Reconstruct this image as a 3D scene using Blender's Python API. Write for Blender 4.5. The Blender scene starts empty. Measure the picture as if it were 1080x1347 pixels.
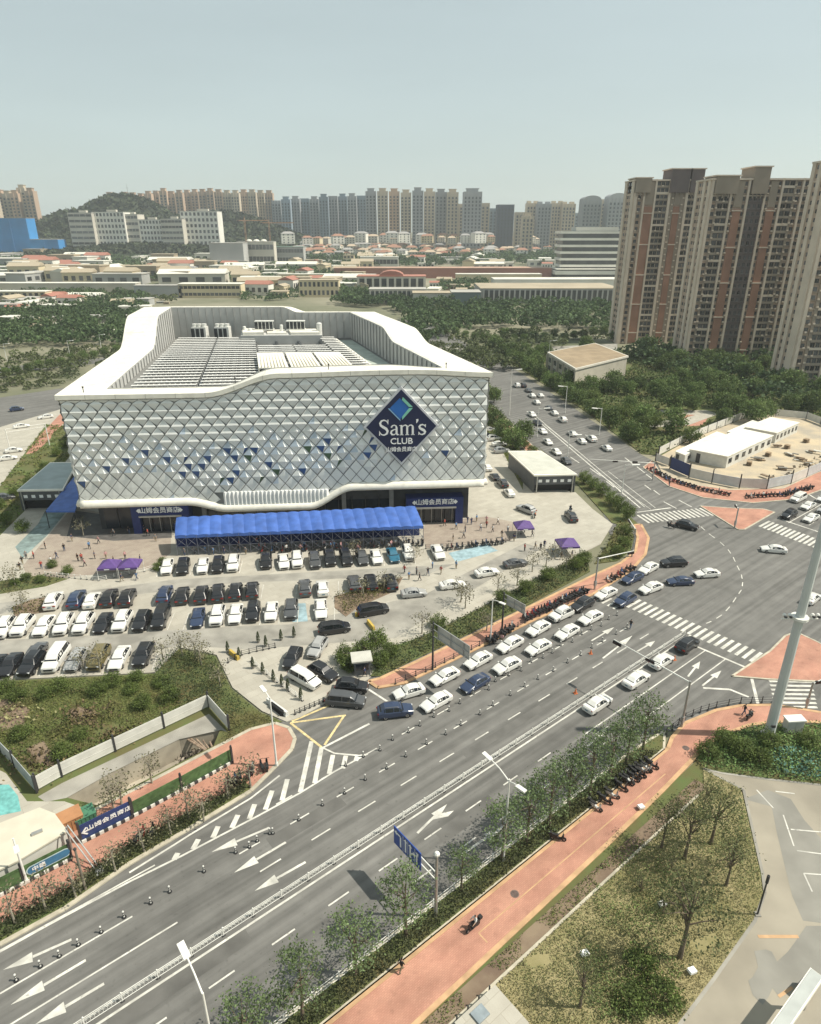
HAZE = 0.00012
import bpy, bmesh, math, random
import numpy as np
from mathutils import Vector, Matrix
from mathutils.geometry import tessellate_polygon
random.seed(11); RNG = np.random.default_rng(11)
sc = bpy.context.scene; COL = sc.collection
rad = math.radians
# ------------------------------------------------------------------ camera model (photo px -> ground)
CAM_H = 58.0; F_PX = 880.0; PITCH = math.atan((673.5-300.0)/F_PX)
def ray(x, y):
    dx = (x-540)/F_PX; dy = -(y-673.5)/F_PX
    return dx, math.cos(PITCH)+dy*math.sin(PITCH), -math.sin(PITCH)+dy*math.cos(PITCH)
def P(x, y, z=0.0):
    a, b, c = ray(x, y); t = (CAM_H-z)/-c
    return Vector((a*t, b*t, z))
def PD(x, y, Y):                      # point seen at (x, y) at forward distance Y
    a, b, c = ray(x, y); t = Y/b
    return Vector((a*t, Y, CAM_H+c*t))
RA = rad(38.9); CU, SU = math.cos(RA), math.sin(RA)
def UV(u, v, z=0.0): return Vector((u*CU-v*SU, u*SU+v*CU, z))
def toUV(p): return p.x*CU+p.y*SU, -p.x*SU+p.y*CU
def hterr(Y): return 0.0 if Y < 700 else min((Y-700)*0.02, 34.0)
def PG(x, y):
    z = 0.0
    for _ in range(25):
        p = P(x, y, z); z = hterr(p.y)
    return P(x, y, z)
def lerp(a, b, t): return a+(b-a)*t
def sstep(a, b, x):
    t = max(0.0, min(1.0, (x-a)/(b-a))); return t*t*(3-2*t)
# ------------------------------------------------------------------ materials
MATS = {}
def mat(name, col, rough=.8, var=.12, scale=4.0, big=0.25, metal=0.0, spec=.35, bump=0.0, world=True, island=0.0, objrand=0.0, col2=None, trans=0.0, coat=0.0, bscale=None):
    if name in MATS: return MATS[name]
    m = bpy.data.materials.new(name); m.use_nodes = True; nt = m.node_tree; N = nt.nodes; L = nt.links
    b = N['Principled BSDF']; b.inputs['Roughness'].default_value = rough; b.inputs['Metallic'].default_value = metal
    b.inputs['Specular IOR Level'].default_value = spec
    if coat: b.inputs['Coat Weight'].default_value = coat; b.inputs['Coat Roughness'].default_value = .05
    if world: src = N.new('ShaderNodeNewGeometry').outputs['Position']
    else: src = N.new('ShaderNodeTexCoord').outputs['Object']
    def noise(s, det=4):
        n = N.new('ShaderNodeTexNoise'); n.inputs['Scale'].default_value = s; n.inputs['Detail'].default_value = det
        L.new(src, n.inputs['Vector']); return n.outputs['Fac']
    c2 = col2 if col2 else tuple(c*(1-var*2.2) for c in col)
    c1 = col if col2 else tuple(min(1, c*(1+var)) for c in col)
    f1 = noise(scale); f2 = noise(scale*big, 3)
    ad = N.new('ShaderNodeMath'); ad.operation = 'ADD'; L.new(f1, ad.inputs[0]); L.new(f2, ad.inputs[1])
    mr = N.new('ShaderNodeMapRange'); mr.inputs['From Min'].default_value = .72; mr.inputs['From Max'].default_value = 1.28
    L.new(ad.outputs[0], mr.inputs['Value'])
    mx = N.new('ShaderNodeMix'); mx.data_type = 'RGBA'
    mx.inputs[6].default_value = (*c1, 1); mx.inputs[7].default_value = (*c2, 1); L.new(mr.outputs[0], mx.inputs[0])
    out = mx.outputs[2]
    def scaleby(sock, amt):
        nonlocal out
        r = N.new('ShaderNodeMapRange'); r.inputs['To Min'].default_value = 1-amt; r.inputs['To Max'].default_value = 1+amt
        L.new(sock, r.inputs['Value'])
        mm = N.new('ShaderNodeVectorMath'); mm.operation = 'SCALE'; L.new(out, mm.inputs[0]); L.new(r.outputs[0], mm.inputs['Scale']); out = mm.outputs[0]
    if island: scaleby(N.new('ShaderNodeNewGeometry').outputs['Random Per Island'], island)
    if objrand: scaleby(N.new('ShaderNodeObjectInfo').outputs['Random'], objrand)
    L.new(out, b.inputs['Base Color'])
    if trans:
        tb = N.new('ShaderNodeBsdfTranslucent'); L.new(out, tb.inputs['Color']); ms = N.new('ShaderNodeMixShader'); ms.inputs[0].default_value = trans
        L.new(b.outputs[0], ms.inputs[1]); L.new(tb.outputs[0], ms.inputs[2]); L.new(ms.outputs[0], N['Material Output'].inputs['Surface'])
    if bump:
        bp = N.new('ShaderNodeBump'); bp.inputs['Strength'].default_value = bump; bp.inputs['Distance'].default_value = .05
        L.new(noise(bscale or scale*3), bp.inputs['Height']); L.new(bp.outputs[0], b.inputs['Normal'])
    MATS[name] = m; return m
def paver(name, c1, c2, sx=.4, mortar=.02):
    m = mat(name, c1, .85, var=.1, scale=.6, col2=c2); nt = m.node_tree; N = nt.nodes; L = nt.links
    b = N['Principled BSDF']; old = b.inputs['Base Color'].links[0].from_socket
    g = N.new('ShaderNodeNewGeometry'); mp = N.new('ShaderNodeMapping'); mp.inputs['Rotation'].default_value = (0, 0, -RA)
    L.new(g.outputs['Position'], mp.inputs['Vector'])
    br = N.new('ShaderNodeTexBrick'); br.inputs['Scale'].default_value = 1/sx; br.inputs['Mortar Size'].default_value = mortar
    br.inputs['Color1'].default_value = (1, 1, 1, 1); br.inputs['Color2'].default_value = (.88, .88, .88, 1); br.inputs['Mortar'].default_value = (.82, .8, .78, 1)
    L.new(mp.outputs[0], br.inputs['Vector'])
    mx = N.new('ShaderNodeMix'); mx.data_type = 'RGBA'; mx.blend_type = 'MULTIPLY'; mx.inputs[0].default_value = 1
    L.new(old, mx.inputs[6]); L.new(br.outputs['Color'], mx.inputs[7]); L.new(mx.outputs[2], b.inputs['Base Color']); return m
# ------------------------------------------------------------------ mesh builder
class MB:
    def __init__(s): s.v = []; s.f = []; s.m = []
    def add(s, vs, fs, mi=0):
        o = len(s.v); s.v += [tuple(v) for v in vs]
        for f in fs: s.f.append(tuple(i+o for i in f)); s.m.append(mi)
        return s
    def box(s, c, sz, rz=0, mi=0, rx=0, ry=0):
        x, y, z = sz[0]/2, sz[1]/2, sz[2]/2
        M = Matrix.Translation(Vector(c)) @ Matrix.Rotation(rz, 4, 'Z') @ Matrix.Rotation(ry, 4, 'Y') @ Matrix.Rotation(rx, 4, 'X')
        vs = [M @ Vector((a*x, b*y, d*z)) for d in (-1, 1) for b in (-1, 1) for a in (-1, 1)]
        return s.add(vs, [(0, 2, 3, 1), (4, 5, 7, 6), (0, 1, 5, 4), (2, 6, 7, 3), (0, 4, 6, 2), (1, 3, 7, 5)], mi)
    def prism(s, poly, z0, z1, mi=0, mside=None, bottom=True):
        pts = [Vector((p[0], p[1], 0)) for p in poly]
        ar = sum(pts[i].x*pts[i-1].y-pts[i-1].x*pts[i].y for i in range(len(pts)))
        if ar > 0: pts.reverse()
        n = len(pts); tr = tessellate_polygon([pts])
        def up(t):
            a, b, c = [pts[i] for i in t]
            return t if (b-a).cross(c-a).z > 0 else (t[0], t[2], t[1])
        tr = [up(t) for t in tr]
        s.add([(p.x, p.y, z1) for p in pts], tr, mi)
        if z0 is not None:
            if bottom: s.add([(p.x, p.y, z0) for p in pts], [tuple(reversed(t)) for t in tr], mi)
            vs = [(p.x, p.y, z0) for p in pts]+[(p.x, p.y, z1) for p in pts]
            s.add(vs, [(i, (i+1) % n, n+(i+1) % n, n+i) for i in range(n)], mi if mside is None else mside)
        return s
    def tube(s, p0, p1, r0, r1=None, n=8, mi=0, cap=True):
        p0 = Vector(p0); p1 = Vector(p1); r1 = r0 if r1 is None else r1
        d = (p1-p0); 
        if d.length < 1e-6: return s
        d.normalize(); a = d.orthogonal().normalized(); b = d.cross(a)
        vs = [p0+(a*math.cos(2*math.pi*i/n)+b*math.sin(2*math.pi*i/n))*r0 for i in range(n)]
        vs += [p1+(a*math.cos(2*math.pi*i/n)+b*math.sin(2*math.pi*i/n))*r1 for i in range(n)]
        fs = [(i, (i+1) % n, n+(i+1) % n, n+i) for i in range(n)]
        if cap: fs += [tuple(range(n-1, -1, -1)), tuple(range(n, 2*n))]
        return s.add(vs, fs, mi)
    def path(s, pts, rs, n=7, mi=0):
        for i in range(len(pts)-1): s.tube(pts[i], pts[i+1], rs[i], rs[i+1], n, mi)
        return s
    def quad(s, a, b, c, d, mi=0): return s.add([a, b, c, d], [(0, 1, 2, 3)], mi)
    def ball(s, c, r, mi=0, n=8, m=5, sz=1.0):
        c = Vector(c); vs = [c+Vector((0, 0, -r*sz))]
        for j in range(1, m):
            t = math.pi*j/m-math.pi/2
            for i in range(n):
                a = 2*math.pi*i/n; vs.append(c+Vector((r*math.cos(t)*math.cos(a), r*math.cos(t)*math.sin(a), r*sz*math.sin(t))))
        vs.append(c+Vector((0, 0, r*sz))); fs = []
        for i in range(n): fs.append((0, 1+(i+1) % n, 1+i))
        for j in range(m-2):
            for i in range(n): fs.append((1+j*n+i, 1+j*n+(i+1) % n, 1+(j+1)*n+(i+1) % n, 1+(j+1)*n+i))
        L = len(vs)-1
        for i in range(n): fs.append((L, 1+(m-2)*n+i, 1+(m-2)*n+(i+1) % n))
        return s.add(vs, fs, mi)
    def loft(s, rings, mi=0, closed=True, caps=True):
        n = len(rings[0]); o = len(s.v); s.v += [tuple(p) for r in rings for p in r]
        for k in range(len(rings)-1):
            for i in range(n if closed else n-1):
                j = (i+1) % n; s.f.append((o+k*n+i, o+k*n+j, o+(k+1)*n+j, o+(k+1)*n+i)); s.m.append(mi)
        if caps:
            s.f.append(tuple(o+i for i in reversed(range(n)))); s.m.append(mi)
            s.f.append(tuple(o+(len(rings)-1)*n+i for i in range(n))); s.m.append(mi)
        return s
    def mesh(s, name, mats, smooth=False):
        me = bpy.data.meshes.new(name); me.from_pydata(s.v, [], s.f)
        for m in (mats if isinstance(mats, (list, tuple)) else [mats]): me.materials.append(m)
        me.polygons.foreach_set('material_index', s.m)
        if smooth: me.polygons.foreach_set('use_smooth', [True]*len(s.f))
        me.update(); return me
    def build(s, name, mats, parent=None, smooth=False, loc=None, rz=0):
        o = bpy.data.objects.new(name, s.mesh(name, mats, smooth)); COL.objects.link(o)
        if parent: o.parent = parent
        if loc is not None: o.location = loc
        o.rotation_euler[2] = rz; return o
def part(name, me, parent):
    o = bpy.data.objects.new(name, me); COL.objects.link(o); o.parent = parent; return o
def thing(name, loc, rz=0, label=None, cat=None, group=None):
    o = bpy.data.objects.new(name, None); COL.objects.link(o); o.location = loc; o.rotation_euler[2] = rz
    o.empty_display_size = .2; tag(o, label, cat, group); return o
def tag(o, label=None, cat=None, group=None, kind=None):
    if label: o['label'] = label
    if cat: o['category'] = cat
    if group: o['group'] = group
    if kind: o['kind'] = kind
    return o
def struct(o): o['kind'] = 'structure'; return o
KIDS = {}
def children(o):
    k = o.name
    if k not in KIDS: KIDS[k] = [c for c in o.children]
    return KIDS[k]
def dup(o, loc, rz=0, label=None, group=None, scale=None, parent=None):
    c = o.copy(); COL.objects.link(c); c.parent = parent
    if parent is None:
        c.location = loc; c.rotation_euler = (0, 0, rz)
        if scale: c.scale = (scale,)*3 if not isinstance(scale, tuple) else scale
        if label: c['label'] = label
        if group: c['group'] = group
    for ch in children(o): dup(ch, None, parent=c)
    return c
ORD = 'first second third fourth fifth sixth seventh eighth ninth tenth eleventh twelfth thirteenth fourteenth fifteenth sixteenth seventeenth eighteenth nineteenth twentieth'.split()
TENS = {2: 'twenty', 3: 'thirty', 4: 'forty', 5: 'fifty', 6: 'sixty'}
def nth(i):
    if i < 20: return ORD[i]
    t, r = divmod(i+1, 10)
    return TENS[t]+('-'+ORD[r-1] if r else '').replace('', '') if r else {20: 'twentieth', 30: 'thirtieth', 40: 'fortieth', 50: 'fiftieth', 60: 'sixtieth'}[i+1]
def text(s, size, name, m, M, parent=None, extrude=.03, align='CENTER', xs=1.0):
    cu = bpy.data.curves.new(name, 'FONT'); cu.body = s; cu.size = size; cu.extrude = extrude; cu.align_x = align; cu.align_y = 'CENTER'; cu.resolution_u = 3
    cu.offset = size*.012
    t = bpy.data.objects.new('tmp', cu); COL.objects.link(t)
    dg = bpy.context.evaluated_depsgraph_get(); me = bpy.data.meshes.new_from_object(t.evaluated_get(dg))
    bpy.data.objects.remove(t); me.materials.clear(); me.materials.append(m)
    o = bpy.data.objects.new(name, me); COL.objects.link(o); o.parent = parent; o.matrix_local = M @ Matrix.Diagonal((xs, 1, 1, 1)); return o
def frame(o, xdir, ydir):            # matrix with given x and y axes
    x = Vector(xdir).normalized(); y = Vector(ydir).normalized(); z = x.cross(y).normalized(); y = z.cross(x)
    M = Matrix((x, y, z)).transposed().to_4x4(); M.translation = Vector(o); return M
# ------------------------------------------------------------------ leaf clouds
def leafmesh(name, centers, size, m, mats=None, flat=0.0, extra=None, quadasp=.75):
    C = np.asarray(centers, dtype=np.float64); n = len(C)
    a = RNG.normal(size=(n, 3)); a[:, 2] *= (1-flat); a /= np.linalg.norm(a, axis=1)[:, None]
    b = RNG.normal(size=(n, 3)); b -= (b*a).sum(1)[:, None]*a
    if flat: b[:, 2] *= (1-flat)
    b /= np.linalg.norm(b, axis=1)[:, None]
    s = (size*(.6+.8*RNG.random(n)))[:, None] if np.isscalar(size) else (size*(.6+.8*RNG.random(n)))[:, None]
    V = np.stack([C-a*s*.5-b*s*quadasp*.15, C-b*s*quadasp*.5, C+a*s*.5+b*s*.1, C+b*s*quadasp*.5], 1).reshape(-1, 3)
    me = bpy.data.meshes.new(name); ev = extra.v if extra else []; ef = extra.f if extra else []
    nv = 4*n+len(ev)
    me.vertices.add(nv); allv = np.concatenate([V, np.asarray(ev, dtype=np.float64).reshape(-1, 3)]) if ev else V
    me.vertices.foreach_set('co', allv.ravel())
    loops = list(range(4*n)); starts = list(range(0, 4*n, 4)); mi = [0]*n
    st = 4*n
    for f, mm in zip(ef, extra.m if extra else []):
        starts.append(st); loops += [i+4*n for i in f]; st += len(f); mi.append(mm)
    me.loops.add(len(loops)); me.loops.foreach_set('vertex_index', loops)
    me.polygons.add(len(starts)); me.polygons.foreach_set('loop_start', starts)
    for mm in (mats or [m]): me.materials.append(mm)
    me.polygons.foreach_set('material_index', mi); me.update(calc_edges=True); me.validate(); return me
def inpoly(x, y, poly):
    c = False; j = len(poly)-1
    for i in range(len(poly)):
        xi, yi = poly[i][0], poly[i][1]; xj, yj = poly[j][0], poly[j][1]
        if (yi > y) != (yj > y) and x < (xj-xi)*(y-yi)/(yj-yi)+xi: c = not c
        j = i
    return c
def scatter(poly, n):
    xs = [p[0] for p in poly]; ys = [p[1] for p in poly]; out = []; k = 0
    while len(out) < n and k < n*40:
        k += 1; x = random.uniform(min(xs), max(xs)); y = random.uniform(min(ys), max(ys))
        if inpoly(x, y, poly): out.append((x, y))
    return out
def area(poly): return abs(sum(poly[i][0]*poly[i-1][1]-poly[i-1][0]*poly[i][1] for i in range(len(poly))))/2
def ground_leaves(name, poly, dens, size, m, hmax, z0=.1, patch=0.0, flat=.2, avoid=()):
    n = int(area(poly)*dens); pts = []
    for x, y in scatter(poly, n):
        if patch and (math.sin(x*.9+1.3*math.sin(y*.5))+math.sin(y*.8+2*math.sin(x*.33)))*.5 < patch-1: continue
        if any(inpoly(x, y, a) for a in avoid): continue
        pts.append((x, y, z0+hmax*random.random()**.7))
    o = bpy.data.objects.new(name, leafmesh(name, pts, size, m, flat=flat)); COL.objects.link(o); o['kind'] = 'stuff'; return o
def px(poly, z=0): return [P(a, b, z) for a, b in poly]
# ================================================================== MATERIALS
M_ASPH = mat('asphalt', (.148, .144, .134), .9, .09, .5, .12, bump=.15, bscale=9)
def streaks(m, amt, sx=.035, sy=.75, rot=-RA, sc2=2.2, low=.8, tracks=False):
    nt = m.node_tree; N = nt.nodes; L = nt.links; b = N['Principled BSDF']; old = b.inputs['Base Color'].links[0].from_socket; g = N.new('ShaderNodeNewGeometry')
    mp = N.new('ShaderNodeMapping'); mp.vector_type = 'POINT'; mp.inputs['Rotation'].default_value = (0, 0, rot); L.new(g.outputs['Position'], mp.inputs['Vector'])
    m2 = N.new('ShaderNodeMapping'); m2.inputs['Scale'].default_value = (sx, sy, 1); L.new(mp.outputs[0], m2.inputs['Vector'])
    n = N.new('ShaderNodeTexNoise'); n.inputs['Scale'].default_value = 1; n.inputs['Detail'].default_value = 5; L.new(m2.outputs[0], n.inputs['Vector'])
    n2 = N.new('ShaderNodeTexNoise'); n2.inputs['Scale'].default_value = sc2; n2.inputs['Detail'].default_value = 6; L.new(g.outputs['Position'], n2.inputs['Vector'])
    r = N.new('ShaderNodeMapRange'); r.inputs['From Min'].default_value = .3; r.inputs['From Max'].default_value = .7; r.inputs['To Min'].default_value = 1-amt; r.inputs['To Max'].default_value = 1+amt; L.new(n.outputs['Fac'], r.inputs['Value'])
    r2 = N.new('ShaderNodeMapRange'); r2.inputs['From Min'].default_value = .25; r2.inputs['From Max'].default_value = .4; r2.inputs['To Min'].default_value = low; r2.inputs['To Max'].default_value = 1; L.new(n2.outputs['Fac'], r2.inputs['Value'])
    mu = N.new('ShaderNodeMath'); mu.operation = 'MULTIPLY'; L.new(r.outputs[0], mu.inputs[0]); L.new(r2.outputs[0], mu.inputs[1])
    if tracks:
        wv = N.new('ShaderNodeTexWave'); wv.wave_type = 'BANDS'; wv.bands_direction = 'Y'; wv.inputs['Scale'].default_value = .196; wv.inputs['Distortion'].default_value = .6; wv.inputs['Detail'].default_value = 2; wv.inputs['Detail Scale'].default_value = .4; L.new(mp.outputs[0], wv.inputs['Vector'])
        r3 = N.new('ShaderNodeMapRange'); r3.inputs['To Min'].default_value = .93; r3.inputs['To Max'].default_value = 1.05; L.new(wv.outputs['Fac'], r3.inputs['Value'])
        m3 = N.new('ShaderNodeMath'); m3.operation = 'MULTIPLY'; L.new(mu.outputs[0], m3.inputs[0]); L.new(r3.outputs[0], m3.inputs[1]); mu = m3
    v = N.new('ShaderNodeVectorMath'); v.operation = 'SCALE'; L.new(old, v.inputs[0]); L.new(mu.outputs[0], v.inputs['Scale']); L.new(v.outputs[0], b.inputs['Base Color'])
streaks(M_ASPH, .26, .03, 1.1, tracks=True)
M_CONC = paver('concrete_lot', (.43, .405, .345), (.375, .35, .295), 5.0, .006)
M_CONC2 = mat('concrete_grey', (.30, .285, .25), .85, .14, .4, .25)
M_KERB = mat('kerb_stone', (.46, .42, .33), .85, .12, 1.2)
M_RED = paver('red_paver', (.47, .25, .18), (.40, .20, .145), .62, .04); streaks(M_RED, .19, .22, .5, sc2=1.0)
M_ORG = mat('orange_edge_stone', (.50, .32, .18), .85, .12, 1.0)
M_PLAZA = paver('plaza_paver', (.36, .31, .255), (.29, .24, .20), 1.4)
M_WHITE = mat('road_paint_white', (.58, .565, .51), .7, .12, 1.2); streaks(M_WHITE, .14, .3, .6, sc2=2.5, low=.45)
M_YEL = mat('road_paint_yellow', (.62, .50, .26), .7, .18, 3.0)
M_GRASS = mat('lawn_grass', (.095, .13, .042), .95, .25, .5, .2, col2=(.115, .095, .040), bump=.3)
M_DRY = mat('dry_grass_soil', (.34, .29, .16), .95, .2, .45, .25, col2=(.20, .18, .08), bump=.4)
M_SOIL = mat('bare_soil', (.23, .175, .12), .95, .2, .6, col2=(.15, .105, .075), bump=.4)
M_SAND = mat('sand', (.50, .41, .28), .95, .15, .25, col2=(.34, .30, .24), bump=.3)
M_FAR = mat('far_ground', (.085, .10, .05), .95, .2, .02, .3, col2=(.27, .245, .18))
M_PAVE = mat('courtyard_paving', (.30, .27, .215), .85, .1, .25, .3)
M_PAVE2 = mat('courtyard_grey_patch', (.255, .245, .215), .85, .1, .35, .3)
M_LEAFH = mat('hedge_leaf', (.06, .068, .03), .8, .2, 1.5, island=.5, trans=.2)
M_LEAFD = mat('dark_shrub_leaf', (.065, .088, .034), .8, .2, .8, island=.5, trans=.2)
M_TUFT = mat('dry_tuft', (.33, .295, .155), .9, .25, .18, island=.4, col2=(.14, .19, .065), trans=.25)
M_GTUFT = mat('green_tuft', (.115, .175, .045), .9, .25, .22, island=.4, col2=(.19, .18, .065), trans=.3)
M_OLIVE = mat('olive_shrub', (.14, .135, .045), .85, .2, .7, island=.5, col2=(.09, .09, .035), trans=.25)
M_METAL = mat('grey_metal', (.42, .42, .40), .45, .06, 2, metal=.6, world=False)
M_WMETAL = mat('white_metal', (.72, .71, .66), .5, .05, 2, world=False)
M_DARK = mat('dark_metal', (.045, .045, .047), .5, .1, 2, world=False)
M_BLACK = mat('black_plastic', (.02, .02, .021), .6, .1, 2, world=False)
M_BARK = mat('bark', (.16, .125, .09), .9, .2, 4, world=False)
# ================================================================== GROUND
TR = [(88, 1050), (150, 1015), (236, 973), (290, 960), (281, 982), (235, 1005), (176, 1035), (128, 1060)]
TRW = px(TR)
def sheet_hole(name, outer, hole, z, m):
    o = [Vector((p[0], p[1], 0)) for p in outer]; h = [Vector((p[0], p[1], 0)) for p in hole]
    tr = tessellate_polygon([o, h]); allv = o+h; mb = MB(); fs = []
    for t in tr:
        a, b, c = [allv[i] for i in t]
        fs.append(t if (b-a).cross(c-a).z > 0 else (t[0], t[2], t[1]))
    mb.add([(p.x, p.y, z) for p in allv], fs); return struct(mb.build(name, m))
sheet_hole('ground', [(-700, -250), (900, -250), (900, 420), (-700, 420)], TRW, -.06, M_FAR)
mb = MB(); ys = [420, 560, 700]+[700+150*i for i in range(1, 29)]; xs = [-3300+300*i for i in range(24)]
for j in range(len(ys)-1):
    for i in range(len(xs)-1):
        mb.quad(*[(xs[a], ys[b], hterr(ys[b])-.06) for a, b in ((i, j), (i+1, j), (i+1, j+1), (i, j+1))])
for a, b, c, d in ((-3300, -250, -700, 420), (900, -250, 3600, 420)):
    mb.quad((a, b, -.06), (c, b, -.06), (c, d, -.06), (a, d, -.06))
struct(mb.build('terrain', M_FAR))
# ---- asphalt
def sheet(name, poly, z, m): return struct(MB().prism(poly, None, z, 0).build(name, m))
sheet('verge_ground', [UV(-14, 25.6), UV(67, 26.5), UV(70, 22), UV(62, 22.8), UV(-14, 22.8)], .035, M_GRASS)
sheet('main_road', [UV(-70, 32.2), UV(66, 32.2), UV(72, 27), UV(80, 20), UV(120, 20), UV(240, 20), UV(240, 60), UV(128, 76), UV(116, 74), UV(106, 64), UV(100, 61.5), UV(40, 64.5), UV(29, 64), UV(-70, 53.0)], 0.0, M_ASPH)
sheet('side_street', [(41, 125), (44.5, 150), (38, 178), (30, 230), (18, 310), (-20, 470), (8, 470), (45, 310), (57.5, 228), (64, 178), (72, 150), (90, 128)], .006, M_ASPH)
sheet('cross_street', [(40, 70), (40, 90), (60, 120), (150, 120), (150, 60), (110, 50), (60, 66)], -.006, M_ASPH)
def kerbed(name, poly, m, z1=.12, kerb=True, kw=.28, mk=None):
    """raised slab with a kerb stone round it"""
    o = struct(MB().prism(poly, -.3, z1).build(name, m))
    if kerb:
        k = MB(); n = len(poly)
        for i in range(n):
            a, b = Vector(poly[i][:2]), Vector(poly[(i+1) % n][:2]); d = b-a
            if d.length < .05: continue
            d.normalize(); nn = Vector((-d.y, d.x))*kw/2
            k.add([(*(a-nn), z1+.025), (*(b-nn), z1+.025), (*(b+nn), z1+.025), (*(a+nn), z1+.025), (*(a-nn), -.05), (*(b-nn), -.05), (*(b+nn), -.05), (*(a+nn), -.05)],
                  [(0, 1, 2, 3), (0, 4, 5, 1), (3, 2, 6, 7)])
        struct(k.build(name+'_kerb', mk or M_KERB))
    return o
# ---- store lot
LOT = px([(-90, 905), (0, 895), (205, 885), (236, 852), (285, 862), (306, 905), (345, 936), (377, 950), (395, 944), (484, 894), (523, 852), (560, 836), (640, 795), (764, 729), (790, 716), (806, 690), (740, 640)])+[Vector((29, 180, 0)), Vector((24, 232, 0)), Vector((-120, 232, 0)), Vector((-150, 150, 0))]
struct(MB().prism(LOT, -.3, .09).build('parking_lot', M_CONC))
# darker drive aisles in the lot
sheet('lot_aisle', px([(-40, 885), (-40, 845), (100, 838), (300, 825), (380, 822), (560, 782), (650, 735), (690, 715), (712, 722), (600, 790), (520, 840), (330, 855), (240, 850), (120, 868)]), .096, M_CONC2)
sheet('lot_aisle', px([(-40, 800), (60, 785), (230, 763), (560, 745), (600, 742), (560, 757), (300, 768), (80, 795), (-40, 815)]), .097, M_CONC2)
sheet('service_lane', px([(648, 612), (668, 612), (712, 650), (757, 648), (800, 690), (742, 712), (706, 700), (690, 690), (655, 640)]), .098, M_CONC)
sheet('store_plaza', px([(30, 745), (95, 668), (225, 690), (225, 728), (200, 748), (90, 760), (40, 768)]), .101, M_PLAZA)
sheet('entrance_plaza', px([(556, 700), (560, 688), (640, 680), (690, 690), (672, 712), (560, 722)]), .101, M_PLAZA)
sheet('ramp_lane', px([(20, 720), (50, 690), (62, 668), (92, 668), (62, 705), (30, 735)]), .103, mat('ramp_paint', (.20, .26, .25), .8, .2, .8))
sheet('shade_apron', px([(98, 672), (226, 690), (226, 708), (150, 712), (88, 706)]), .106, mat('painted_shade', (.10, .095, .09), .7, .15, .8))  # overhang shade painted as a dark sheet along the store wall
# parking bay lines
mb = MB()
LZ = [0]
def line(a, b, w=.15, z=.112, mb_=None):
    a = Vector(a[:2]); b = Vector(b[:2]); d = (b-a).normalized(); n = Vector((-d.y, d.x))*w/2
    LZ[0] = (LZ[0]+1) % 23; z = z+LZ[0]*.00025
    (mb_ or mb).add([(*(a-n), z), (*(b-n), z), (*(b+n), z), (*(a+n), z)], [(0, 1, 2, 3)])
def baylines(p0, p1, n, ln, ang):
    a, b = P(*p0), P(*p1); d = Vector((math.cos(ang), math.sin(ang), 0))*ln/2
    for i in range(n+1):
        c = a.lerp(b, i/n); line(c-d, c+d, .12)
baylines((210, 751), (565, 734), 17, 5, rad(96)); baylines((205, 788), (345, 779), 7, 5, rad(96)); baylines((-10, 832), (225, 818), 9, 5, rad(96))
baylines((245, 818), (440, 806), 8, 5, rad(96)); baylines((0, 880), (205, 868), 7, 5, rad(98)); baylines((390, 777), (500, 771), 4, 5, rad(96))
struct(mb.build('parking_bay_lines', M_WHITE))
for q in ([(383, 795), (402, 794), (405, 818), (385, 819)], [(590, 728), (640, 716), (655, 725), (600, 740)]):
    sheet('blue_bay', px(q), .108, mat('pale_blue_paint', (.30, .42, .46), .8, .15, 1))
# ---- north sidewalk, islands, south sidewalk
kerbed('north_sidewalk', px([(485, 897), (497, 905), (532, 899), (620, 857), (700, 817), (780, 782), (830, 751), (849, 729), (853, 708), (843, 690), (834, 691), (839, 707), (836, 726), (817, 741), (779, 758), (700, 797), (619, 837), (550, 870), (500, 893)]), M_RED, mk=M_ORG, kw=.5)
NI = px([(921, 666), (950, 684), (971, 697), (979, 697), (1019, 674), (1004, 670), (966, 669)])
kerbed('north_island', NI, M_RED)
SI = px([(963, 890), (1013, 857), (1033, 837), (1047, 832), (1075, 845), (1112, 866), (1112, 905), (1075, 897), (1010, 894)])
kerbed('south_island', SI, M_RED)
SS = [UV(-14, 29.7), UV(64, 29.7)]+px([(884, 971), (901, 952), (942, 935), (974, 929), (1020, 928), (1080, 938), (1150, 950), (1150, 975), (1081, 951), (1040, 949), (1011, 951), (987, 954), (950, 967), (915, 995), (870, 1042), (800, 1110)])+[UV(20, 25.3), UV(-14, 25.3)]
kerbed('south_sidewalk', SS, M_RED, mk=M_ORG, kw=.45)
mb = MB(); line(UV(30, 27.5), UV(60, 27.6), .12, .126); line(UV(30, 26.4), UV(30, 27.5), .12, .126)
for i in range(40): pass
struct(mb.build('sidewalk_guide_line', M_ORG))
kerbed('south_verge', [UV(-14, 29.95), UV(63.5, 29.95)]+px([(874, 962)])+[UV(60, 32.2), UV(-14, 32.2)], M_GRASS)
struct(MB().prism([UV(-14, 23.6), UV(-14, 25.05), UV(62, 25.05), UV(62, 23.6)], -.3, .07).build('drain_strip', M_SOIL))
mb = MB(); line(UV(-14, 23.55), UV(60, 23.55), .25, .2); mb.box(UV(23, 23.55, .08), (74, .24, .2), RA); struct(mb.build('lot_edge_kerb', M_KERB))
LOTS = [UV(-14, 23.4), UV(61, 23.4)]+px([(925, 1012), (975, 1040), (1000, 1150), (1003, 1175), (990, 1212), (935, 1290), (890, 1350), (800, 1480)])
struct(MB().prism(LOTS, -.3, .1).build('vacant_lot', M_DRY))
CY = px([(925, 1012), (950, 1018), (1010, 1026), (1085, 1034), (1250, 1045), (1250, 1500), (800, 1490), (893, 1350), (938, 1290), (993, 1212), (1006, 1175), (1003, 1150), (978, 1040)])
kerbed('courtyard', CY, M_PAVE, .1, mk=M_CONC2)
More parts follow.
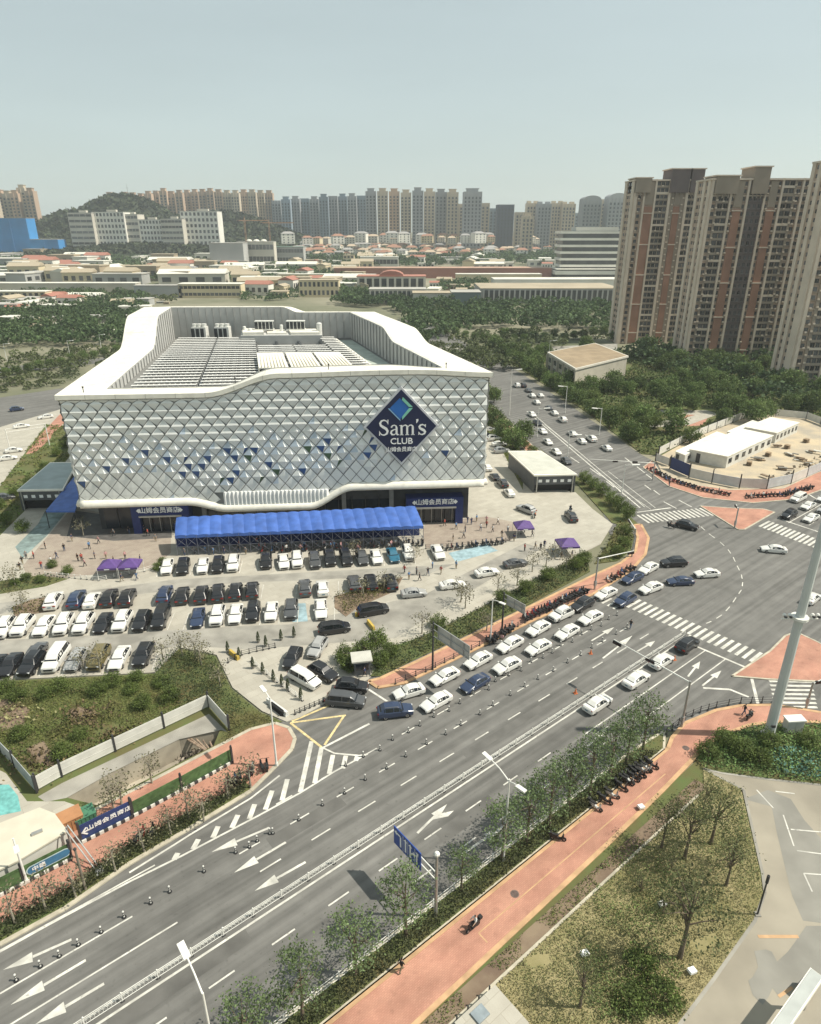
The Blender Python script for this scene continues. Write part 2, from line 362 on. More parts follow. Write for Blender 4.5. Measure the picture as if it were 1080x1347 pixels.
struct(MB().prism(px([(978, 1052), (1015, 1062), (1022, 1098), (1032, 1140), (1042, 1180), (1056, 1212), (1085, 1216), (1085, 1200), (1085, 1110), (1058, 1080), (1040, 1052), (1010, 1040)]), None, .106).build('courtyard_grey_lane', M_PAVE2))
struct(MB().prism(px([(992, 1252), (1007, 1250), (1015, 1253), (1022, 1266), (1036, 1253), (1045, 1241), (1060, 1219), (1085, 1219), (1085, 1290), (1063, 1286), (1053, 1294), (1036, 1300), (1026, 1314), (1016, 1301), (1011, 1312), (1003, 1323), (990, 1310), (984, 1291), (990, 1286), (997, 1273)]), None, .111).build('courtyard_grey_patch', M_PAVE2))
mb = MB()
for a, b in (((1030, 1073), (1044, 1114)), ((1040, 1092), (1085, 1096)), ((1048, 1120), (1085, 1125)), ((1057, 1150), (1068, 1174)), ((1057, 1150), (1085, 1152)), ((1020, 1042), (1045, 1045)), ((995, 1040), (1017, 1064))): line(P(*a), P(*b), .14, .116)
struct(mb.build('courtyard_lines', M_WHITE))
mb = MB(); line(P(997, 1233), P(1050, 1233), .3, .116); line(P(1024, 1312), P(1042, 1300), .25, .117); struct(mb.build('courtyard_seam', M_ORG))
# south corner planting
CG = px([(915, 1000), (950, 970), (987, 957), (1011, 954), (1040, 952), (1081, 954), (1250, 975), (1250, 1045), (1085, 1034), (1010, 1026), (925, 1012)])
struct(MB().prism(CG, -.3, .09).build('corner_bed', M_GRASS))
# ---- left: red sidewalk, kerb, garden
LS = px([(-60, 1172), (0, 1143), (80, 1089), (170, 1043), (330, 960), (362, 952), (380, 958), (388, 972), (384, 986), (368, 1003), (330, 1041), (250, 1090), (170, 1137), (85, 1196), (0, 1243), (-60, 1272)])
kerbed('west_sidewalk', LS, M_RED, mk=M_KERB, kw=.45)
sheet('hedge_soil', px([(-40, 1262), (0, 1215), (90, 1168), (170, 1110), (280, 1052), (322, 1028), (332, 1036), (250, 1090), (170, 1136), (85, 1194), (0, 1240)], .13), .13, M_GRASS)
G = px([(-90, 905), (0, 897), (203, 887), (236, 854), (284, 864), (304, 907), (343, 938), (372, 950), (330, 959), (170, 1042), (80, 1088), (0, 1142), (-90, 1185)])
sheet_hole('garden_ground', G, TRW, .1, M_GRASS)
# trench: retaining walls and floor
mb = MB(); n = len(TRW)
cen = sum((Vector(p) for p in TRW), Vector())/n
for i in range(n):
    a, b = TRW[i], TRW[(i+1) % n]
    mb.quad((a.x, a.y, .1), (b.x, b.y, .1), (b.x, b.y, -2.8), (a.x, a.y, -2.8))
mb.prism(TRW, None, -2.8)
struct(mb.build('excavation_trench', mat('trench_concrete', (.38, .34, .27), .9, .15, .5)))
sheet('trench_coping', px([(50, 1049), (82, 1031), (275, 940), (299, 964), (291, 961), (236, 973.5), (150, 1015.5), (88, 1050.5), (60, 1056)]), .115, M_CONC2)
mb = MB()
for k in range(5):
    a = P(246+k*10, 990-k*2, -1.0); b = P(232+k*9, 975-k*2, -1.0); mb.tube(P(240+k*9, 968+k*2, -.3), P(266+k*5, 985+k*3, -.3), .12, n=6)
o = mb.build('rusty_pipes', mat('rust', (.30, .22, .16), .8, .2, 3)); tag(o, 'pale steel pipes laid across the far end of the open trench', 'pipes')
pts = [(p.x, p.y, -2.75+random.random()*1.6*min(1, max(0, (p.x+31)/6))) for p in [P(*q, -3) for q in scatter([(222, 985), (287, 965), (280, 990), (235, 1012)], 240)]]
o = bpy.data.objects.new('rubble', leafmesh('rubble', pts, .5, mat('rubble_mix', (.36, .31, .25), .9, .3, 3, island=.6))); COL.objects.link(o); o['kind'] = 'stuff'; tag(o, 'heap of broken concrete rubble at the end of the trench', 'rubble')
# sheets of sand/soil
sheet('garden_soil_patch', px([(-40, 930), (20, 918), (40, 935), (30, 960), (-40, 965)]), .108, M_SOIL)
sheet('garden_soil_patch', px([(90, 935), (105, 930), (130, 938), (128, 952), (95, 958)]), .109, M_SOIL)
sheet('garden_soil_patch', px([(35, 985), (58, 975), (75, 1000), (70, 1012), (48, 1004)]), .108, M_SOIL)
sheet('worksite_floor', px([(-60, 985), (8, 1018), (36, 1055), (85, 1055), (128, 1070), (80, 1090), (0, 1143), (-60, 1172)]), .106, M_CONC)
sheet('teal_sheet_floor', px([(-20, 1034), (12, 1033), (24, 1048), (28, 1068), (-20, 1078)]), .114, mat('teal_net', (.16, .42, .40), .8, .15, 2))
# ---- green strip north of the sidewalk (hedge bed)
HB = px([(487, 890), (520, 850), (555, 838), (600, 818), (640, 797), (700, 768), (770, 727), (776, 752), (700, 793), (619, 833), (550, 866), (500, 890)])
struct(MB().prism(HB, -.3, .13).build('hedge_bed', M_GRASS))
HB2 = px([(782, 742), (800, 716), (812, 690), (826, 690), (834, 707), (830, 724), (812, 738)])
struct(MB().prism(HB2, -.3, .13).build('corner_bed', M_GRASS))
MEDB = px([(440, 785), (505, 768), (530, 760), (520, 778), (470, 800), (455, 812), (440, 800)])
struct(MB().prism(MEDB, -.3, .15).build('lot_planting_bed', M_SOIL))
BED3 = px([(16, 800), (40, 790), (66, 785), (66, 805), (20, 812)])
struct(MB().prism(BED3, -.3, .15).build('lot_planting_bed', M_SOIL))
BED4 = px([(0, 765), (50, 758), (90, 762), (60, 772), (0, 782)])
struct(MB().prism(BED4, -.3, .15).build('lot_planting_bed', M_GRASS))
WEST = px([(-200, 760), (0, 705), (50, 655), (100, 590), (95, 560), (60, 560), (0, 640), (-200, 740)])
struct(MB().prism(WEST, -.3, .10).build('west_lawn', M_GRASS))
sheet('west_road', px([(-300, 640), (-20, 600), (40, 580), (110, 530), (125, 506), (85, 510), (0, 523), (-300, 560)]), .0, M_ASPH)
sheet('west_path', px([(34, 598), (46, 596), (66, 578), (70, 570), (90, 552), (88, 540), (78, 546), (50, 576)]), .104, M_RED)
sheet('east_bank_lane', px([(640, 612), (672, 560), (700, 578), (735, 620), (690, 640)]), .005, M_ASPH)
kerbed('street_sidewalk', [(33, 178), (36.5, 178), (28.5, 230), (16, 310), (13, 310), (25, 230)], M_RED)
struct(MB().prism([(27, 150), (31.5, 178), (24, 230), (12, 310), (-8, 330), (20, 232), (26, 178)], -.3, .10).build('street_verge', M_GRASS))
struct(MB().prism(px([(762, 640), (722, 603), (760, 628), (800, 655), (840, 690), (812, 690), (805, 688)]), -.3, .1).build('street_verge', M_GRASS))
# east side: park ground
EP = [(64.5, 178), (60, 226), (47.5, 310), (42, 345), (260, 345), (260, 160), (112, 165), (95, 170)]
struct(MB().prism(EP, -.3, .08).build('park_lawn', M_GRASS))
sheet('park_path', px([(868, 540), (930, 540), (945, 545), (905, 560), (850, 563), (845, 556), (895, 552), (915, 546), (875, 545)]), .10, M_CONC)
sheet('park_plaza', px([(905, 545), (935, 543), (925, 560), (880, 562)]), .097, M_RED)
# construction compound
CC = px([(862, 604), (905, 580), (985, 548), (1030, 545), (1120, 560), (1150, 640), (1080, 632), (1040, 655), (960, 655), (905, 641), (872, 625)])
struct(MB().prism(CC, -.3, .11).build('compound_ground', M_SAND))
kerbed('compound_sidewalk', px([(846, 615), (858, 606), (868, 622), (905, 637), (960, 645), (1030, 643), (1075, 622), (1150, 600), (1150, 625), (1080, 645), (1045, 657), (990, 662), (925, 655), (880, 640)]), M_RED)
# ================================================================== ROAD MARKINGS
mb = MB()
Z1 = .012
def dash(u0, v, n, per=5.83, ln=2.3, w=.16):
    for k in range(n): line(UV(u0+k*per-ln/2, v), UV(u0+k*per+ln/2, v), w, Z1)
def solid(u0, u1, v, w=.16): line(UV(u0, v), UV(u1, v), w, Z1)
dash(18.2, 48.6, 12); dash(18.9, 45.45, 12); dash(24, 51.9, 10, ln=2.0); dash(10.5-5.83*3, 38.2, 11); dash(30, 35.1, 6)
solid(-30, 9.5, 45.45); solid(-30, 6.5, 48.6); solid(6, 20, 51.9 if 0 else 48.6) if 0 else None
solid(-40, 88, 42.15, .2); solid(-40, 89, 41.15, .22)
solid(-40, 10, 53.0-0.35, .16)
solid(58, 87, 37.6); solid(66, 87, 34.6); solid(50, 60, 35.1)
line(UV(86.6, 41.0), UV(87.4, 31.8), .35, Z1)                        # stop line
for i in range(20):                                                  # zebra across the main road
    v = 52.2-i*1.06; line(UV(88.4+.05*i, v), UV(92.2+.03*i, v), .5, Z1)
for i in range(7):
    line(UV(86.2, 60-i*1.1), UV(88.8, 60-i*1.1), .4, Z1)
a, b = P(843, 683), P(932, 673)
for i in range(15):                                                  # zebra across the side street
    c = a.lerp(b, (i+.5)/15); d = Vector((-.28, .96, 0))*2.2; line(c-d, c+d, .5, .018)
line(P(838, 674), P(882, 668), .4, .018)
a, b = P(1003, 688), P(1092, 722)
for i in range(15):
    c = a.lerp(b, (i+.5)/15); d = Vector((CU, SU, 0))*2.3; line(c-d, c+d, .5, Z1)
for i in range(7):                                                   # slip-lane zebra
    y = 896+i*5.6; line(P(1012+i*1.2, y), P(1068+i*1.2, y+.8), .42, .004)
line(P(989, 893), P(997, 926), .4, .004)
for pts in ([(925, 905), (960, 907), (985, 917)], [(1060, 648), (1080, 660)], ):
    for i in range(len(pts)-1): line(P(*pts[i]), P(*pts[i+1]), .35, Z1)
# turn guide dashes in the junction
gp = [(921, 692), (931, 701), (946, 712), (957, 722), (964, 732), (969, 743), (975, 755), (977, 765), (976, 775), (969, 785), (961, 797), (951, 808), (937, 817), (924, 822)]
for i in range(0, len(gp)): 
    if i < len(gp)-1: a, b = P(*gp[i]), P(*gp[i+1]); line(a.lerp(b, .1), a.lerp(b, .62), .16, .02)
for pp in ([(1063, 750), (1060, 770), (1062, 790)],):
    for i in range(2): a, b = P(*pp[i]), P(*pp[i+1]); line(a, a.lerp(b, .6), .14, .02)
# E leg lane lines
for k in range(9):
    for v in (44.5, 47.7): line(UV(147+k*6, v), UV(149.5+k*6, v), .16, Z1)
solid(145, 220, 51, .2); line(UV(145, 44.5), UV(145.6, 52.5), .35, Z1)
# side street lines
def sl(p, q, w=.16, z=.018): line(P(*p), P(*q), w, z)
sl((693, 541), (842, 668), .3); sl((697, 541), (848, 667), .2); sl((800, 620), (862, 668)); sl((786, 622), (856, 670)); sl((716, 558), (768, 600), .2)
for p, q in (((750, 601), (762, 609)), ((776, 616), (790, 626)), ((796, 632), (808, 641)), ((814, 645), (828, 656)), ((822, 602), (832, 610)), ((838, 614), (848, 622)), ((850, 624), (858, 630)), ((873, 660), (890, 669)), ((893, 658), (910, 667)), ((860, 645), (868, 651)), ((848, 638), (856, 644)), ((770, 572), (780, 580)), ((735, 548), (745, 556))): sl(p, q, .3)
# gore hatch
for a, b in (((410, 975), (395, 1042)), ((423, 983), (414, 1030)), ((438, 993), (433, 1018)), ((455, 994), (451, 1011)), ((378, 1025), (371, 1053)), ((358, 1040), (349, 1065)), ((335, 1058), (328, 1077)), ((313, 1072), (305, 1089)), ((287, 1087), (280, 1102)), ((261, 1104), (254, 1117)), ((234, 1122), (229, 1131)), ((470, 995), (468, 1001))):
    line(P(*a), P(*b), .55, Z1)
for pp in ([(483, 992), (440, 1015), (395, 1043), (340, 1073), (237, 1127), (170, 1160), (63, 1217), (0, 1252), (-40, 1275)], [(423, 983), (440, 991), (473, 994), (484, 992)], [(368, 1020), (330, 1050), (250, 1098), (228, 1112), (170, 1148)]):
    for i in range(len(pp)-1): line(P(*pp[i]), P(*pp[i+1]), .22, Z1)
sl((485, 907), (513, 925), .3, Z1); sl((422, 985), (486, 952), .3, Z1)
def arrow(t, h, w=.32, side=0):
    a, b = P(*t), P(*h); d = (b-a).normalized(); n = Vector((-d.y, d.x, 0)); L = (b-a).length; hl = min(3.0, L*.42)
    line(a, b-d*hl*1.01, w*.8, Z1); q = b-d*hl
    mb.add([(*(q-n*.5)[:2], Z1), (*(b)[:2], Z1), (*(q+n*.5)[:2], Z1)], [(0, 1, 2)])
    if side:
        q = a.lerp(b, .6); e = q+n*side*1.1+d*.9
        mb.add([(*(q+d*.2)[:2], Z1+.002), (*(q-d*.8)[:2], Z1+.002), (*(e-d*.1)[:2], Z1+.002), (*(e+d*.9)[:2], Z1+.002)], [(0, 1, 2, 3) if side > 0 else (3, 2, 1, 0)])
for t, h, s in (((94, 1236), (4, 1276), 0), ((113, 1263), (14, 1322), 0), ((137, 1294), (46, 1348), 0), ((376, 1108), (308, 1148), 0), ((402, 1134), (335, 1172), 0), ((354, 1089), (278, 1121), 0),
                ((549, 1096), (588, 1058), -1), ((905, 890), (921, 870), 0), ((924, 902), (949, 882), 0), ((793, 866), (832, 836), 0), ((778, 843), (808, 825), 0), ((838, 857), (862, 843), 0), ((606, 1125), (665, 1085), 0), ((770, 985), (800, 955), 0)):
    arrow(t, h, .32, s)
struct(mb.build('road_markings', M_WHITE))
mb = MB()
for a, b in (((382, 951), (455, 941)), ((382, 951), (423, 983)), ((453, 941), (427, 980)), ((384, 949), (440, 925))): line(P(*a), P(*b), .3, .017)
struct(mb.build('yellow_box_lines', M_YEL))
# asphalt wear: repaired patches and tyre tracks
mb = MB()
for u0, v, L, w in ((20, 47, 9, 1.6), (44, 43.8, 14, 1.1), (60, 50.2, 10, 1.4), (2, 39.6, 12, 1.5), (34, 36.6, 8, 1.7), (70, 46.8, 8, 1.3)):
    mb.add([UV(u0, v, .004), UV(u0+L, v, .004), UV(u0+L, v+w, .004), UV(u0, v+w, .004)], [(0, 1, 2, 3)])
struct(mb.build('asphalt_patches', mat('asphalt_patch', (.130, .126, .117), .9, .15, .4)))
# manholes
for q in ((677, 1177), (902, 985)):
    mb = MB(); c = P(*q); mb.tube((0, 0, .1), (0, 0, .135), .42, n=20); mb.tube((0, 0, .1), (0, 0, .142), .34, n=20, mi=1)
    o = mb.build('manhole_cover', [mat('iron_rim', (.16, .12, .10), .7, .1, 3), mat('iron_lid', (.12, .085, .075), .7, .15, 6)], loc=(c.x, c.y, 0))
    tag(o, 'round dark manhole cover in the red sidewalk '+('nearest the rider in white' if q[0] < 700 else 'near the sidewalk bend by the signal arm'), 'manhole cover')
# ================================================================== HEDGES, GRASS (stuff)
def strip(name, pp, dens, size, m, h, label, z0=.1, patch=0, raw=False, flat=.2, avoid=()):
    o = ground_leaves(name, pp if raw else px(pp), dens, size, m, h, z0, patch, flat, [[(p.x, p.y) for p in px(a)] for a in avoid]); tag(o, label); return o
strip('hedge', [(487, 891), (520, 851), (555, 838), (640, 797), (770, 727), (776, 752), (700, 793), (619, 834), (550, 867), (500, 891)], 26, .27, M_LEAFD, .7, 'dark clipped hedge bed between the parking lot and the red sidewalk')
strip('hedge', [(-40, 1262), (0, 1215), (90, 1168), (170, 1110), (280, 1052), (322, 1028), (332, 1036), (250, 1090), (170, 1136), (85, 1194), (0, 1240)], 110, .19, M_LEAFH, .8, 'low dark hedge along the kerb of the west sidewalk', .12)
strip('hedge', [UV(-14, 30.0), UV(63, 30.0), UV(60, 31.6), UV(-14, 31.6)], 110, .18, M_LEAFH, .75, 'low dark hedge between the roadside railing and the red sidewalk', .12, raw=True)
strip('shrubbery', [(782, 742), (800, 716), (812, 690), (826, 690), (834, 707), (830, 724), (812, 738)], 9, .45, M_OLIVE, 1.1, 'olive shrubs in the corner bed by the curved sidewalk')
strip('shrubbery', [(440, 785), (505, 768), (530, 760), (520, 778), (470, 800), (455, 812)], 26, .24, M_OLIVE, 1.0, 'olive shrubs in the bed between parked cars', .15)
strip('shrubbery', [(16, 800), (40, 790), (66, 785), (66, 805), (20, 812)], 10, .3, M_OLIVE, .6, 'olive ground shrubs in the small lot bed at left', .15)
strip('shrubbery', [(0, 765), (50, 758), (90, 762), (60, 772), (0, 782)], 10, .3, M_LEAFD, .8, 'dark shrubs beside the plaza at left', .15)
strip('shrubbery', [(205, 880), (236, 856), (282, 866), (302, 908), (332, 938), (300, 950), (278, 925), (240, 935), (205, 900)], 40, .21, M_LEAFD, 1.3, 'dark mounded shrubs at the corner of the garden above the fence', patch=.0)
strip('shrubbery', [(300, 950), (332, 938), (368, 950), (330, 958), (290, 985), (300, 962)], 45, .19, M_OLIVE, .9, 'olive shrubs between the driveway and the trench fence')
strip('grass', [(-60, 908), (0, 899), (203, 889), (240, 935), (150, 985), (60, 1015), (10, 1000), (-60, 960)], 80, .155, M_GTUFT, .25, 'patchy lawn grass of the garden above the trench', flat=.0, avoid=([(-40, 932), (20, 920), (38, 935), (28, 957), (-40, 962)], [(92, 937), (105, 932), (128, 939), (126, 950), (97, 956)], [(37, 986), (58, 977), (73, 1000), (69, 1010), (50, 1003)], [(120, 965), (150, 952), (165, 958), (140, 972)]))
for i, pp in enumerate(([(0, 968), (30, 962), (60, 958), (62, 963), (30, 968), (0, 975)], [(62, 968), (90, 950), (140, 938), (152, 925), (148, 948), (95, 962), (66, 978)], [(70, 975), (92, 992), (120, 985), (175, 955), (172, 965), (120, 994), (90, 1002)], [(0, 935), (60, 915), (130, 905), (130, 910), (60, 921), (0, 942)])):
    strip('hedge', pp, 40, .24, M_OLIVE if i % 2 else M_GTUFT, .5, ['wavy low yellow-green hedge line %s' % w for w in ('at the left end of the garden', 'curving round the bare soil patch', 'along the inside of the white hoarding', 'in the upper garden lawn')][i])
strip('grass', LOTS, 105, .13, M_TUFT, .3, 'dry yellow rough grass of the vacant lot', raw=True, flat=.0, avoid=([(905, 1240), (940, 1228), (950, 1240), (920, 1255)], [(690, 1262), (720, 1255), (730, 1268), (700, 1275)], [(800, 1318), (825, 1312), (832, 1326), (806, 1332)], [(935, 1060), (955, 1058), (957, 1075), (940, 1078)]))
strip('shrubbery', [(790, 1140), (850, 1110), (880, 1150), (930, 1140), (950, 1180), (880, 1240), (800, 1230), (780, 1190)], 34, .16, mat('lot_green', (.11, .15, .045), .85, .2, .8, island=.5), .7, 'green weeds under the trees of the vacant lot', patch=.7)
strip('shrubbery', [(770, 1250), (860, 1240), (900, 1280), (850, 1350), (760, 1350)], 60, .17, MATS['lot_green'], .8, 'bright green weeds at the bottom of the vacant lot', patch=.8)
strip('grass', [UV(-14, 23.7), UV(62, 23.7), UV(62, 25.0), UV(-14, 25.0)], 60, .14, M_GTUFT, .2, 'grass of the drain strip beside the red sidewalk', .07, patch=.8, raw=True)
strip('shrubbery', CG, 50, .21, mat('bed_green', (.13, .21, .065), .85, .2, .9, island=.55), .7, 'green shrubs of the corner bed behind the camera mast', raw=True)
strip('shrubbery', [(1000, 992), (1040, 985), (1085, 1000), (1085, 1032), (1020, 1020)], 20, .3, mat('teal_shrub', (.08, .17, .13), .8, .2, .9, island=.5), .8, 'bluish green shrubs at the edge of the courtyard')
strip('grass', [(27, 150), (31.5, 178), (24, 230), (12, 310), (-8, 330), (20, 232), (26, 178)], 4, .6, M_GTUFT, .6, 'rough grass strip beside the side street', raw=True)
strip('grass', WEST, 4, .5, M_GTUFT, .5, 'lawn at the left of the store ramp', raw=True, patch=.8)

for i, (q, r, m, lab) in enumerate((((8, 945), 5, 'dry', 'tan dry shrub clump at the left edge of the garden'), ((112, 942), 4, 'brown', 'brown shrub clump ringed by a hedge line in the garden'), ((55, 1000), 5, 'brown', 'brown shrub clump near the hoarding corner of the garden'), ((155, 970), 3, 'brown', 'small brown shrub clump along the white hoarding'))):
    c = P(*q); n = 260; pts = [(c.x+r*.45*random.gauss(0, 1), c.y+r*.3*random.gauss(0, 1), .12+.7*random.random()) for _ in range(n)]
    o = bpy.data.objects.new('shrubbery', leafmesh('shrubbery', pts, .4, M_TUFT if m == 'dry' else mat('brown_shrub', (.13, .10, .05), .9, .2, 1, island=.5))); COL.objects.link(o); tag(o, lab, kind='stuff')

o = ground_leaves('undergrowth', EP, 2.2, .8, mat('park_under', (.085, .125, .04), .9, .25, .12, island=.45, col2=(.09, .11, .04), trans=.25), 1.3, .05, avoid=([(p.x, p.y) for p in px([(845, 572), (868, 536), (935, 536), (950, 548), (910, 568)])], [(p.x, p.y) for p in px([(715, 508), (760, 512), (835, 484), (785, 455), (715, 478)])], [(p.x, p.y) for p in CC])); tag(o, 'low green undergrowth of the park between the side street and the towers')
# ================================================================== THE STORE
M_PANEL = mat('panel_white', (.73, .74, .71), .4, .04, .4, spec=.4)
M_PANEL2 = mat('panel_light', (.86, .86, .84), .4, .04, .4, spec=.4)  # lighter white for the pleats and for sunlight painted on facets
M_BACK = mat('facade_gap', (.24, .24, .235), .8, .05, 1)
M_PBLUE = mat('panel_blue', (.045, .10, .25), .4, .1, 1)
M_PGREEN = mat('panel_green', (.07, .13, .065), .5, .1, 1)
M_PSKY = mat('panel_pale_blue', (.46, .53, .60), .45, .05, 1)
M_RIM = mat('white_cladding', (.78, .75, .66), .45, .05, .35); streaks(M_RIM, .07, .9, .9, sc2=.6)
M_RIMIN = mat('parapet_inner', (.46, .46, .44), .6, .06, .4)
M_DECK = mat('roof_deck', (.20, .20, .19), .8, .12, .3)
M_GLASS = mat('dark_glass', (.02, .026, .035), .12, .1, .3, spec=.6)
M_NAVY = mat('navy', (.018, .032, .13), .45, .06, 1)
M_BLUEC = mat('blue_canopy', (.06, .135, .42), .55, .12, .7)
M_LET = mat('white_letter', (.82, .82, .80), .5, .02, 1)
F0, F1, BR, BL = Vector((-66.2, 124.6, 0)), Vector((15.2, 131, 0)), Vector((-11.6, 213, 0)), Vector((-80.2, 211, 0))
Lf = (F1-F0).length
def ztf(t):
    s = t*Lf; return 29.2+sstep(27, 41, s)*3.5+sstep(41, 62, s)*.3-sstep(66, 83, s)*.8
def zbf(t):
    s = t*Lf; return 6.2-sstep(21, 29, s)*1.7+sstep(45.5, 54.5, s)*3.9
def ztr(t): return 32.2+sstep(.42, .56, t)*2.4-sstep(.6, 1, t)*.2
def ztb(t): return 34.4+sstep(.29, .38, t)*1.6
def ztl(t): return 36-sstep(.24, .42, t)*6.8
store = thing('store_building', (F0+F1)/2+Vector((0, 6, 0)), 0, 'big white retail building wrapped in diamond panels with a navy diamond sign', 'building')
SO = -store.location
def sbuild(mb, name, mats, smooth=False, parent=None):
    o = mb.build(name, mats, store if parent is None else parent, smooth)
    o.location = SO if parent is None else (0, 0, 0); return o
def facade(A, B, zt, zb, hero):
    d = B-A; L = d.length; u = d/L; n = Vector((u.y, -u.x, 0))
    def Q(s, z, o): return A+u*s+n*o+Vector((0, 0, z))
    mb = MB(); S = 60
    for i in range(S):                                   # dark backing sheet
        a, b = i/S, (i+1)/S
        mb.quad(Q(a*L, zb(a)+.2, 0), Q(b*L, zb(b)+.2, 0), Q(b*L, zt(b)-.2, 0), Q(a*L, zt(a)-.2, 0), 1)
    w, h = L/31.0, 3.1
    rnd = random.Random(5)
    for j in range(0, 26):
        for i in range(-1, 64):
            if (i+j) % 2: continue
            cs, cz = i*w/2, 4.0+j*h/2
            t = min(1, max(0, cs/L)); lo, hi = zb(t)+1.35, zt(t)-1.2
            if cz-h/2 > hi or cz+h/2 < lo: continue
            if hero and 27 < cs < 50 and cz < zb(t)+4.2: lo = max(lo, 8.6)
            if cz+h/2 < lo: continue
            if hero and abs(cs-64.5)/7.4+abs(cz-21.8)/7.9 < .82: continue
            dd = (hi+lo)/2
            f = (cz-lo)/max(1, hi-lo)+rnd.uniform(-.05, .05)+(.06*math.sin(cs*.22+2))
            g = .935
            def C(a, b, o):
                s = min(L, max(0, cs+a*w/2*g)); tt = s/L
                l2, h2 = (zb(tt)+1.35, zt(tt)-1.2)
                if hero and 27 < cs < 50: l2 = max(l2, 8.6 if cz < zb(t)+6.5 else l2)
                return Q(s, min(h2, max(l2, cz+b*h/2*g)), o)
            if f > .58:   pts = [C(-1, 0, .52), C(0, -1, .06), C(1, 0, .52), C(0, 1, .06), C(0, 0, .53)]; kind = 0
            elif f > .2:
                k = rnd.uniform(.38, .48); pts = [C(-1, 0, .16), C(0, -1, .06), C(1, 0, .05), C(0, 1, .06), C(k, rnd.uniform(.02, .1), .56)]; kind = 1
            else:         pts = [C(-1, 0, .22), C(0, -1, .22), C(1, 0, .22), C(0, 1, .22), C(0, 0, .26)]; kind = 2
            m0 = 0
            mb.add(pts, [(0, 1, 4), (1, 2, 4), (2, 3, 4), (3, 0, 4)], 0)
            base = len(mb.m)-4
            if hero:
                zone = math.exp(-((cz-16.3-(.06*(cs-45)))/3.6)**2)*(1 if 10 < cs < 60 else .15)
                r = rnd.random()
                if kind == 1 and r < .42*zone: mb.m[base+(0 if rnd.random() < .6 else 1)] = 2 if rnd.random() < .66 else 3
                elif kind == 1 and rnd.random() < .8: mb.m[base+2] = 5  # sunlit upper-right facets are coloured lighter
                
                if mb.m[base+3] == 0 and rnd.random() < .85*zone: mb.m[base+3] = 4  # pale blue reflections painted onto upper-left facets
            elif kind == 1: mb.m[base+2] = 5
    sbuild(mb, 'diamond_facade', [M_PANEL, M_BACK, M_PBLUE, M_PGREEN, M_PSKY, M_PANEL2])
    # bottom rim and soffit
    mb = MB(); S = 90; rings = []
    for i in range(S+1):
        t = i/S; s = t*L; z = zb(t)
        rings.append([Q(s, z+1.5, .05), Q(s, z+1.35, .75), Q(s, z+.5, 1.1), Q(s, z+.05, .95), Q(s, z, .1), Q(s, z+.1, -2.6), Q(s, z+.5, -2.6)])
    mb.loft(rings, 0, caps=True); sbuild(mb, 'bottom_band', [M_RIM], True)
    return Q
QF = facade(F0, F1, ztf, zbf, True)
QR = facade(F1, BR, ztr, lambda t: 8.4-sstep(0, .2, t)*2.4, False)
facade(BR, BL, ztb, lambda t: 6.0, False)
QL = facade(BL, F0, ztl, lambda t: 6.2, False)
# vertical pleats in the middle of the front
mb = MB()
for i in range(26):
    s = 28.2+i*.82; t = s/Lf; z0 = zbf(t)+1.2
    if z0 > 8.4: continue
    mb.add([QF(s, z0, .25), QF(s+.41, z0, .62), QF(s+.82, z0, .25), QF(s, 8.7, .25), QF(s+.41, 8.7, .62), QF(s+.82, 8.7, .25)], [(0, 1, 4, 3), (1, 2, 5, 4), (3, 4, 5)])
sbuild(mb, 'pleated_panel', [M_PANEL2])
# parapet ring
def inset(p, q, d):                                  # line p-q shifted inward
    u = (q-p).normalized(); n = Vector((-u.y, u.x, 0)); return p+n*d, u
def isect(a, b):
    (p, u), (q, v) = a, b; k = u.x*v.y-u.y*v.x; t = ((q.x-p.x)*v.y-(q.y-p.y)*v.x)/k; return p+u*t
def ringpts(d):
    E = [inset(F0, F1, d[0]), inset(F1, BR, d[1]), inset(BR, BL, d[2]), inset(BL, F0, d[3])]
    return [isect(E[3], E[0]), isect(E[0], E[1]), isect(E[1], E[2]), isect(E[2], E[3])]
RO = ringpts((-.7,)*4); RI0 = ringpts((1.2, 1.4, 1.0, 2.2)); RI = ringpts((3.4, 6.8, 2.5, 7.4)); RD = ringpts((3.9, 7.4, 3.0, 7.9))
zs = [ztf, ztr, ztb, ztl]
mb = MB(); rings = []
for k in range(4):
    for i in range(60):
        t = i/60; z = zs[k](t); R = []
        for ring, dz in ((ringpts((0,)*4), -1.25), (RO, -.95), (RO, -.1), (RI0, .0), (RI, .35 if k != 0 else .1), (RD, .2 if k != 0 else -.1)):
            p = ring[k].lerp(ring[(k+1) % 4], t); R.append(p+Vector((0, 0, z+dz)))
        rings.append(R)
rings.append(rings[0]); mb.loft(rings, 0, closed=False, caps=False)
for i in range(0, len(rings)-1, 4):                   # panel seams
    a, b = rings[i], rings[i+1]; up_ = Vector((0, 0, .012))
    for j in range(1, 5):
        d0 = (b[j]-a[j]).normalized()*.035; d1 = (b[j+1]-a[j+1]).normalized()*.035; ou = up_ if j >= 2 else (a[1]-a[0]).normalized()*.012
        mb.add([a[j]-d0+ou, a[j]+d0+ou, a[j+1]+d1+ou, a[j+1]-d1+ou], [(0, 1, 2, 3)], 1)
sbuild(mb, 'roof_rim', [M_RIM, mat('rim_seam', (.36, .35, .32), .7, .1, 1)])
mb = MB(); rings = []
for k in range(4):
    for i in range(60):
        t = i/60; p = RD[k].lerp(RD[(k+1) % 4], t); z = zs[k](t)+.2
        rings.append([p+Vector((0, 0, z)), p+Vector((0, 0, 27.0))])
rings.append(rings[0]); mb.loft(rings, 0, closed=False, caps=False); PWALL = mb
mb = MB().prism(RD, 26.6, 27.0); sbuild(mb, 'roof_deck', [M_DECK])
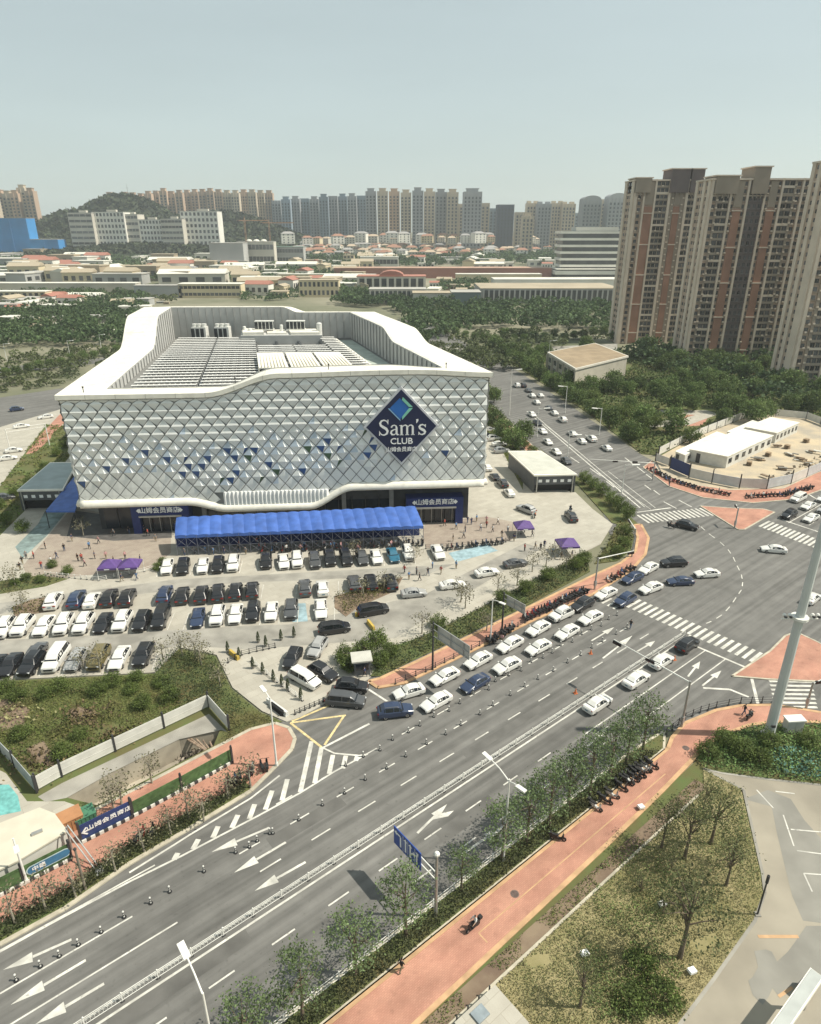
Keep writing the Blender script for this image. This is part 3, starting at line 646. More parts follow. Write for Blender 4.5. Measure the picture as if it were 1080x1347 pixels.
# inner wall ribs
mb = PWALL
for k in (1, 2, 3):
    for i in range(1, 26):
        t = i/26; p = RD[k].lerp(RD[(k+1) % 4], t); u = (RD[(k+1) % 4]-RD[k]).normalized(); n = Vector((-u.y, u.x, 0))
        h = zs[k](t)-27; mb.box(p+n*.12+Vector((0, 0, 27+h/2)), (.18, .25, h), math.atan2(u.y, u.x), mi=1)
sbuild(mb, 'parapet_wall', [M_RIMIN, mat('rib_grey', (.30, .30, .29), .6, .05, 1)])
# deck coordinates a (0..1 left-right), b (0..1 front-back)
def D(a, b, z=27.0): return RD[0].lerp(RD[1], a).lerp(RD[3].lerp(RD[2], a), b)+Vector((0, 0, z))
M_PERG = mat('pergola_white', (.74, .73, .69), .5, .04, 1)
M_PANELG = mat('roof_panel_grey', (.05, .055, .06), .3, .2, 1)
for i in range(23):                                   # rows of slatted roof screens
    b = .03+i*.0385
    for a0, a1 in ((.05, .25), (.26, .45)) + (() if .2 < b < .47 else ((.46, .62), (.63, .78))) + ((.79, .87),):
        if b > .72 and a0 > .44 and a0 < .78: continue
        p, q = D(a0, b, 28.6), D(a1, b+.002, 28.6); d = q-p; mb = MB()
        mb.box((p+q)/2, (d.length, .34, .14), math.atan2(d.y, d.x), rx=.25)
        mb.box((p+q)/2+Vector((0, 1.15, -.35)), (d.length, 1.5, .08), math.atan2(d.y, d.x), mi=1, rx=-.2)
        for k in range(7):
            c = p.lerp(q, k/6); mb.box(c-Vector((0, -.5, .75)), (.12, .12, 1.6)); 
        for k in range(12): c = p.lerp(q, (k+.5)/12); mb.box(c+Vector((0, 1.1, -.2)), (.07, 2.2, .07))
        sbuild(mb, 'roof_screen', [M_PERG, M_PANELG])
for a0, a1 in ((.45, .555), (.565, .67), (.68, .785)):
    mb = MB(); p0, p1, p2, p3 = D(a0, .22, 29.6), D(a1, .22, 29.6), D(a1, .45, 29.9), D(a0, .45, 29.9)
    mb.add([p0, p1, p2, p3]+[p-Vector((0, 0, .3)) for p in (p0, p1, p2, p3)], [(0, 1, 2, 3), (0, 4, 5, 1), (1, 5, 6, 2), (2, 6, 7, 3), (3, 7, 4, 0), (4, 7, 6, 5)])
    for k in range(1, 9):
        x, y = p0.lerp(p1, k/9), p3.lerp(p2, k/9); mb.box((x+y)/2+Vector((0, 0, .06)), (.12, (y-x).length, .1), math.atan2((y-x).y, (y-x).x)-math.pi/2, mi=1)
    for p in (p0, p1, p2, p3): mb.box(p-Vector((0, 0, 1.4)), (.25, .25, 2.4))
    sbuild(mb, 'skylight_canopy', [M_RIM, mat('canopy_rib', (.6, .54, .42), .6, .05, 1)])
for a in (.255, .452, .56, .675, .785):
    mb = MB(); p, q = D(a, .03, 27.8), D(a, .9, 27.8); d = q-p; mb.box((p+q)/2, (.5, d.length, .5), math.atan2(d.y, d.x)-math.pi/2); sbuild(mb, 'roof_duct', [M_PANELG])
mb = MB(); p = [D(.9, .02, 27.05), D(.985, .02, 27.05), D(.985, .93, 27.05), D(.9, .93, 27.05)]; mb.add(p, [(0, 1, 2, 3)]); sbuild(mb, 'roof_walkway', [mat('walkway_green', (.40, .45, .40), .8, .1, .6)])
mb = MB(); p, q = D(.885, .02, 27.3), D(.885, .93, 27.3); d = q-p; mb.box((p+q)/2, (1.6, d.length, .6), math.atan2(d.y, d.x)-math.pi/2); sbuild(mb, 'roof_kerb', [M_RIM])
M_UNIT = mat('unit_white', (.66, .66, .62), .5, .05, 2)
for a in (.13, .155, .18, .255, .28, .305):           # cooling units: white casings with dark louvres
    c = D(a, .955, 27); mb = MB()
    mb.box(c+Vector((0, 0, 2.0)), (1.5, 3.0, 4.0)); mb.box(c+Vector((-.35, -1.55, 2.0)), (1.0, .12, 3.2), mi=1); mb.tube(c+Vector((0, 0, 4.0)), c+Vector((0, 0, 4.8)), .7, .8, 12, mi=0)
    sbuild(mb, 'cooling_unit', [M_UNIT, M_PANELG])
mb = MB(); p = [D(.38, .84), D(.8, .84), D(.8, .97), D(.38, .97)]
mb.prism(p, 27, 29.6); sbuild(mb, 'plant_room', [M_RIMIN])
for a0, a1, b0, b1, z in ((.39, .5, .85, .96, 30.4), (.52, .62, .87, .96, 30.0), (.64, .79, .85, .95, 30.3)):
    mb = MB(); mb.prism([D(a0, b0), D(a1, b0), D(a1, b1), D(a0, b1)], 29.6, z, 0); sbuild(mb, 'plant_block', [M_RIM])
for a0, a1 in ((.46, .56), (.63, .73)):               # louvred box on a white frame
    mb = MB(); n = 5
    for k in range(n):
        c = D(lerp(a0, a1, (k+.5)/n), .93, 0); w = (D(a1, .93)-D(a0, .93)).length/n
        mb.box(c+Vector((0, 0, 31.6)), (w*.86, 1.8, 2.0), mi=1); mb.box(c+Vector((0, 0, 32.75)), (w*.95, 2.1, .25)); mb.box(c+Vector((w*.48, -.95, 31.6)), (.16, .16, 2.4)); mb.box(c+Vector((0, 0, 30.45)), (w, 2.1, .25))
    sbuild(mb, 'louvre_unit', [M_UNIT, M_PANELG])
for a, b, r, h in ((.8, .9, .8, 2.6), (.43, .9, .6, 1.2), (.40, .92, .5, 1.6), (.6, .92, .5, 2.0)):
    c = D(a, b, 0); mb = MB(); mb.tube(c+Vector((0, 0, 27)), c+Vector((0, 0, 29.6+h)), r, n=14); mb.ball(c+Vector((0, 0, 29.6+h)), r, sz=.5, n=14); sbuild(mb, 'roof_tank', [M_UNIT])
for a in (.05, .4, .62, .9):
    mb = MB(); c = QF(a*Lf, ztf(a), -1.2); mb.tube(c, c+Vector((0, 0, .9)), .08); mb.box(c+Vector((0, 0, 1)), (.25, .25, .3)); sbuild(mb, 'roof_lamp', [M_DARK])
# ground floor behind the overhang
def FP(s, off): return QF(s, 0, off)
mb = MB().prism([FP(2, -2.5), FP(Lf-2.6, -2.5), BR+Vector((-5, -6, 0)), BL+Vector((6, -6, 0))], 0, 9.6); sbuild(mb, 'ground_floor_wall', [mat('dark_wall', (.05, .053, .058), .6, .15, .6)])
for i in range(28):
    s = 3+i*2.85; 
    if not (s < 11 or 22 < s < 62 or s > 81): continue
    mb = MB(); a, b = FP(s, -2.43), FP(s+2.6, -2.43)
    mb.quad(a+Vector((0, 0, .3)), b+Vector((0, 0, .3)), b+Vector((0, 0, 5.2)), a+Vector((0, 0, 5.2))); sbuild(mb, 'shop_window', [M_GLASS])
    mb = MB(); c = FP(s+2.72, -2.38); mb.box(c+Vector((0, 0, 3)), (.14, .2, 6), rad(4.5)); sbuild(mb, 'mullion', [M_DARK])
for s in (23.5, 52.5, 62.5):
    mb = MB(); mb.box(FP(s, -2.1)+Vector((0, 0, 4)), (.9, .9, 8), rad(4.5)); sbuild(mb, 'column', [mat('column_grey', (.22, .22, .22), .7, .08, 1)])
def entrance(s, wd):
    M_E = sbuild(MB(), 'entrance', [M_NAVY]); bpy.data.objects.remove(M_E)
    mb = MB(); ang = rad(4.5)
    mb.box(FP(s, -1.0)+Vector((0, 0, 5.1)), (wd, 3.0, 2.0), ang); mb.box(FP(s-wd/2+.8, -1.0)+Vector((0, 0, 2.05)), (1.6, 3.0, 4.1), ang); mb.box(FP(s+wd/2-.8, -1.0)+Vector((0, 0, 2.05)), (1.6, 3.0, 4.1), ang)
    e = sbuild(mb, 'entrance', [M_NAVY])
    mb = MB(); mb.box(FP(s, .6)+Vector((0, 0, 3.95)), (wd-3, .5, .3), ang); sbuild(mb, 'door_canopy', [M_METAL], parent=e)
    for k in range(4):
        mb = MB(); mb.box(FP(s-wd/2+1.6+(wd-3.2)*(k+.5)/4, -.6)+Vector((0, 0, 1.9)), ((wd-3.4)/4-.12, .1, 3.7), ang); mb.box(FP(s-wd/2+1.6+(wd-3.2)*(k+.5)/4, -.53)+Vector((.5, 0, 1.9)), (.1, .1, 3.7), ang, mi=1)
        sbuild(mb, 'door', [M_GLASS, M_METAL], parent=e)
    o = text('\u5c71\u59c6\u4f1a\u5458\u5546\u5e97', 1.35, 'sign_lettering', M_LET, frame(FP(s, .58)+Vector((0, 0, 5.2)), FP(1, 0)-FP(0, 0), (0, 0, 1)), e, .05)
    for k in (-1, 1):
        mb = MB(); c = FP(s+k*wd*.36, .58)+Vector((0, 0, 5.2)); u = (FP(1, 0)-FP(0, 0)); z = Vector((0, 0, .5))
        mb.add([c-u*.5, c-z, c+u*.5, c+z], [(0, 1, 2, 3)]); sbuild(mb, 'sign_emblem', [M_LET], parent=e)
entrance(15.2, 11.5); entrance(71.5, 12)
# ---- diamond sign
SX, SZ = 64.5, 21.85
mb = MB()
def dia(r1, r2, o, mi, th=.3, cs=SX, cz=SZ):
    a = [QF(cs-r1, cz, o), QF(cs, cz-r2, o), QF(cs+r1, cz, o), QF(cs, cz+r2, o)]; b = [QF(cs-r1, cz, o-th), QF(cs, cz-r2, o-th), QF(cs+r1, cz, o-th), QF(cs, cz+r2, o-th)]
    mb.add(a+b, [(0, 1, 2, 3), (0, 4, 5, 1), (1, 5, 6, 2), (2, 6, 7, 3), (3, 7, 4, 0)], mi)
dia(7.45, 7.95, 1.25, 0, 1.2); dia(6.95, 7.4, 1.32, 1, .1)
sg = sbuild(mb, 'wall_sign', [mat('sign_border', (.55, .56, .58), .5, .05, 1), mat('sign_navy', (.012, .018, .06), .4, .05, 1)])
mb = MB()
def lq(pts, mi): mb.add([QF(SX+a, SZ+b, 1.38+.03*mi) for a, b in pts], [tuple(range(len(pts)))], mi)
cx, cz = -.1, 3.75
lq([(cx-2.2, cz), (cx-.1, cz-2.2), (cx+1.7, cz-.1), (cx-.2, cz+2.0)], 0)
mb.m[-1] = 0
def lq2(pts, mi): mb.add([QF(SX+a, SZ+b, 1.42) for a, b in pts], [tuple(range(len(pts)))], mi)
lq2([(cx+.1, cz+2.1), (cx+.5, cz+1.75), (cx+1.75, cz+.15), (cx+2.3, cz)], 1) if 0 else None
lq2([(cx+.2, cz+1.65), (cx+1.6, cz+.2), (cx+2.35, cz+.2), (cx+.4, cz+2.2)], 1); lq2([(cx+1.6, cz), (cx+.25, cz-1.7), (cx+.25, cz-2.35), (cx+2.35, cz)], 1)
lq2([(cx-2.55, cz), (cx-.1, cz-2.6), (cx-.1, cz-2.3), (cx-2.25, cz)], 2)
for f in range(len(mb.f)): pass
sbuild(mb, 'sign_logo', [mat('logo_blue', (.02, .13, .42), .4, .05, 1), mat('logo_green', (.22, .55, .42), .4, .05, 1), mat('logo_light', (.25, .45, .65), .4, .05, 1)], parent=sg)
def stroke(pts, ws, n=1):
    """ribbon along pts (sign coords) with widths ws"""
    q = [Vector((a, b)) for a, b in pts]
    for i in range(len(q)-1):
        d = (q[i+1]-q[i]); 
        if d.length < 1e-5: continue
        d0 = (q[min(i+1, len(q)-1)]-q[max(i-1, 0)]).normalized(); d1 = (q[min(i+2, len(q)-1)]-q[i]).normalized()
        n0 = Vector((-d0.y, d0.x))*ws[i]/2; n1 = Vector((-d1.y, d1.x))*ws[i+1]/2
        A = [q[i]-n0, q[i+1]-n1, q[i+1]+n1, q[i]+n0]
        mb.add([QF(SX+p.x, SZ+p.y, 1.40) for p in A], [(0, 1, 2, 3)])
def glyph(ch, x, y, k):
    T = lambda pts: [(x+a*k, y+b*k) for a, b in pts]
    W = lambda ws: [w*k for w in ws]
    if ch in 'Ss':
        h = 1.5 if ch == 'S' else 1.0; w = 1.0 if ch == 'S' else .78
        c = [(.84, 1.15), (.74, 1.36), (.5, 1.46), (.26, 1.38), (.14, 1.16), (.2, .96), (.42, .8), (.68, .64), (.82, .42), (.74, .17), (.48, .04), (.24, .1), (.08, .36)]
        stroke(T([(a*w, b*h/1.5) for a, b in c]), W([.07, .1, .13, .17, .2, .22, .25, .25, .22, .18, .13, .1, .07]))
        stroke(T([(.86*w, 1.05*h/1.5), (.86*w, 1.5*h/1.5)]), W([.05, .09])); stroke(T([(.07*w, 0), (.07*w, .45*h/1.5)]), W([.09, .05]))
    if ch == 'a':
        stroke(T([(.14, .74), (.24, .92), (.42, .97), (.58, .88), (.62, .7), (.62, .2), (.7, .06), (.84, .06)]), W([.16, .12, .1, .13, .19, .2, .16, .06]))
        stroke(T([(.62, .6), (.38, .54), (.16, .42), (.1, .24), (.2, .08), (.4, .06), (.6, .22)]), W([.07, .1, .16, .2, .17, .1, .06]))
    if ch == 'm':
        for i in range(3):
            xx = .2+i*.52; stroke(T([(xx, 0), (xx, .9 if i == 0 else .78)]), W([.19, .19])); stroke(T([(xx-.18, .03), (xx+.18, .03)]), W([.06, .06]))
            if i < 2: stroke(T([(xx+.04, .72), (xx+.2, .92), (xx+.36, .96), (xx+.5, .86), (xx+.52, .74)]), W([.06, .09, .12, .16, .19]))
        stroke(T([(.0, .92), (.28, .94)]), W([.07, .07]))
    if ch == "'": stroke(T([(.16, 1.5), (.18, 1.36), (.1, 1.12)]), W([.22, .2, .04]))
mb = MB(); k = 2.15; y = -1.72; xx = -4.5
for ch, adv in (('S', 1.02), ('a', .88), ('m', 1.48), ("'", .26), ('s', .8)): glyph(ch, xx, y, k); xx += adv*k
sbuild(mb, 'sign_lettering', [M_LET], parent=sg)
ud = (F1-F0).normalized()
text('CLUB', 1.75, 'sign_lettering', M_LET, frame(QF(SX, SZ-3.0, 1.38), ud, (0, 0, 1)), sg, .03, xs=1.05)
text('\u5c71\u59c6\u4f1a\u5458\u5546\u5e97', 1.05, 'sign_lettering', M_LET, frame(QF(SX, SZ-4.7, 1.38), ud, (0, 0, 1)), sg, .03)
# ---- blue awning on scaffolding
AW0, AW1 = P(230, 705, 4.3), P(557, 692, 4.3); BK0, BK1 = P(232, 681, 6.0), P(546, 666, 6.0)
aw = thing('blue_awning', (AW0+AW1)/2*Vector((1, 1, 0)) if 0 else Vector(((AW0.x+AW1.x)/2, (AW0.y+AW1.y)/2, 0)), 0, 'long corrugated blue awning on scaffolding along the front of the white building', 'awning')
AO = -aw.location
mb = MB(); n = 22; rings = []
for i in range(n*8+1):
    t = i/(n*8); ph = (i % 8)/8; sag = .16*abs(math.sin(math.pi*ph)); a, b = AW0.lerp(AW1, t), BK0.lerp(BK1, t); row = []
    for j in range(7):
        p = a.lerp(b, j/6); bow = .35*math.sin(math.pi*j/6); row.append(p+Vector((0, 0, sag+bow*.5)))
    row = [a+Vector((0, -.05, -.55+sag*.4))]+row; rings.append(row)
mb.loft(rings, 0, closed=False, caps=False); o = mb.build('canopy', [M_BLUEC], aw); o.location = AO
mb = MB(); rr = 24
for i in range(rr+1):
    a, b = AW0.lerp(AW1, i/rr), BK0.lerp(BK1, i/rr)
    for p in (a, b): mb.tube((p.x, p.y, 0), p, .05, n=5)
    mb.tube((a.x, a.y, 3.6), (b.x, b.y, 3.6), .04, n=5); mb.tube((a.x, a.y, 1.7), (b.x, b.y, 1.7), .04, n=5)
    if i < rr:
        c, d = AW0.lerp(AW1, (i+1)/rr), BK0.lerp(BK1, (i+1)/rr)
        for p, q in ((a, c), (b, d)):
            for z0, z1 in ((.3, 2.0), (2.0, 4.0)):
                mb.tube((p.x, p.y, z0), (q.x, q.y, z1), .035, n=4); mb.tube((p.x, p.y, z1), (q.x, q.y, z0), .035, n=4)
            for z in (2.0, 4.0): mb.tube((p.x, p.y, z), (q.x, q.y, z), .04, n=4)
o = mb.build('scaffold_frame', [mat('scaffold', (.20, .21, .25), .5, .1, 1, metal=.4)], aw); o.location = AO
mb = MB()
for i in range(11):
    p = AW0.lerp(BK0, .8).lerp(AW1.lerp(BK1, .8), (i+.5)/11); mb.box((p.x, p.y, 2.6), (5.4, .12, 5.0), rad(4.5), mi=0)  # navy sheets added full height, standing in for shade under the canopy
o = mb.build('shade_stand_in', [M_NAVY, M_BLUEC], aw); o.location = AO
# left small blue canopy
q = [P(60, 672, 4), P(99, 672, 4), P(106, 642, 5), P(100, 624, 5)]; c = sum(q, Vector())/4
mb = MB(); mb.add([p-Vector((c.x, c.y, 0)) for p in q]+[p-Vector((c.x, c.y, .35)) for p in q], [(0, 1, 2, 3), (0, 4, 5, 1), (1, 5, 6, 2), (2, 6, 7, 3), (3, 7, 4, 0), (7, 6, 5, 4)])
aw2 = thing('blue_awning', (c.x, c.y, 0), 0, 'short steep blue canopy between the ramp hut and the building corner', 'awning')
mb.build('canopy', [M_BLUEC], aw2); mb = MB()
for p in q: mb.tube((p.x-c.x, p.y-c.y, 0), (p.x-c.x, p.y-c.y, p.z), .09, n=6)
mb.build('post', [M_DARK], aw2)
# ---- ramp huts
M_HUT = mat('hut_wall', (.09, .095, .10), .5, .08, 1); M_HROOF = mat('hut_roof', (.50, .50, .44), .6, .06, .5); M_HROOF2 = mat('hut_roof_blue', (.33, .39, .39), .6, .08, .5)
def hut(roof, h, rise, label, roofm, signs, signpx):
    w = [P(*a, h) for a in roof]; c = sum(w, Vector())/len(w); c.z = 0
    t = thing('ramp_entrance', c, 0, label, 'ramp hut'); loc = [p-c for p in w]
    body = [Vector((p.x*.94, p.y*.97, 0)) for p in loc]
    mb = MB()
    for i in range(len(body)):
        if i == 0: continue
        a, b = body[i], body[(i+1) % len(body)]; d = b-a
        mb.box((a+b)/2+Vector((0, 0, h/2-.15)), (d.length, .25, h-.3), math.atan2(d.y, d.x))
    a, b = body[0], body[1]; d = b-a
    mb.box((a+b)/2+Vector((0, 0, h-1.35)), (d.length, .3, 2.3), math.atan2(d.y, d.x)); mb.box((a+b)/2+Vector((0, 1.4, .9)), (d.length*.98, .2, 1.8), math.atan2(d.y, d.x), mi=1)
    mb.build('wall', [M_HUT, M_BLACK], t)
    mb = MB(); mb.prism(loc, h-.35, h); 
    mb.build('roof', [M_RIM, M_HROOF], t)
    mb = MB(); mb.prism([p*.93 for p in loc], h, h+.06); mb.build('roof_panel', [roofm], t)
    u = d.normalized(); n = Vector((u.y, -u.x, 0)); n = n if n.y < 0 else -n
    mc = (a+b)/2+n*.17
    for s, dz, sz, x0 in signs:
        text(s, sz, 'sign_lettering', M_LET, frame(mc+Vector((0, 0, h+dz))+u*x0, u, (0, 0, 1)), t, .02)
    for k in range(5):
        mb = MB()
        cc = mc+u*(d.length*(-.36+.18*k))+Vector((0, 0, h-1.55))
        mb.add([cc-u*.42+Vector((0, 0, -.35)), cc+u*.42+Vector((0, 0, -.35)), cc+u*.42+Vector((0, 0, .35)), cc-u*.42+Vector((0, 0, .35))], [(0, 1, 2, 3)])
        mb.build('sign_square', [M_LET], t)
    for s in (0.06, .94): 
        mb = MB(); p = a.lerp(b, s); mb.tube((p.x, p.y-.3, 0), (p.x, p.y-.3, h-.4), .14, n=8); mb.build('post', [M_METAL], t)
    return t
hut([(703, 625), (760, 624), (712, 593), (668, 593)], 4.6, 0, 'grey box hut with pale roof over the car ramp right of the building', M_HROOF, [('\u505c\u8f66\u573a\u5165\u53e3', .95, -.75, 0)], 0)
hut([(22, 645), (83, 644), (102, 608), (66, 608)], 5.0, 0, 'dark hut with blue-grey roof over the car ramp left of the building', M_HROOF2, [('\u505c\u8f66\u573a\u5165\u53e3', .95, -.75, 0)], 0)
# ================================================================== RESIDENTIAL TOWERS (right)
M_TW = mat('tower_beige', (.44, .33, .255), .8, .08, .12, world=False)
M_TW2 = mat('tower_grey', (.32, .265, .21), .8, .08, .12, world=False)
M_TB = mat('tower_brick', (.36, .195, .135), .85, .1, .2, world=False)
M_TBD = mat('tower_dark', (.15, .12, .115), .8, .1, .2, world=False)
M_TWH = mat('tower_trim', (.64, .54, .44), .7, .06, .2, world=False)
M_WIN = mat('window_glass', (.06, .062, .064), .2, .2, .15, spec=.5, objrand=.8, island=.85)
M_WFR = mat('window_frame', (.22, .215, .20), .6, .1, .4)
FH = 2.95
def window_mesh(w, h):
    mb = MB(); mb.box((0, .05, 0), (w, .1, h), mi=0)
    mb.box((0, -.02, h/2), (w+.16, .12, .1), mi=1); mb.box((0, -.02, -h/2), (w+.2, .16, .12), mi=1); mb.box((w*.08, -.02, 0), (.07, .1, h), mi=1)
    return mb.mesh('window', [M_WIN, M_WFR])
WM = {}
def wmesh(w, h):
    k = (round(w, 1), round(h, 1))
    if k not in WM: WM[k] = window_mesh(w, h)
    return WM[k]
def tower(label, x0, y0, width, depth, nf, pattern, rz, rooftop, side_pat):
    H = nf*FH; t = thing('apartment_tower', (x0, y0, 0), rz, label, 'apartment tower', 'apartment towers on the right')
    wallb = MB(); wallb.box((width/2, depth/2, H/2), (width, depth, H))
    tot = sum(w for _, w in pattern); k = width/tot; x = 0; wins = []; rib = MB(); brick = MB(); slab = MB(); dark = MB()
    for kind, w in pattern:
        w *= k; c = x+w/2
        if kind == 'P': rib.box((c, -.35, H/2+.4), (w, .9, H+.8))
        elif kind == 'p':
            rib.box((c, -.15, H/2), (w, .5, H), mi=1)
            for f in range(1, nf): rib.box((c+random.uniform(-.2, .2)*w, -.6, f*FH+.9+random.uniform(0, .3)), (.85, .42, .6), mi=0)
        elif kind == 'B':
            brick.box((c, -.25, H*.43), (w*.94, .6, H*.86-1)); brick.box((c, -.22, H*.93), (w*.94, .5, H*.14-.6), mi=1)
            for f in range(2, nf, 5): slab.box((c, -.38, f*FH), (w*1.15, 1.0, .5))
            for f in range(nf): wins.append((c-w*.5-.0, -.58, f*FH+1.7, .75, 1.3)) if 0 else None
        elif kind in 'Ww':
            if kind == 'W': dark.box((c, .02, H/2), (w, .12, H))
            for f in range(nf):
                if kind == 'w': wins.append((c, -.1, f*FH+1.65, min(1.5, w*.75), 1.5))
                else:
                    n = max(1, round(w/2.0))
                    for q in range(n): wins.append((x+w*(q+.5)/n, -.12, f*FH+1.75, w/n*.78, 1.75))
                if random.random() < .4: rib.box((x+w*random.uniform(.2, .8), -.75, f*FH+.75), (.8, .4, .55), mi=0)
                slab.box((c, -.3, f*FH+.42), (w, .55 if kind == 'W' else .3, .95 if kind == 'W' else .2), mi=1 if f % 5 else 0)
                if kind == 'W':
                    for q in range(1, n): slab.box((x+w*q/n, -.25, f*FH+1.7), (.3, .45, 1.7), mi=1)
        elif kind == 'D':
            dark.box((c, -.05, H/2), (w, .3, H))
            for f in range(nf):
                for q in range(3): wins.append((x+w*(q+.5)/3, -.26, f*FH+1.7, w/3*.5, 1.6))
                slab.box((c, -.3, f*FH+.4), (w, .4, .25), mi=2)
        x += w
    # left side
    ns = []
    for i, kk in enumerate(side_pat):
        cy = depth*(i+.5)/len(side_pat); w = depth/len(side_pat)
        if kk == 'P': rib.box((-.2, cy, H/2), (.6, w, H))
        elif kk == 'w':
            for f in range(nf): ns.append((cy, f*FH+1.7, w*.55))
    for cy, z, w in ns: slab.box((-.04, cy, z), (.1, w, 1.4), mi=3)
    for src, off in ((rib, 1), (brick, 3), (dark, 5), (slab, 6)):
        o_ = len(wallb.v); wallb.v += src.v; wallb.f += [tuple(i+o_ for i in f) for f in src.f]; wallb.m += [m+off for m in src.m]
    wallb.build('wall', [M_TW, M_TWH, M_TW2, M_TB, M_TW2, M_TBD, M_TWH, M_TW2, M_TBD, M_WIN], t)
    wins.sort(key=lambda q: -q[3]*q[4]-.02*q[2])
    for q in wins[:90]:
        o = part('window', wmesh(q[3], q[4]), t); o.location = q[:3]
    mb = MB()
    for q in wins[90:]:
        mb.box((q[0], q[1]+.05, q[2]), (q[3], .1, q[4]), mi=0); mb.box((q[0], q[1]-.02, q[2]-q[4]/2), (q[3]+.2, .16, .12), mi=1); mb.box((q[0]+q[3]*.08, q[1]-.02, q[2]), (.07, .1, q[4]), mi=1)
    if wins[90:]: o = mb.build('windows', [M_WIN, M_WFR], t); o['kind'] = 'stuff'
    mb = MB(); mb.box((width/2, depth/2-.4, H+.35), (width+1.4, depth+1.4, .7)); mb.box((width/2, depth/2, H-6*1.0), (width+.5, depth+.5, .4)); mb.build('roof_cornice', [M_TWH], t)
    for (a, b, h, m) in rooftop:
        mb = MB(); xa, xb = a*width, b*width
        mb.box(((xa+xb)/2, depth*.35-.6, H+.7+h/2-3), (xb-xa, depth*.7+1.6, h+6), mi=0)
        for q in range(4): mb.box((xa+(xb-xa)*(q+.5)/4, -1.0, H+h/2-4), (.35, .5, h+6), mi=1)
        mb.box(((xa+xb)/2, depth*.35-.6, H+.9+h), (xb-xa+1.2, depth*.7+2.4, .5), mi=2); mb.build('roof_pavilion', [M_TBD if m else M_TW2, M_TW2, M_TWH], t)
    return t
T1 = PD(811, 452, 372); T1e = PD(905, 452, 372); T2 = PD(899, 478, 316); T2e = PD(1012, 478, 316); T3 = PD(1034, 512, 262)
tower('leftmost beige apartment tower with two brick strips and a grey roof block', T1.x, 372, T1e.x-T1.x, 16, 27, [('P', 1), ('w', 2), ('P', .6), ('B', 3), ('P', .6), ('W', 4), ('P', .8), ('p', 1.4), ('B', 2.2), ('p', 1.4), ('P', .8), ('W', 4), ('P', .9), ('w', 2), ('P', 1)], 0, [(.44, .68, 4.5, 1), (.7, .86, 4.5, 1), (0, .2, .5, 0)], 'PwwP')
tower('middle wide brick and beige apartment tower beside the leftmost one', T2.x, 316, T2e.x-T2.x+2, 16, 26, [('P', .9), ('w', 1.8), ('p', .6), ('W', 4.4), ('P', .8), ('w', 1.2), ('B', 3.4), ('w', 1.2), ('P', .8), ('D', 6), ('P', .8), ('w', 1.2), ('B', 3.2), ('w', 1.2), ('P', .8), ('W', 4.4), ('p', .8), ('w', 2), ('P', .8), ('w', 2), ('P', .8)], 0, [(.40, .56, 4.2, 0), (.03, .26, .8, 0)], 'PwPwwP')
tower('rightmost apartment tower cut off by the picture edge', T3.x, 262, 44, 14, 27, [('P', .9), ('w', 2), ('p', 1), ('W', 4.4), ('P', .8), ('w', 1.6), ('B', 4), ('w', 1.6), ('P', .8), ('W', 5), ('P', .8), ('B', 4), ('P', .8), ('W', 4.4), ('P', .8)], 0, [(.05, .22, 4, 1)], 'PPwPwP')
# ================================================================== SMALL HALL BESIDE THE STREET
q = [P(720, 463, 9), P(757, 485, 9), P(827, 468, 9), P(783, 451, 9)]
q = [Vector((p.x, p.y, 0)) for p in q]; c = sum(q, Vector())/4
hl = thing('stone_hall', c, 0, 'low pale stone hall with flat tan roof among trees by the side street', 'building')
loc = [p-c for p in q]
M_STONE = mat('hall_stone', (.42, .39, .32), .85, .08, .3, world=False)
MB().prism([p*.97 for p in loc], 0, 8.6).build('wall', [M_STONE], hl)
MB().prism(loc, 8.3, 9.0, 0).build('cornice', [mat('hall_cornice', (.55, .52, .45), .8, .06, .4, world=False)], hl)
MB().prism([p*.95 for p in loc], 9.0, 9.06).build('roof', [mat('hall_roof', (.30, .23, .15), .9, .1, .3, world=False)], hl)
for i, nn in ((0, 5), (1, 0), (3, 0)):
    a, b = loc[i]*.972, loc[(i+1) % 4]*.972; d = b-a; u = d.normalized(); n = Vector((u.y, -u.x, 0)); n = n if n.dot(a) > 0 else -n
    for k in range(nn):
        p = a.lerp(b, (k+.5)/nn)+n*.05
        for z, h in ((2.3, 3.0), (6.2, 1.8)):
            mb = MB(); mb.box(p+Vector((0, 0, z)), (d.length/nn*.5, .3, h), math.atan2(d.y, d.x)); mb.build('window', [M_WIN], hl)
        mb = MB(); mb.box(a.lerp(b, k/nn)+n*.3+Vector((0, 0, 4)), (.8, .7, 8), math.atan2(d.y, d.x)); mb.build('pilaster', [M_STONE], hl)
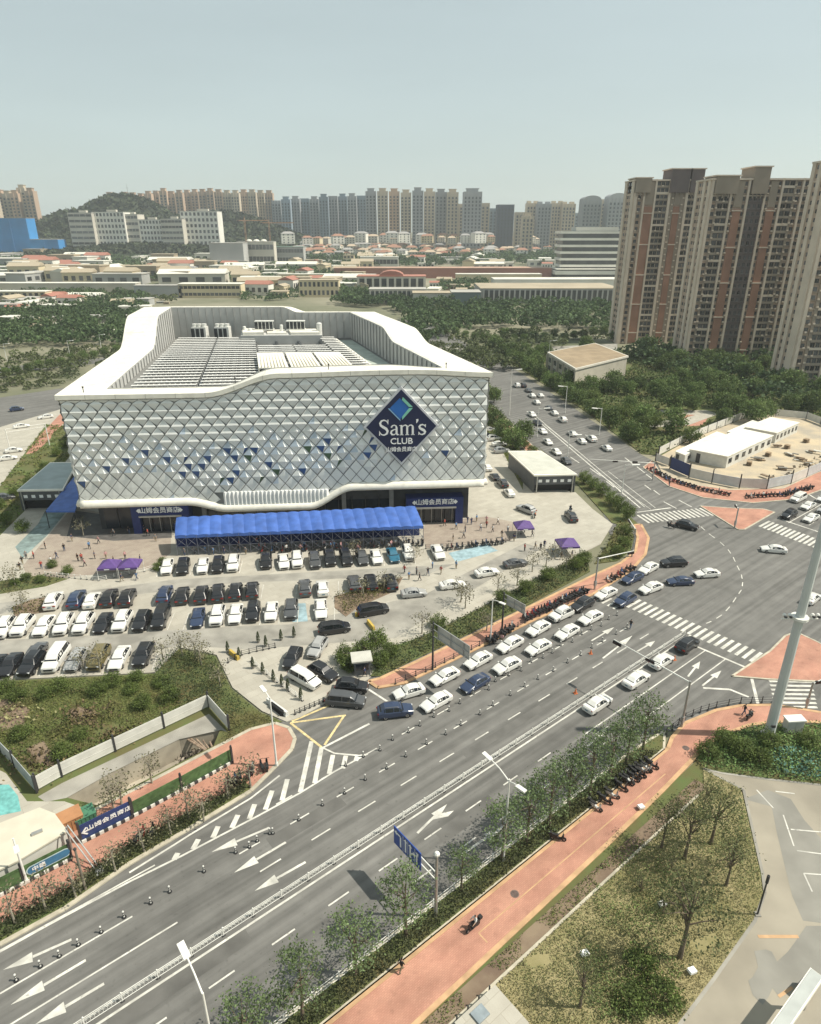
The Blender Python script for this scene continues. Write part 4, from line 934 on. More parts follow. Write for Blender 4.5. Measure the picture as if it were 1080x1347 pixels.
# ================================================================== MIDDLE DISTANCE BUILDINGS
def lowrise(label, xa, xb, ybase, ytop, depth, wallm, roofm, style='bands', nb=4, name='office_building', Y=None, rz=0, cols=10, zb=None):
    """box building whose front base spans photo x xa..xb"""
    if Y is None: g = PG((xa+xb)/2, ybase); Y = g.y
    z0 = hterr(Y) if zb is None else zb; A, B = PD(xa, ybase, Y), PD(xb, ybase, Y); zt = PD((xa+xb)/2, ytop, Y).z
    w = B.x-A.x; H = max(3, zt-z0); t = thing(name, ((A.x+B.x)/2, Y, z0), rz, label, 'building')
    mb = MB(); mb.box((0, depth/2, H/2), (w, depth, H)); mb.build('wall', [wallm], t)
    mb = MB(); mb.box((0, depth/2, H+.25), (w+.8, depth+.8, .5)); mb.build('roof', [roofm], t)
    if style == 'bands':
        for k in range(nb):
            z = H*(k+.55)/nb; fb = MB(); fb.box((0, -.05, z), (w*.97, .3, H/nb*.42))
            mb = MB(); mb.box((-w/2-.02, depth/2, z), (.3, depth*.9, H/nb*.42)); mb.build('window_band', [M_WIN], t)
            for c in range(cols+1): fb.box((-w*.485+w*.97*c/cols, -.25, z), (.35, .3, H/nb*.42), mi=1)
            fb.build('window_band', [M_WIN, wallm], t)
    elif style == 'grid':
        for k in range(nb):
            for c in range(cols):
                mb = MB(); mb.box((-w/2+w*(c+.5)/cols, -.05, H*(k+.55)/nb), (w/cols*.55, .3, H/nb*.55)); mb.build('window', [M_WIN], t)
    elif style == 'fins':
        mb = MB(); mb.box((0, -.05, H*.5), (w*.96, .3, H*.8)); mb.build('window_band', [M_WIN], t)
        for c in range(cols+1):
            mb = MB(); mb.box((-w*.48+w*.96*c/cols, -.5, H*.5), (w/cols*.28, .9, H*.86)); mb.build('fin', [wallm], t)
    return t, w, H
mw = lambda n, c: mat(n, c, .8, .08, .05, world=False)
W1 = mw('wall_white', (.70, .68, .61)); W2 = mw('wall_cream', (.60, .51, .34)); W3 = mw('wall_grey', (.36, .36, .345)); W4 = mw('wall_pale', (.52, .49, .42)); W5 = mw('wall_tan', (.36, .29, .20)); W6 = mw('wall_slate', (.16, .20, .20))
R1 = mw('roof_white', (.62, .60, .53)); R2 = mw('roof_grey', (.38, .365, .33)); R3 = mw('roof_red', (.34, .15, .11)); R4 = mw('roof_green', (.13, .20, .16)); R5 = mw('roof_tan', (.38, .32, .23)); R6 = mw('roof_blue', (.05, .24, .48))
BLUE = mw('blue_wrap', (.035, .22, .50))
# offices on the hillside
for lab, a, b, y0, y1, nb, st, co in (('first pale office block from the left on the hillside with window grid', 97, 128, 322, 280, 6, 'bands', 4), ('second pale office block on the hillside with a wide window grid', 128, 169, 320, 279, 6, 'grid', 9),
        ('third hillside office block set back behind its taller neighbours', 168, 186, 316, 282, 5, 'bands', 4), ('fourth pale hillside office block with five window rows', 183, 217, 318, 289, 5, 'grid', 8),
        ('fifth hillside office block, low and beige', 215, 243, 315, 288, 5, 'bands', 6), ('tall white end tower of the hillside office row', 242, 290, 319, 278, 6, 'grid', 9)):
    t, w, H = lowrise(lab, a, b, y0+6, y1, 34, W1 if st == 'grid' else W4, R2, st, nb, cols=co, Y=1290+random.uniform(-12, 12), zb=PD(190, 324, 1290).z)
    mb = MB(); mb.box((w*.1, 8, H+2), (w*.3, 8, 4)); mb.build('roof_plant', [W4], t)
# blue wrapped block, concrete frame behind
t, w, H = lowrise('bright blue wrapped construction block at the far left', -40, 44, 338, 287, 30, BLUE, R2, 'none')
for k in range(4):
    mb = MB(); mb.box((w*(-.42+.22*k), -.4, H*.5), (.5, .5, H)); mb.build('seam', [mw('blue_seam', (.04, .20, .45))], t)
t, w, H = lowrise('low bright blue wrapped annex beside the taller blue block', 44, 80, 338, 315, 30, BLUE, R2, 'none')
mb = MB(); mb.box((0, -.3, H*.5), (.5, .5, H)); mb.build('seam', [MATS['blue_seam']], t)
lowrise('bare concrete frame block rising behind the blue wrapped block', 22, 76, 322, 284, 20, W4, R2, 'bands', 5)
lowrise('brown concrete tower under construction at far left behind the blue block', 8, 44, 312, 272, 20, W5, R2, 'bands', 6)
# grey halls at centre left
t, w, H = lowrise('grey exhibition hall with a white dome behind the store', 278, 322, 352, 320, 30, W3, R2, 'none')
t, w, H = lowrise('pale grey front block of the exhibition hall with two window slots', 314, 362, 349, 318, 20, W4, R2, 'bands', 2)
mb = MB()
for k in range(3): mb.ball((-w*.2+w*.2*k, 10, H), 5, n=12, sz=.7)
mb.build('dome', [R1], t)
lowrise('grey annex with green roof right of the exhibition hall', 360, 400, 347, 325, 24, W3, R4, 'bands', 2)
# warehouses and sheds
lowrise('long pale elevated bank or wall across the left distance', -60, 180, 388, 373, 14, mw('wall_bank', (.56, .51, .42)), R1, 'none', name='long_shed')
lowrise('second long grey shed right of the pale bank', 178, 240, 392, 376, 10, W3, R2, 'none', name='long_shed')
lowrise('yellowish row of arched low houses at the left edge', -30, 62, 400, 384, 12, W2, R1, 'grid', 2, name='row_house', cols=12)
lowrise('cream long two storey building behind the store roof', 236, 318, 392, 374, 16, W2, R1, 'bands', 2, cols=14)
lowrise('cream block with window grid behind the store parapet', 394, 446, 391, 369, 14, W2, R5, 'grid', 2, cols=9)
lowrise('low cream shed left of the cream window grid block', 356, 378, 392, 384, 12, W2, R5, 'grid', 1, name='low_shed', cols=4)
lowrise('long cream wall with arcade behind the cream block', 366, 476, 372, 361, 10, W2, R1, 'grid', 1, name='arcade_hall', cols=16)
lowrise('small flat white shed with dark openings among the trees', 474, 524, 352, 338, 14, R1, R1, 'bands', 1, name='low_shed')
lowrise('ochre corner house among the villas', 452, 466, 350, 336, 12, W2, R5, 'grid', 3, name='corner_house', cols=3)
t, w, H = lowrise('grey hall with red barrel roof and dark bays', 470, 560, 388, 364, 26, W4, R3, 'fins', cols=9, name='market_hall')
mb = MB(); r = []
for i in range(9):
    a = math.pi*i/8; r.append((w*.2*math.cos(a)*.9, H+5*math.sin(a)))
mb.loft([[(x, 2, z) for x, z in r], [(x, 24, z) for x, z in r]], caps=True); mb.build('barrel_roof', [R3], t)
lowrise('pale columned hall in front of the red roofed hall', 486, 560, 400, 381, 20, W4, R2, 'fins', cols=12, name='columned_hall')
lowrise('grey green box building among the trees right of the store roof', 594, 632, 404, 385, 24, W6, R2, 'none', name='box_building')
lowrise('pale stone wall block left of the grey green box', 543, 594, 404, 386, 20, W4, R5, 'none', name='stone_block')
t, w, H = lowrise('long dark building with arched white colonnade', 632, 815, 399, 380, 60, W3, R5, 'fins', cols=26, name='arcade_building')
lowrise('long white flat hall behind the arched colonnade', 650, 820, 384, 368, 30, W1, R1, 'none', name='flat_hall')
lowrise('long red-brown roofed terminal shed across the middle distance', 440, 725, 366, 353, 30, R3, mw('roof_salmon', (.42, .27, .20)), 'none', name='long_shed')
lowrise('long pale shed under the red terminal shed', 600, 712, 372, 361, 16, W2, R1, 'none', name='long_shed')
# white tiered office (centre right)
Y = PG(776, 366).y; g0, g1 = PD(735, 360, Y), PD(818, 360, Y)
t = thing('tiered_office', ((g0.x+g1.x)/2, Y, hterr(Y)), 0, 'white tiered office with dark window bands left of the brown towers', 'building'); w = g1.x-g0.x
z1 = PD(770, 304, Y).z-hterr(Y)
MB().box((0, 15, z1/2), (w*.96, 30, z1)).build('wall', [M_WIN], t)
for k in range(6):
    z = 14+(z1-14)*k/5.2; mb = MB(); mb.box((0, 15, z), (w*(1.0+.012*k), 33, 2.6)); mb.build('floor_band', [W1], t)
MB().box((w*.05, 15, z1+2.2), (w*.66, 26, 4.2)).build('roof_block', [R1], t); MB().box((w*.15, 8, 7), (w*1.5, 46, 4)).build('podium', [W1], t); MB().box((w*.15, 8, 2.5), (w*1.46, 44, 5)).build('podium_glass', [M_WIN], t)
MB().box((w*.15, 8, 10.5), (w*1.45, 45, 1.0)).build('podium_roof', [R1], t)
# ================================================================== FAR TOWERS
def farmat(n, c): return mat(n, c, .85, .06, .03, world=False, objrand=.12)
FM = [farmat('far_tan', (.46, .34, .25)), farmat('far_grey', (.31, .32, .33)), farmat('far_blue', (.24, .30, .35)), farmat('far_beige', (.50, .43, .33)), farmat('far_dark', (.11, .125, .16))]
M_FW = mat('far_window', (.07, .08, .09), .4, .1, .02, world=False)
def fartower(x0, x1, yt, yb, mi, Y, label, shape='flat', grp='far apartment towers along the horizon'):
    A, B = PD(x0, yb, Y), PD(x1, yb, Y); z0 = hterr(Y)-2; z1 = PD((x0+x1)/2, yt, Y).z; w = B.x-A.x; H = z1-z0; d = w*1.0
    mb = MB(); mb.box((0, d/2, H/2), (w*.96, d, H), mi=0)
    n = max(2, int(w/6))
    for c in range(n):
        x = -w*.48+w*.96*(c+.5)/n
        mb.box((x, -.25, H*.47), (w/n*.42, .8, H*.9), mi=1)
        nf = int(H/6.5)
        for f in range(nf): mb.box((x, -.7, H*.03+H*.9*f/nf), (w/n*.44, .5, H/nf*.35), mi=0)
        mb.box((x+w/n*.45, -.6, H*.5), (w/n*.2, 1.2, H), mi=0)
    if shape == 'crown': mb.box((0, d/2, H+2.5), (w*.6, d*.6, 5), mi=0); mb.box((0, d/2, H+5.4), (w*.7, d*.7, .8), mi=0)
    if shape == 'round':
        r = [(w*.48*math.cos(math.pi*i/10), H+w*.22*math.sin(math.pi*i/10)) for i in range(11)]; mb.loft([[(x, 0, z) for x, z in r], [(x, d, z) for x, z in r]], 0)
    if shape == 'twin':
        for s in (-.28, .28): mb.box((w*s, d/2, H+2), (w*.3, d*.5, 4), mi=0)
    o = mb.build('far_tower', [FM[mi], M_FW], loc=((A.x+B.x)/2, Y, z0)); tag(o, label, 'far tower', grp); return o
FT = []
x = -4
for i in range(6): FT.append((x, x+11, 246+random.uniform(-1, 9), 0 if i % 2 else 3, 'crown', 1500)); x += 10
x = 148
for i in range(14): FT.append((x, x+9.6, 252+(4 if i < 6 else 0)+random.uniform(-2, 3), 0, 'crown', 1750)); x += 10.0
for i in range(7): FT.append((x, x+10.5, 251+random.uniform(-1, 3), 3 if i % 3 else 0, 'crown', 1700)); x += 10.8
FT.append((352, 362, 267, 0, 'flat', 1700))
x = 361
for i in range(10): FT.append((x, x+12, 259+random.uniform(-2, 6), 2 if i % 2 else 1, 'crown' if i % 3 else 'flat', 1650)); x += 12.2
x = 482
for i in range(4): FT.append((x, x+14, 252+random.uniform(-1, 2), 1 if i == 0 else 3 if i % 2 else 0, 'crown', 1550)); x += 15
for i in range(4): FT.append((x, x+14.5, 251+random.uniform(-1, 2), 3 if i % 2 else 1, 'crown', 1450)); x += 15
FT += [(598, 608, 268, 3, 'flat', 1500), (608, 632, 252, 1, 'crown', 1350), (631, 642, 267, 3, 'flat', 1500), (642, 652, 274, 2, 'flat', 1500), (652, 674, 269, 4, 'flat', 1350), (676, 690, 279, 3, 'flat', 1400), (685, 700, 284, 3, 'crown', 1300),
       (690, 706, 267, 3, 'twin', 1450), (704, 722, 268, 1, 'twin', 1450), (722, 738, 267, 3, 'twin', 1450), (736, 753, 268, 3, 'twin', 1450), (753, 762, 280, 2, 'flat', 1500), (762, 786, 263, 1, 'round', 1300), (786, 796, 262, 3, 'flat', 1350), (795, 820, 260, 1, 'round', 1280), (818, 832, 262, 3, 'flat', 1300)]
cn = {0: 'tan', 1: 'grey', 2: 'bluish', 3: 'beige', 4: 'dark slate'}
cnt = {}
FT.sort(key=lambda q: q[0])
for q in FT:
    cnt[q[3]] = cnt.get(q[3], 0)+1
    fartower(q[0], q[1], q[2], 322, q[3], q[5]+random.uniform(-30, 30), '%s %s tower counting from the left along the horizon%s' % (nth(cnt[q[3]]-1), cn[q[3]], {'round': ' with rounded top', 'twin': ' with twin roof blocks'}.get(q[4], '')), q[4])
# ================================================================== VILLAS below the far towers
def villa(n, wall, roof, w, d, h):
    t = thing(n, (0, 0, 0), 0, 'x', 'house', 'villas and low houses before the far towers'); wb = MB().box((0, 0, h/2), (w, d, h))
    mb = MB(); a = w/2+.5; b = d/2+.5; r = h+2.6
    mb.add([(-a, -b, h), (a, -b, h), (a, b, h), (-a, b, h), (-a*.5, 0, r), (a*.5, 0, r)], [(0, 1, 5, 4), (1, 2, 5), (2, 3, 4, 5), (3, 0, 4), (3, 2, 1, 0)]); mb.build('roof', [roof], t)
    for k in range(3):
        for f in range(int(h/3)): wb.box((-w/3+w/3*k, -d/2-.02, 1.6+3*f), (1.6, .2, 1.4), mi=1)
    wb.build('wall', [wall, M_FW], t); return t
VR = [mw('villa_roof_red', (.30, .16, .11)), mw('villa_roof_tan', (.42, .33, .24)), mw('villa_roof_grey', (.30, .29, .28))]
VP = [villa('villa', W1, VR[0], 15, 11, 9), villa('villa', W4, VR[1], 13, 11, 9), villa('villa', W1, VR[2], 17, 11, 12), villa('villa', W2, VR[0], 12, 10, 9)]
used = set(); VL = ['white villa with red hipped roof', 'pale villa with tan roof', 'tall white villa with grey roof', 'cream villa with red roof']
for k in range(250):
    if k < 160: xx = random.uniform(375, 600); yy = random.uniform(318, 342)
    elif k < 225: xx = random.uniform(560, 730); yy = random.uniform(318, 340)
    else: xx = random.uniform(190, 290); yy = random.uniform(342, 368)
    p = PG(xx, yy); i = random.randrange(4)
    o = VP[i] if i not in used else dup(VP[i], p); used.add(i); o.location = p; o.rotation_euler[2] = random.uniform(-.5, .5); o['label'] = VL[i]+(' in the villa quarter below the far towers' if k < 160 else ' below the tower gap right of centre' if k < 225 else ' beyond the pale sheds at left')
    s = random.uniform(.95, 1.4)*(.6 if k >= 225 else 1); o.scale = (s, s, s)
# ================================================================== HILL
mb = MB(); hx, hy = PD(165, 300, 1500).x, 1470; NX, NY = 90, 40; vs = []; hills = [(PD(165, 300, 1520).x, 1520, 155, 90, 104), (PD(105, 300, 1500).x, 1500, 130, 80, 76), (PD(290, 300, 1520).x, 1530, 165, 80, 72), (PD(40, 300, 1500).x, 1540, 95, 80, 36), (PD(190, 300, 1300).x, 1310, 190, 110, 19)]
from mathutils import noise as mnoise
def hillz(x, y): 
    z = 0
    for a, b, sx, sy, h in hills: z = max(z, h*math.exp(-((x-a)/sx)**2-((y-b)/sy)**2))
    return z
for j in range(NY+1):
    for i in range(NX+1):
        x = hx-560+1200*i/NX; y = hy-300+560*j/NY
        vs.append((x, y, hterr(y)-1+hillz(x, y)*(1+.06*mnoise.noise((x*.03, y*.03, 0)))))
mb.add(vs, [(j*(NX+1)+i, j*(NX+1)+i+1, (j+1)*(NX+1)+i+1, (j+1)*(NX+1)+i) for j in range(NY) for i in range(NX)])
M_FOR = mat('forest_floor', (.035, .045, .022), .95, .2, .02)
struct(mb.build('hill', M_FOR, smooth=True))
M_FORL = mat('forest_leaf', (.042, .055, .026), .9, .2, .02, island=.5)
pts = []
for k in range(30000):
    x = hx-540+1150*random.random(); y = hy-260+400*random.random(); z = hillz(x, y)
    if z < 3: continue
    pts.append((x, y, hterr(y)+z+random.uniform(-1, 4)))
o = bpy.data.objects.new('woods', leafmesh('woods', pts, 8.5, M_FORL, flat=.2)); COL.objects.link(o); tag(o, 'dark forest covering the hill behind the hillside offices', kind='stuff')
mb = MB(); c = Vector((hx+8, 1520, hillz(hx, 1520)+22)); mb.tube(c-Vector((0, 0, 6)), c+Vector((0, 0, 16)), .6, .2); mb.box(c+Vector((0, 0, 8)), (4, .4, .4))
o = mb.build('radio_mast', [M_METAL]); tag(o, 'thin radio mast on top of the wooded hill', 'mast')
# tower cranes
def crane(xp, yb, yt, Y, arm, label):
    b = PD(xp, yb, Y); zt = PD(xp, yt, Y).z; t = thing('tower_crane', (b.x, Y, hterr(Y)), 0, label, 'crane'); h = zt-hterr(Y); m = mat('crane_paint', (.42, .24, .15), .6, .1, .2, world=False); mb = MB()
    for a in (-.8, .8):
        for bb in (-.8, .8): mb.box((a, bb, h/2), (.3, .3, h))
    for k in range(int(h/3)): mb.tube((-.8, -.8, k*3), (.8, -.8, k*3+3), .12, n=4)
    mb.build('mast', [m], t); MB().box((arm*.32, 0, h), (arm*1.3, 1.2, 1.3)).build('jib', [m], t); MB().box((-arm*.28, 0, h-1), (3, 2, 2.4)).build('counterweight', [M_DARK], t); MB().tube((0, 0, h), (0, 0, h+6), .8, .1, 4).build('peak', [m], t)
crane(327, 352, 290, 1050, 34, 'orange tower crane standing before the wooded hill'); crane(358, 352, 293, 1080, 38, 'second orange crane right of the first one behind the store')
# ================================================================== WOODS (masses)
def woods(pp, dens, r, h, label, m, nl=26, leaf=1.3, zoff=0):
    w = [PG(*q) for q in pp]; pts = []; nl = int(nl*1.7)
    for x, y in scatter([(p.x, p.y) for p in w], int(area([(p.x, p.y) for p in w])*dens*1.5)):
        R = r*random.uniform(.7, 1.25); hh = h*random.uniform(.65, 1.2); z0 = hterr(y)+zoff
        v = RNG.normal(size=(nl, 3)); v /= np.linalg.norm(v, axis=1)[:, None]; v[:, 2] = np.abs(v[:, 2])*1.1-.25; v *= (.75+.3*RNG.random((nl, 1)))
        for a, b, c in v: pts.append((x+a*R, y+b*R, z0+max(.3, hh*.45+c*hh*.5)))
    o = bpy.data.objects.new('woods', leafmesh('woods', pts, leaf, m, flat=.15)); COL.objects.link(o); tag(o, label, kind='stuff'); return o
M_W1 = mat('wood_leaf', (.085, .13, .05), .85, .25, .05, island=.4, col2=(.058, .092, .04), trans=.3); M_W2 = mat('wood_leaf_olive', (.11, .13, .05), .85, .25, .06, island=.4, col2=(.07, .09, .042), trans=.3)
woods([(-80, 462), (175, 455), (185, 405), (-80, 425)], .016, 4.2, 8, 'dark belt of trees left of the store beyond the avenue', M_W1, 30, 1.7)
woods([(-80, 424), (190, 412), (200, 385), (60, 382), (-80, 404)], .010, 4.5, 8, 'tree belt around the yard beyond the avenue at left', M_W1, 24, 1.9)
woods([(-80, 520), (40, 503), (120, 490), (178, 462), (170, 455), (-80, 478)], .022, 2.6, 3.5, 'low trees and shrubs along the avenue at left', M_W2, 26, 1.0)
woods([(550, 455), (640, 432), (810, 440), (812, 405), (600, 402), (520, 408)], .010, 5, 9, 'broad belt of trees right of the store roof', M_W1, 30, 2.0)
woods([(440, 402), (560, 412), (600, 404), (560, 396), (446, 372)], .012, 4.5, 10, 'dark trees directly behind the right end of the store', M_W1, 26, 2.0)
woods([(600, 480), (660, 500), (700, 462), (800, 452), (700, 436), (590, 450)], .010, 4, 6, 'trees between the store corner and the stone hall', M_W2, 30, 1.5)
woods([(-80, 372), (60, 366), (240, 366), (300, 350), (90, 330), (-80, 336)], .0018, 7, 10, 'hazy trees below the hillside offices', M_W1, 18, 3.2)
woods([(200, 372), (470, 372), (480, 352), (300, 352), (200, 356)], .0022, 7, 10, 'hazy scattered trees between the pale sheds', M_W1, 18, 3.2)
woods([(430, 352), (730, 352), (730, 336), (400, 338)], .0022, 8, 11, 'long tree line below the villa quarter', M_W1, 16, 4.5)
woods([(360, 342), (740, 342), (740, 314), (360, 314)], .0004, 9, 11, 'trees mixed among the villas', M_W1, 14, 5)
woods([(580, 384), (640, 384), (640, 372), (580, 376)], .01, 5, 9, 'dark clump of trees by the long pale shed', M_W1, 24, 2.4)
woods([(800, 470), (1100, 560), (1150, 520), (1100, 470), (880, 455)], .007, 5, 8, 'trees at the foot of the brown towers', M_W1, 34, 1.5)
woods([(560, 420), (640, 428), (640, 410), (560, 408)], .01, 5, 6, 'olive trees beside the stone block', M_W2, 24, 1.9)
# avenue beyond, parked vans, yard
sheet('avenue', [PG(-80, 500), PG(130, 478), PG(250, 462), PG(250, 456), PG(130, 471), PG(-80, 491)], .0, M_ASPH)
sheet('yard', [PG(-80, 446), PG(70, 432), PG(190, 420), PG(190, 405), PG(60, 412), PG(-80, 424)], .02, M_CONC)
sheet('cross_road', [PG(560, 466), PG(720, 470), PG(812, 462), PG(812, 452), PG(700, 457), PG(560, 456)], .03, M_CONC2)
for (xa, xb, y0, y1, lab, m) in ((0, 18, 432, 418, 'white arched shed at the left edge of the yard', R1), (104, 130, 410, 404, 'low white tent roof in the yard', R1), (110, 180, 424, 417, 'long grey canopy in the yard', R2), (60, 80, 424, 418, 'small pale shed in the yard', W4), (26, 44, 426, 420, 'white site hut in the yard', W1), (136, 150, 436, 430, 'white box hut by the yard road', W1)):
    lowrise(lab, xa, xb, y0, y1, 10, m, R1 if m is R1 else R2, 'bands', 1, name='shed', cols=4)

# clutter of small sheds and houses in the middle distance
SHC = [('white flat shed', R1, R1), ('cream gabled shed', W2, R5), ('grey flat shed', W3, R2), ('white shed with red roof', W1, R3), ('long pale gabled shed', W4, R1), ('tan flat shed', W5, R5)]
def shedproto(i):
    lab, wm, rm = SHC[i]; t = thing('low_shed', (0, 0, -80), 0, lab, 'shed', 'low sheds in the middle distance')
    l, d, hh = ((22, 10, 5), (16, 9, 6), (26, 12, 5), (14, 9, 6), (30, 12, 5), (18, 10, 7))[i]; MB().box((0, 0, hh/2), (l, d, hh)).build('wall', [wm], t); mb = MB(); r = hh+(1.8 if i in (1, 3, 4) else .5); a, b = l/2+.4, d/2+.4
    mb.add([(-a, -b, hh), (a, -b, hh), (a, b, hh), (-a, b, hh), (-a, 0, r), (a, 0, r)], [(0, 1, 5, 4), (1, 2, 5), (2, 3, 4, 5), (3, 0, 4), (3, 2, 1, 0)]) if i in (1, 3, 4) else mb.box((0, 0, hh+.25), (l+.6, d+.6, .5)); mb.build('roof', [rm], t)
    for k in range(4): MB().box((-l*.375+l*.25*k, -d/2-.03, hh*.5), (l*.13, .2, hh*.4)).build('window', [M_WIN], t)
    children(t); return t
SHP = [shedproto(i) for i in range(6)]; su3 = set(); zones = [((-20, 180), (392, 414), 22, 'in the yard left of the store', .85), ((0, 310), (338, 374), 70, 'below the hillside offices', 1.5), ((300, 480), (348, 388), 55, 'behind the store roof', 1.15), ((480, 730), (336, 354), 34, 'beyond the red terminal shed', 1.1), ((560, 720), (374, 398), 16, 'right of the columned hall', .7), ((0, 110), (425, 440), 7, 'among the trees by the avenue', .45)]
for xr, yr, n, w_, s in zones:
    for k in range(n):
        i = random.choice((0, 0, 1, 1, 2, 3, 4, 5)); p = PG(random.uniform(*xr), random.uniform(*yr)); o = SHP[i] if i not in su3 else dup(SHP[i], p); su3.add(i); o.location = p; o.rotation_euler[2] = random.choice((0, .1, -.15, 1.4)); o['label'] = SHC[i][0]+' standing '+w_; ss = s*random.uniform(.9, 1.6); o.scale = (ss, ss, ss)

M_VAN = SHP[0]
for k, (xa, ya, xb, yb, n) in enumerate(((20, 432, 180, 420, 12), (100, 414, 182, 404, 8), (180, 396, 236, 398, 4))):
    for i in range(n):
        f = (i+random.uniform(-.3, .3))/n; p = PG(lerp(xa, xb, f), lerp(ya, yb, f)+random.uniform(-3, 3)); o = dup(SHP[random.choice((0, 2, 5))], p, random.uniform(-.2, .2), None, None, random.uniform(.22, .42)); o['label'] = SHC[SHP.index(SHP[0])][0] if 0 else ['small pale hut or van in the yard left of the store', 'small pale hut on the yard edge behind the store', 'small pale hut by the cream building'][k]

woods([(150, 404), (236, 398), (236, 384), (150, 386)], .006, 4, 6, 'tree clumps between the grey shed and the cream building', M_W2, 20, 1.8)
woods([(318, 396), (395, 396), (400, 378), (318, 378)], .006, 4, 6, 'tree clumps between the two cream buildings', M_W1, 20, 1.9)
woods([(446, 392), (486, 398), (486, 384), (446, 378)], .008, 4, 7, 'tree clumps left of the columned hall', M_W1, 20, 1.9)
woods([(-80, 540), (0, 519), (85, 506), (120, 497), (118, 488), (-80, 512)], .05, 1.6, 1.6, 'low clipped shrubs between avenue and road at left', M_W2, 22, .7)
woods([(560, 470), (640, 482), (690, 470), (640, 455), (560, 455)], .02, 2.6, 3.5, 'young trees behind the right corner of the store', M_W2, 26, 1.1)
# ================================================================== STREET FURNITURE
def onplane(q, B, u):
    a, b, c = ray(*q); nx, ny = -u.y, u.x
    t = (nx*B.x+ny*B.y)/(nx*a+ny*b); return Vector((a*t, b*t, CAM_H+c*t))
def topz(base, top):
    B = P(*base); return B, onplane(top, B, Vector((1, 0, 0))).z
VD = Vector((-SU, CU, 0)); UD = Vector((CU, SU, 0))
def bracket(mb, p, d, ln, rise, head=True, r=.07):
    e = p+d*ln+Vector((0, 0, rise)); mb.path([p, p+d*ln*.5+Vector((0, 0, rise*.7)), e], [r, r*.9, r*.8], 7)
    return e
def lamp(base, h, arms, label, group, m=None, hs=1.0, B=None):
    B = P(*base) if B is None else B; t = thing('street_lamp', (B.x, B.y, .1), 0, label, 'street lamp', group); m = m or M_WMETAL
    mb = MB(); mb.path([(0, 0, 0), (0, 0, h*.4), (0, 0, h)], [.13, .11, .075], 9, 0); mb.tube((0, 0, 0), (0, 0, .5), .19, .17, 9); mb.build('pole', [m], t)
    for d, ln, rise in arms:
        mb = MB(); e = bracket(mb, Vector((0, 0, h-.3)), d, ln, rise); a = mb.build('arm', [m], t)
        mb = MB(); ang = math.atan2(d.y, d.x); mb.box(e+d*.35*hs, (1.1*hs, .42*hs, .13*hs), ang, 0, ry=-.12); mb.box(e+d*.35*hs-Vector((0, 0, .08*hs)), (.8*hs, .3*hs, .05), ang, 1, ry=-.12)
        mb.build('lamp_head', [m, mat('lamp_lens', (.5, .5, .48), .3, .05, 1)], t)
    return t
GL = 'street lamps along the roads'
B, z = topz((662, 1133), (668, 1026)); lamp((662, 1133), z, [(VD, 2.6, .9), (-VD, 1.1, .3)], 'tall white street lamp in the south verge right of the blue road sign', GL)
p = UV(7.2, 31.2); lamp(None, 10.5, [(VD, 2.6, 1.1)], 'white street lamp with curved arm at the bottom edge of the picture', GL, B=p, hs=1.2)
B, z = topz((364, 1008), (350, 918)); lamp((364, 1008), z, [(VD, 1.2, .5)], 'thin white lamp pole at the tip of the west sidewalk by the driveway', GL)
B, z = topz((645, 845), (647, 788)); lamp((645, 845), z, [(-VD, 1.6, .4)], 'white lamp pole on the north sidewalk behind the taxi queue', GL)
B, z = topz((36, 1162), (14, 1104)); lamp((36, 1162), z, [(-VD, 1.3, .4)], 'white lamp pole at the corner of the green hoarding at left', GL)
for (b, tp, d, lab) in (((670, 547), (671, 486), 1, 'first street lamp beside the store on the side street'), ((706, 575), (708, 537), 1, 'second street lamp on the left side of the side street'), ((743, 544), (744, 508), -1, 'farther lamp under the trees on the right side of the side street'), ((788, 573), (790, 537), -1, 'nearer lamp under the trees on the right side of the side street'), ((746, 605), (748, 572), 1, 'street lamp behind the pale ramp hut'), ((818, 648), (822, 618), 1, 'street lamp in the verge near the side street zebra'), ((722, 470), (723, 448), 1, 'lamp on the cross road beyond the store'), ((10, 478), (3, 452), 1, 'leftmost lamp on the avenue behind the store'), ((93, 473), (88, 448), 1, 'middle lamp on the avenue behind the store'), ((134, 462), (129, 440), 1, 'lamp on the avenue nearest the store corner')):
    B, z = topz(b, tp); lamp(b, max(7, z), [(Vector((d, -.2, 0)).normalized(), 1.8, .3)], lab, GL, hs=1.6)
# blue road sign on cantilever
B, z = topz((573, 1206), (576, 1128)); t = thing('road_sign', B, 0, 'blue lane direction sign on a grey cantilever post in the south verge', 'road sign'); pts = [onplane(q, B, VD)-B for q in ((521, 1092), (555, 1116), (554, 1138), (520, 1112))]
MB().path([(0, 0, 0), (0, 0, z*.5), (0, 0, z+.3)], [.17, .15, .12], 10).build('pole', [M_METAL], t); MB().ball((0, 0, z+.4), .28).build('post_cap', [M_WMETAL], t)
c = sum(pts, Vector())/4; hw = ((pts[1]-pts[0]).length+(pts[2]-pts[3]).length)/4; hh = ((pts[3]-pts[0]).length+(pts[2]-pts[1]).length)/4
mb = MB()
for dz in (.45, -.45): mb.tube((0, 0, c.z+dz), VD*(c.dot(VD)+hw)+Vector((0, 0, c.z+dz)), .07, n=8)
mb.build('arm', [M_WMETAL], t); fu = -VD; N_ = Vector((-CU, -SU, 0)); face = c+N_*.12; M4 = frame(face, fu, (0, 0, 1))
mb = MB(); mb.box((0, 0, 0), (hw*2, hh*2, .08)); b = mb.build('sign_panel', [mat('sign_blue', (.03, .075, .30), .45, .06, 1)], t); b.matrix_local = M4
mb = MB()
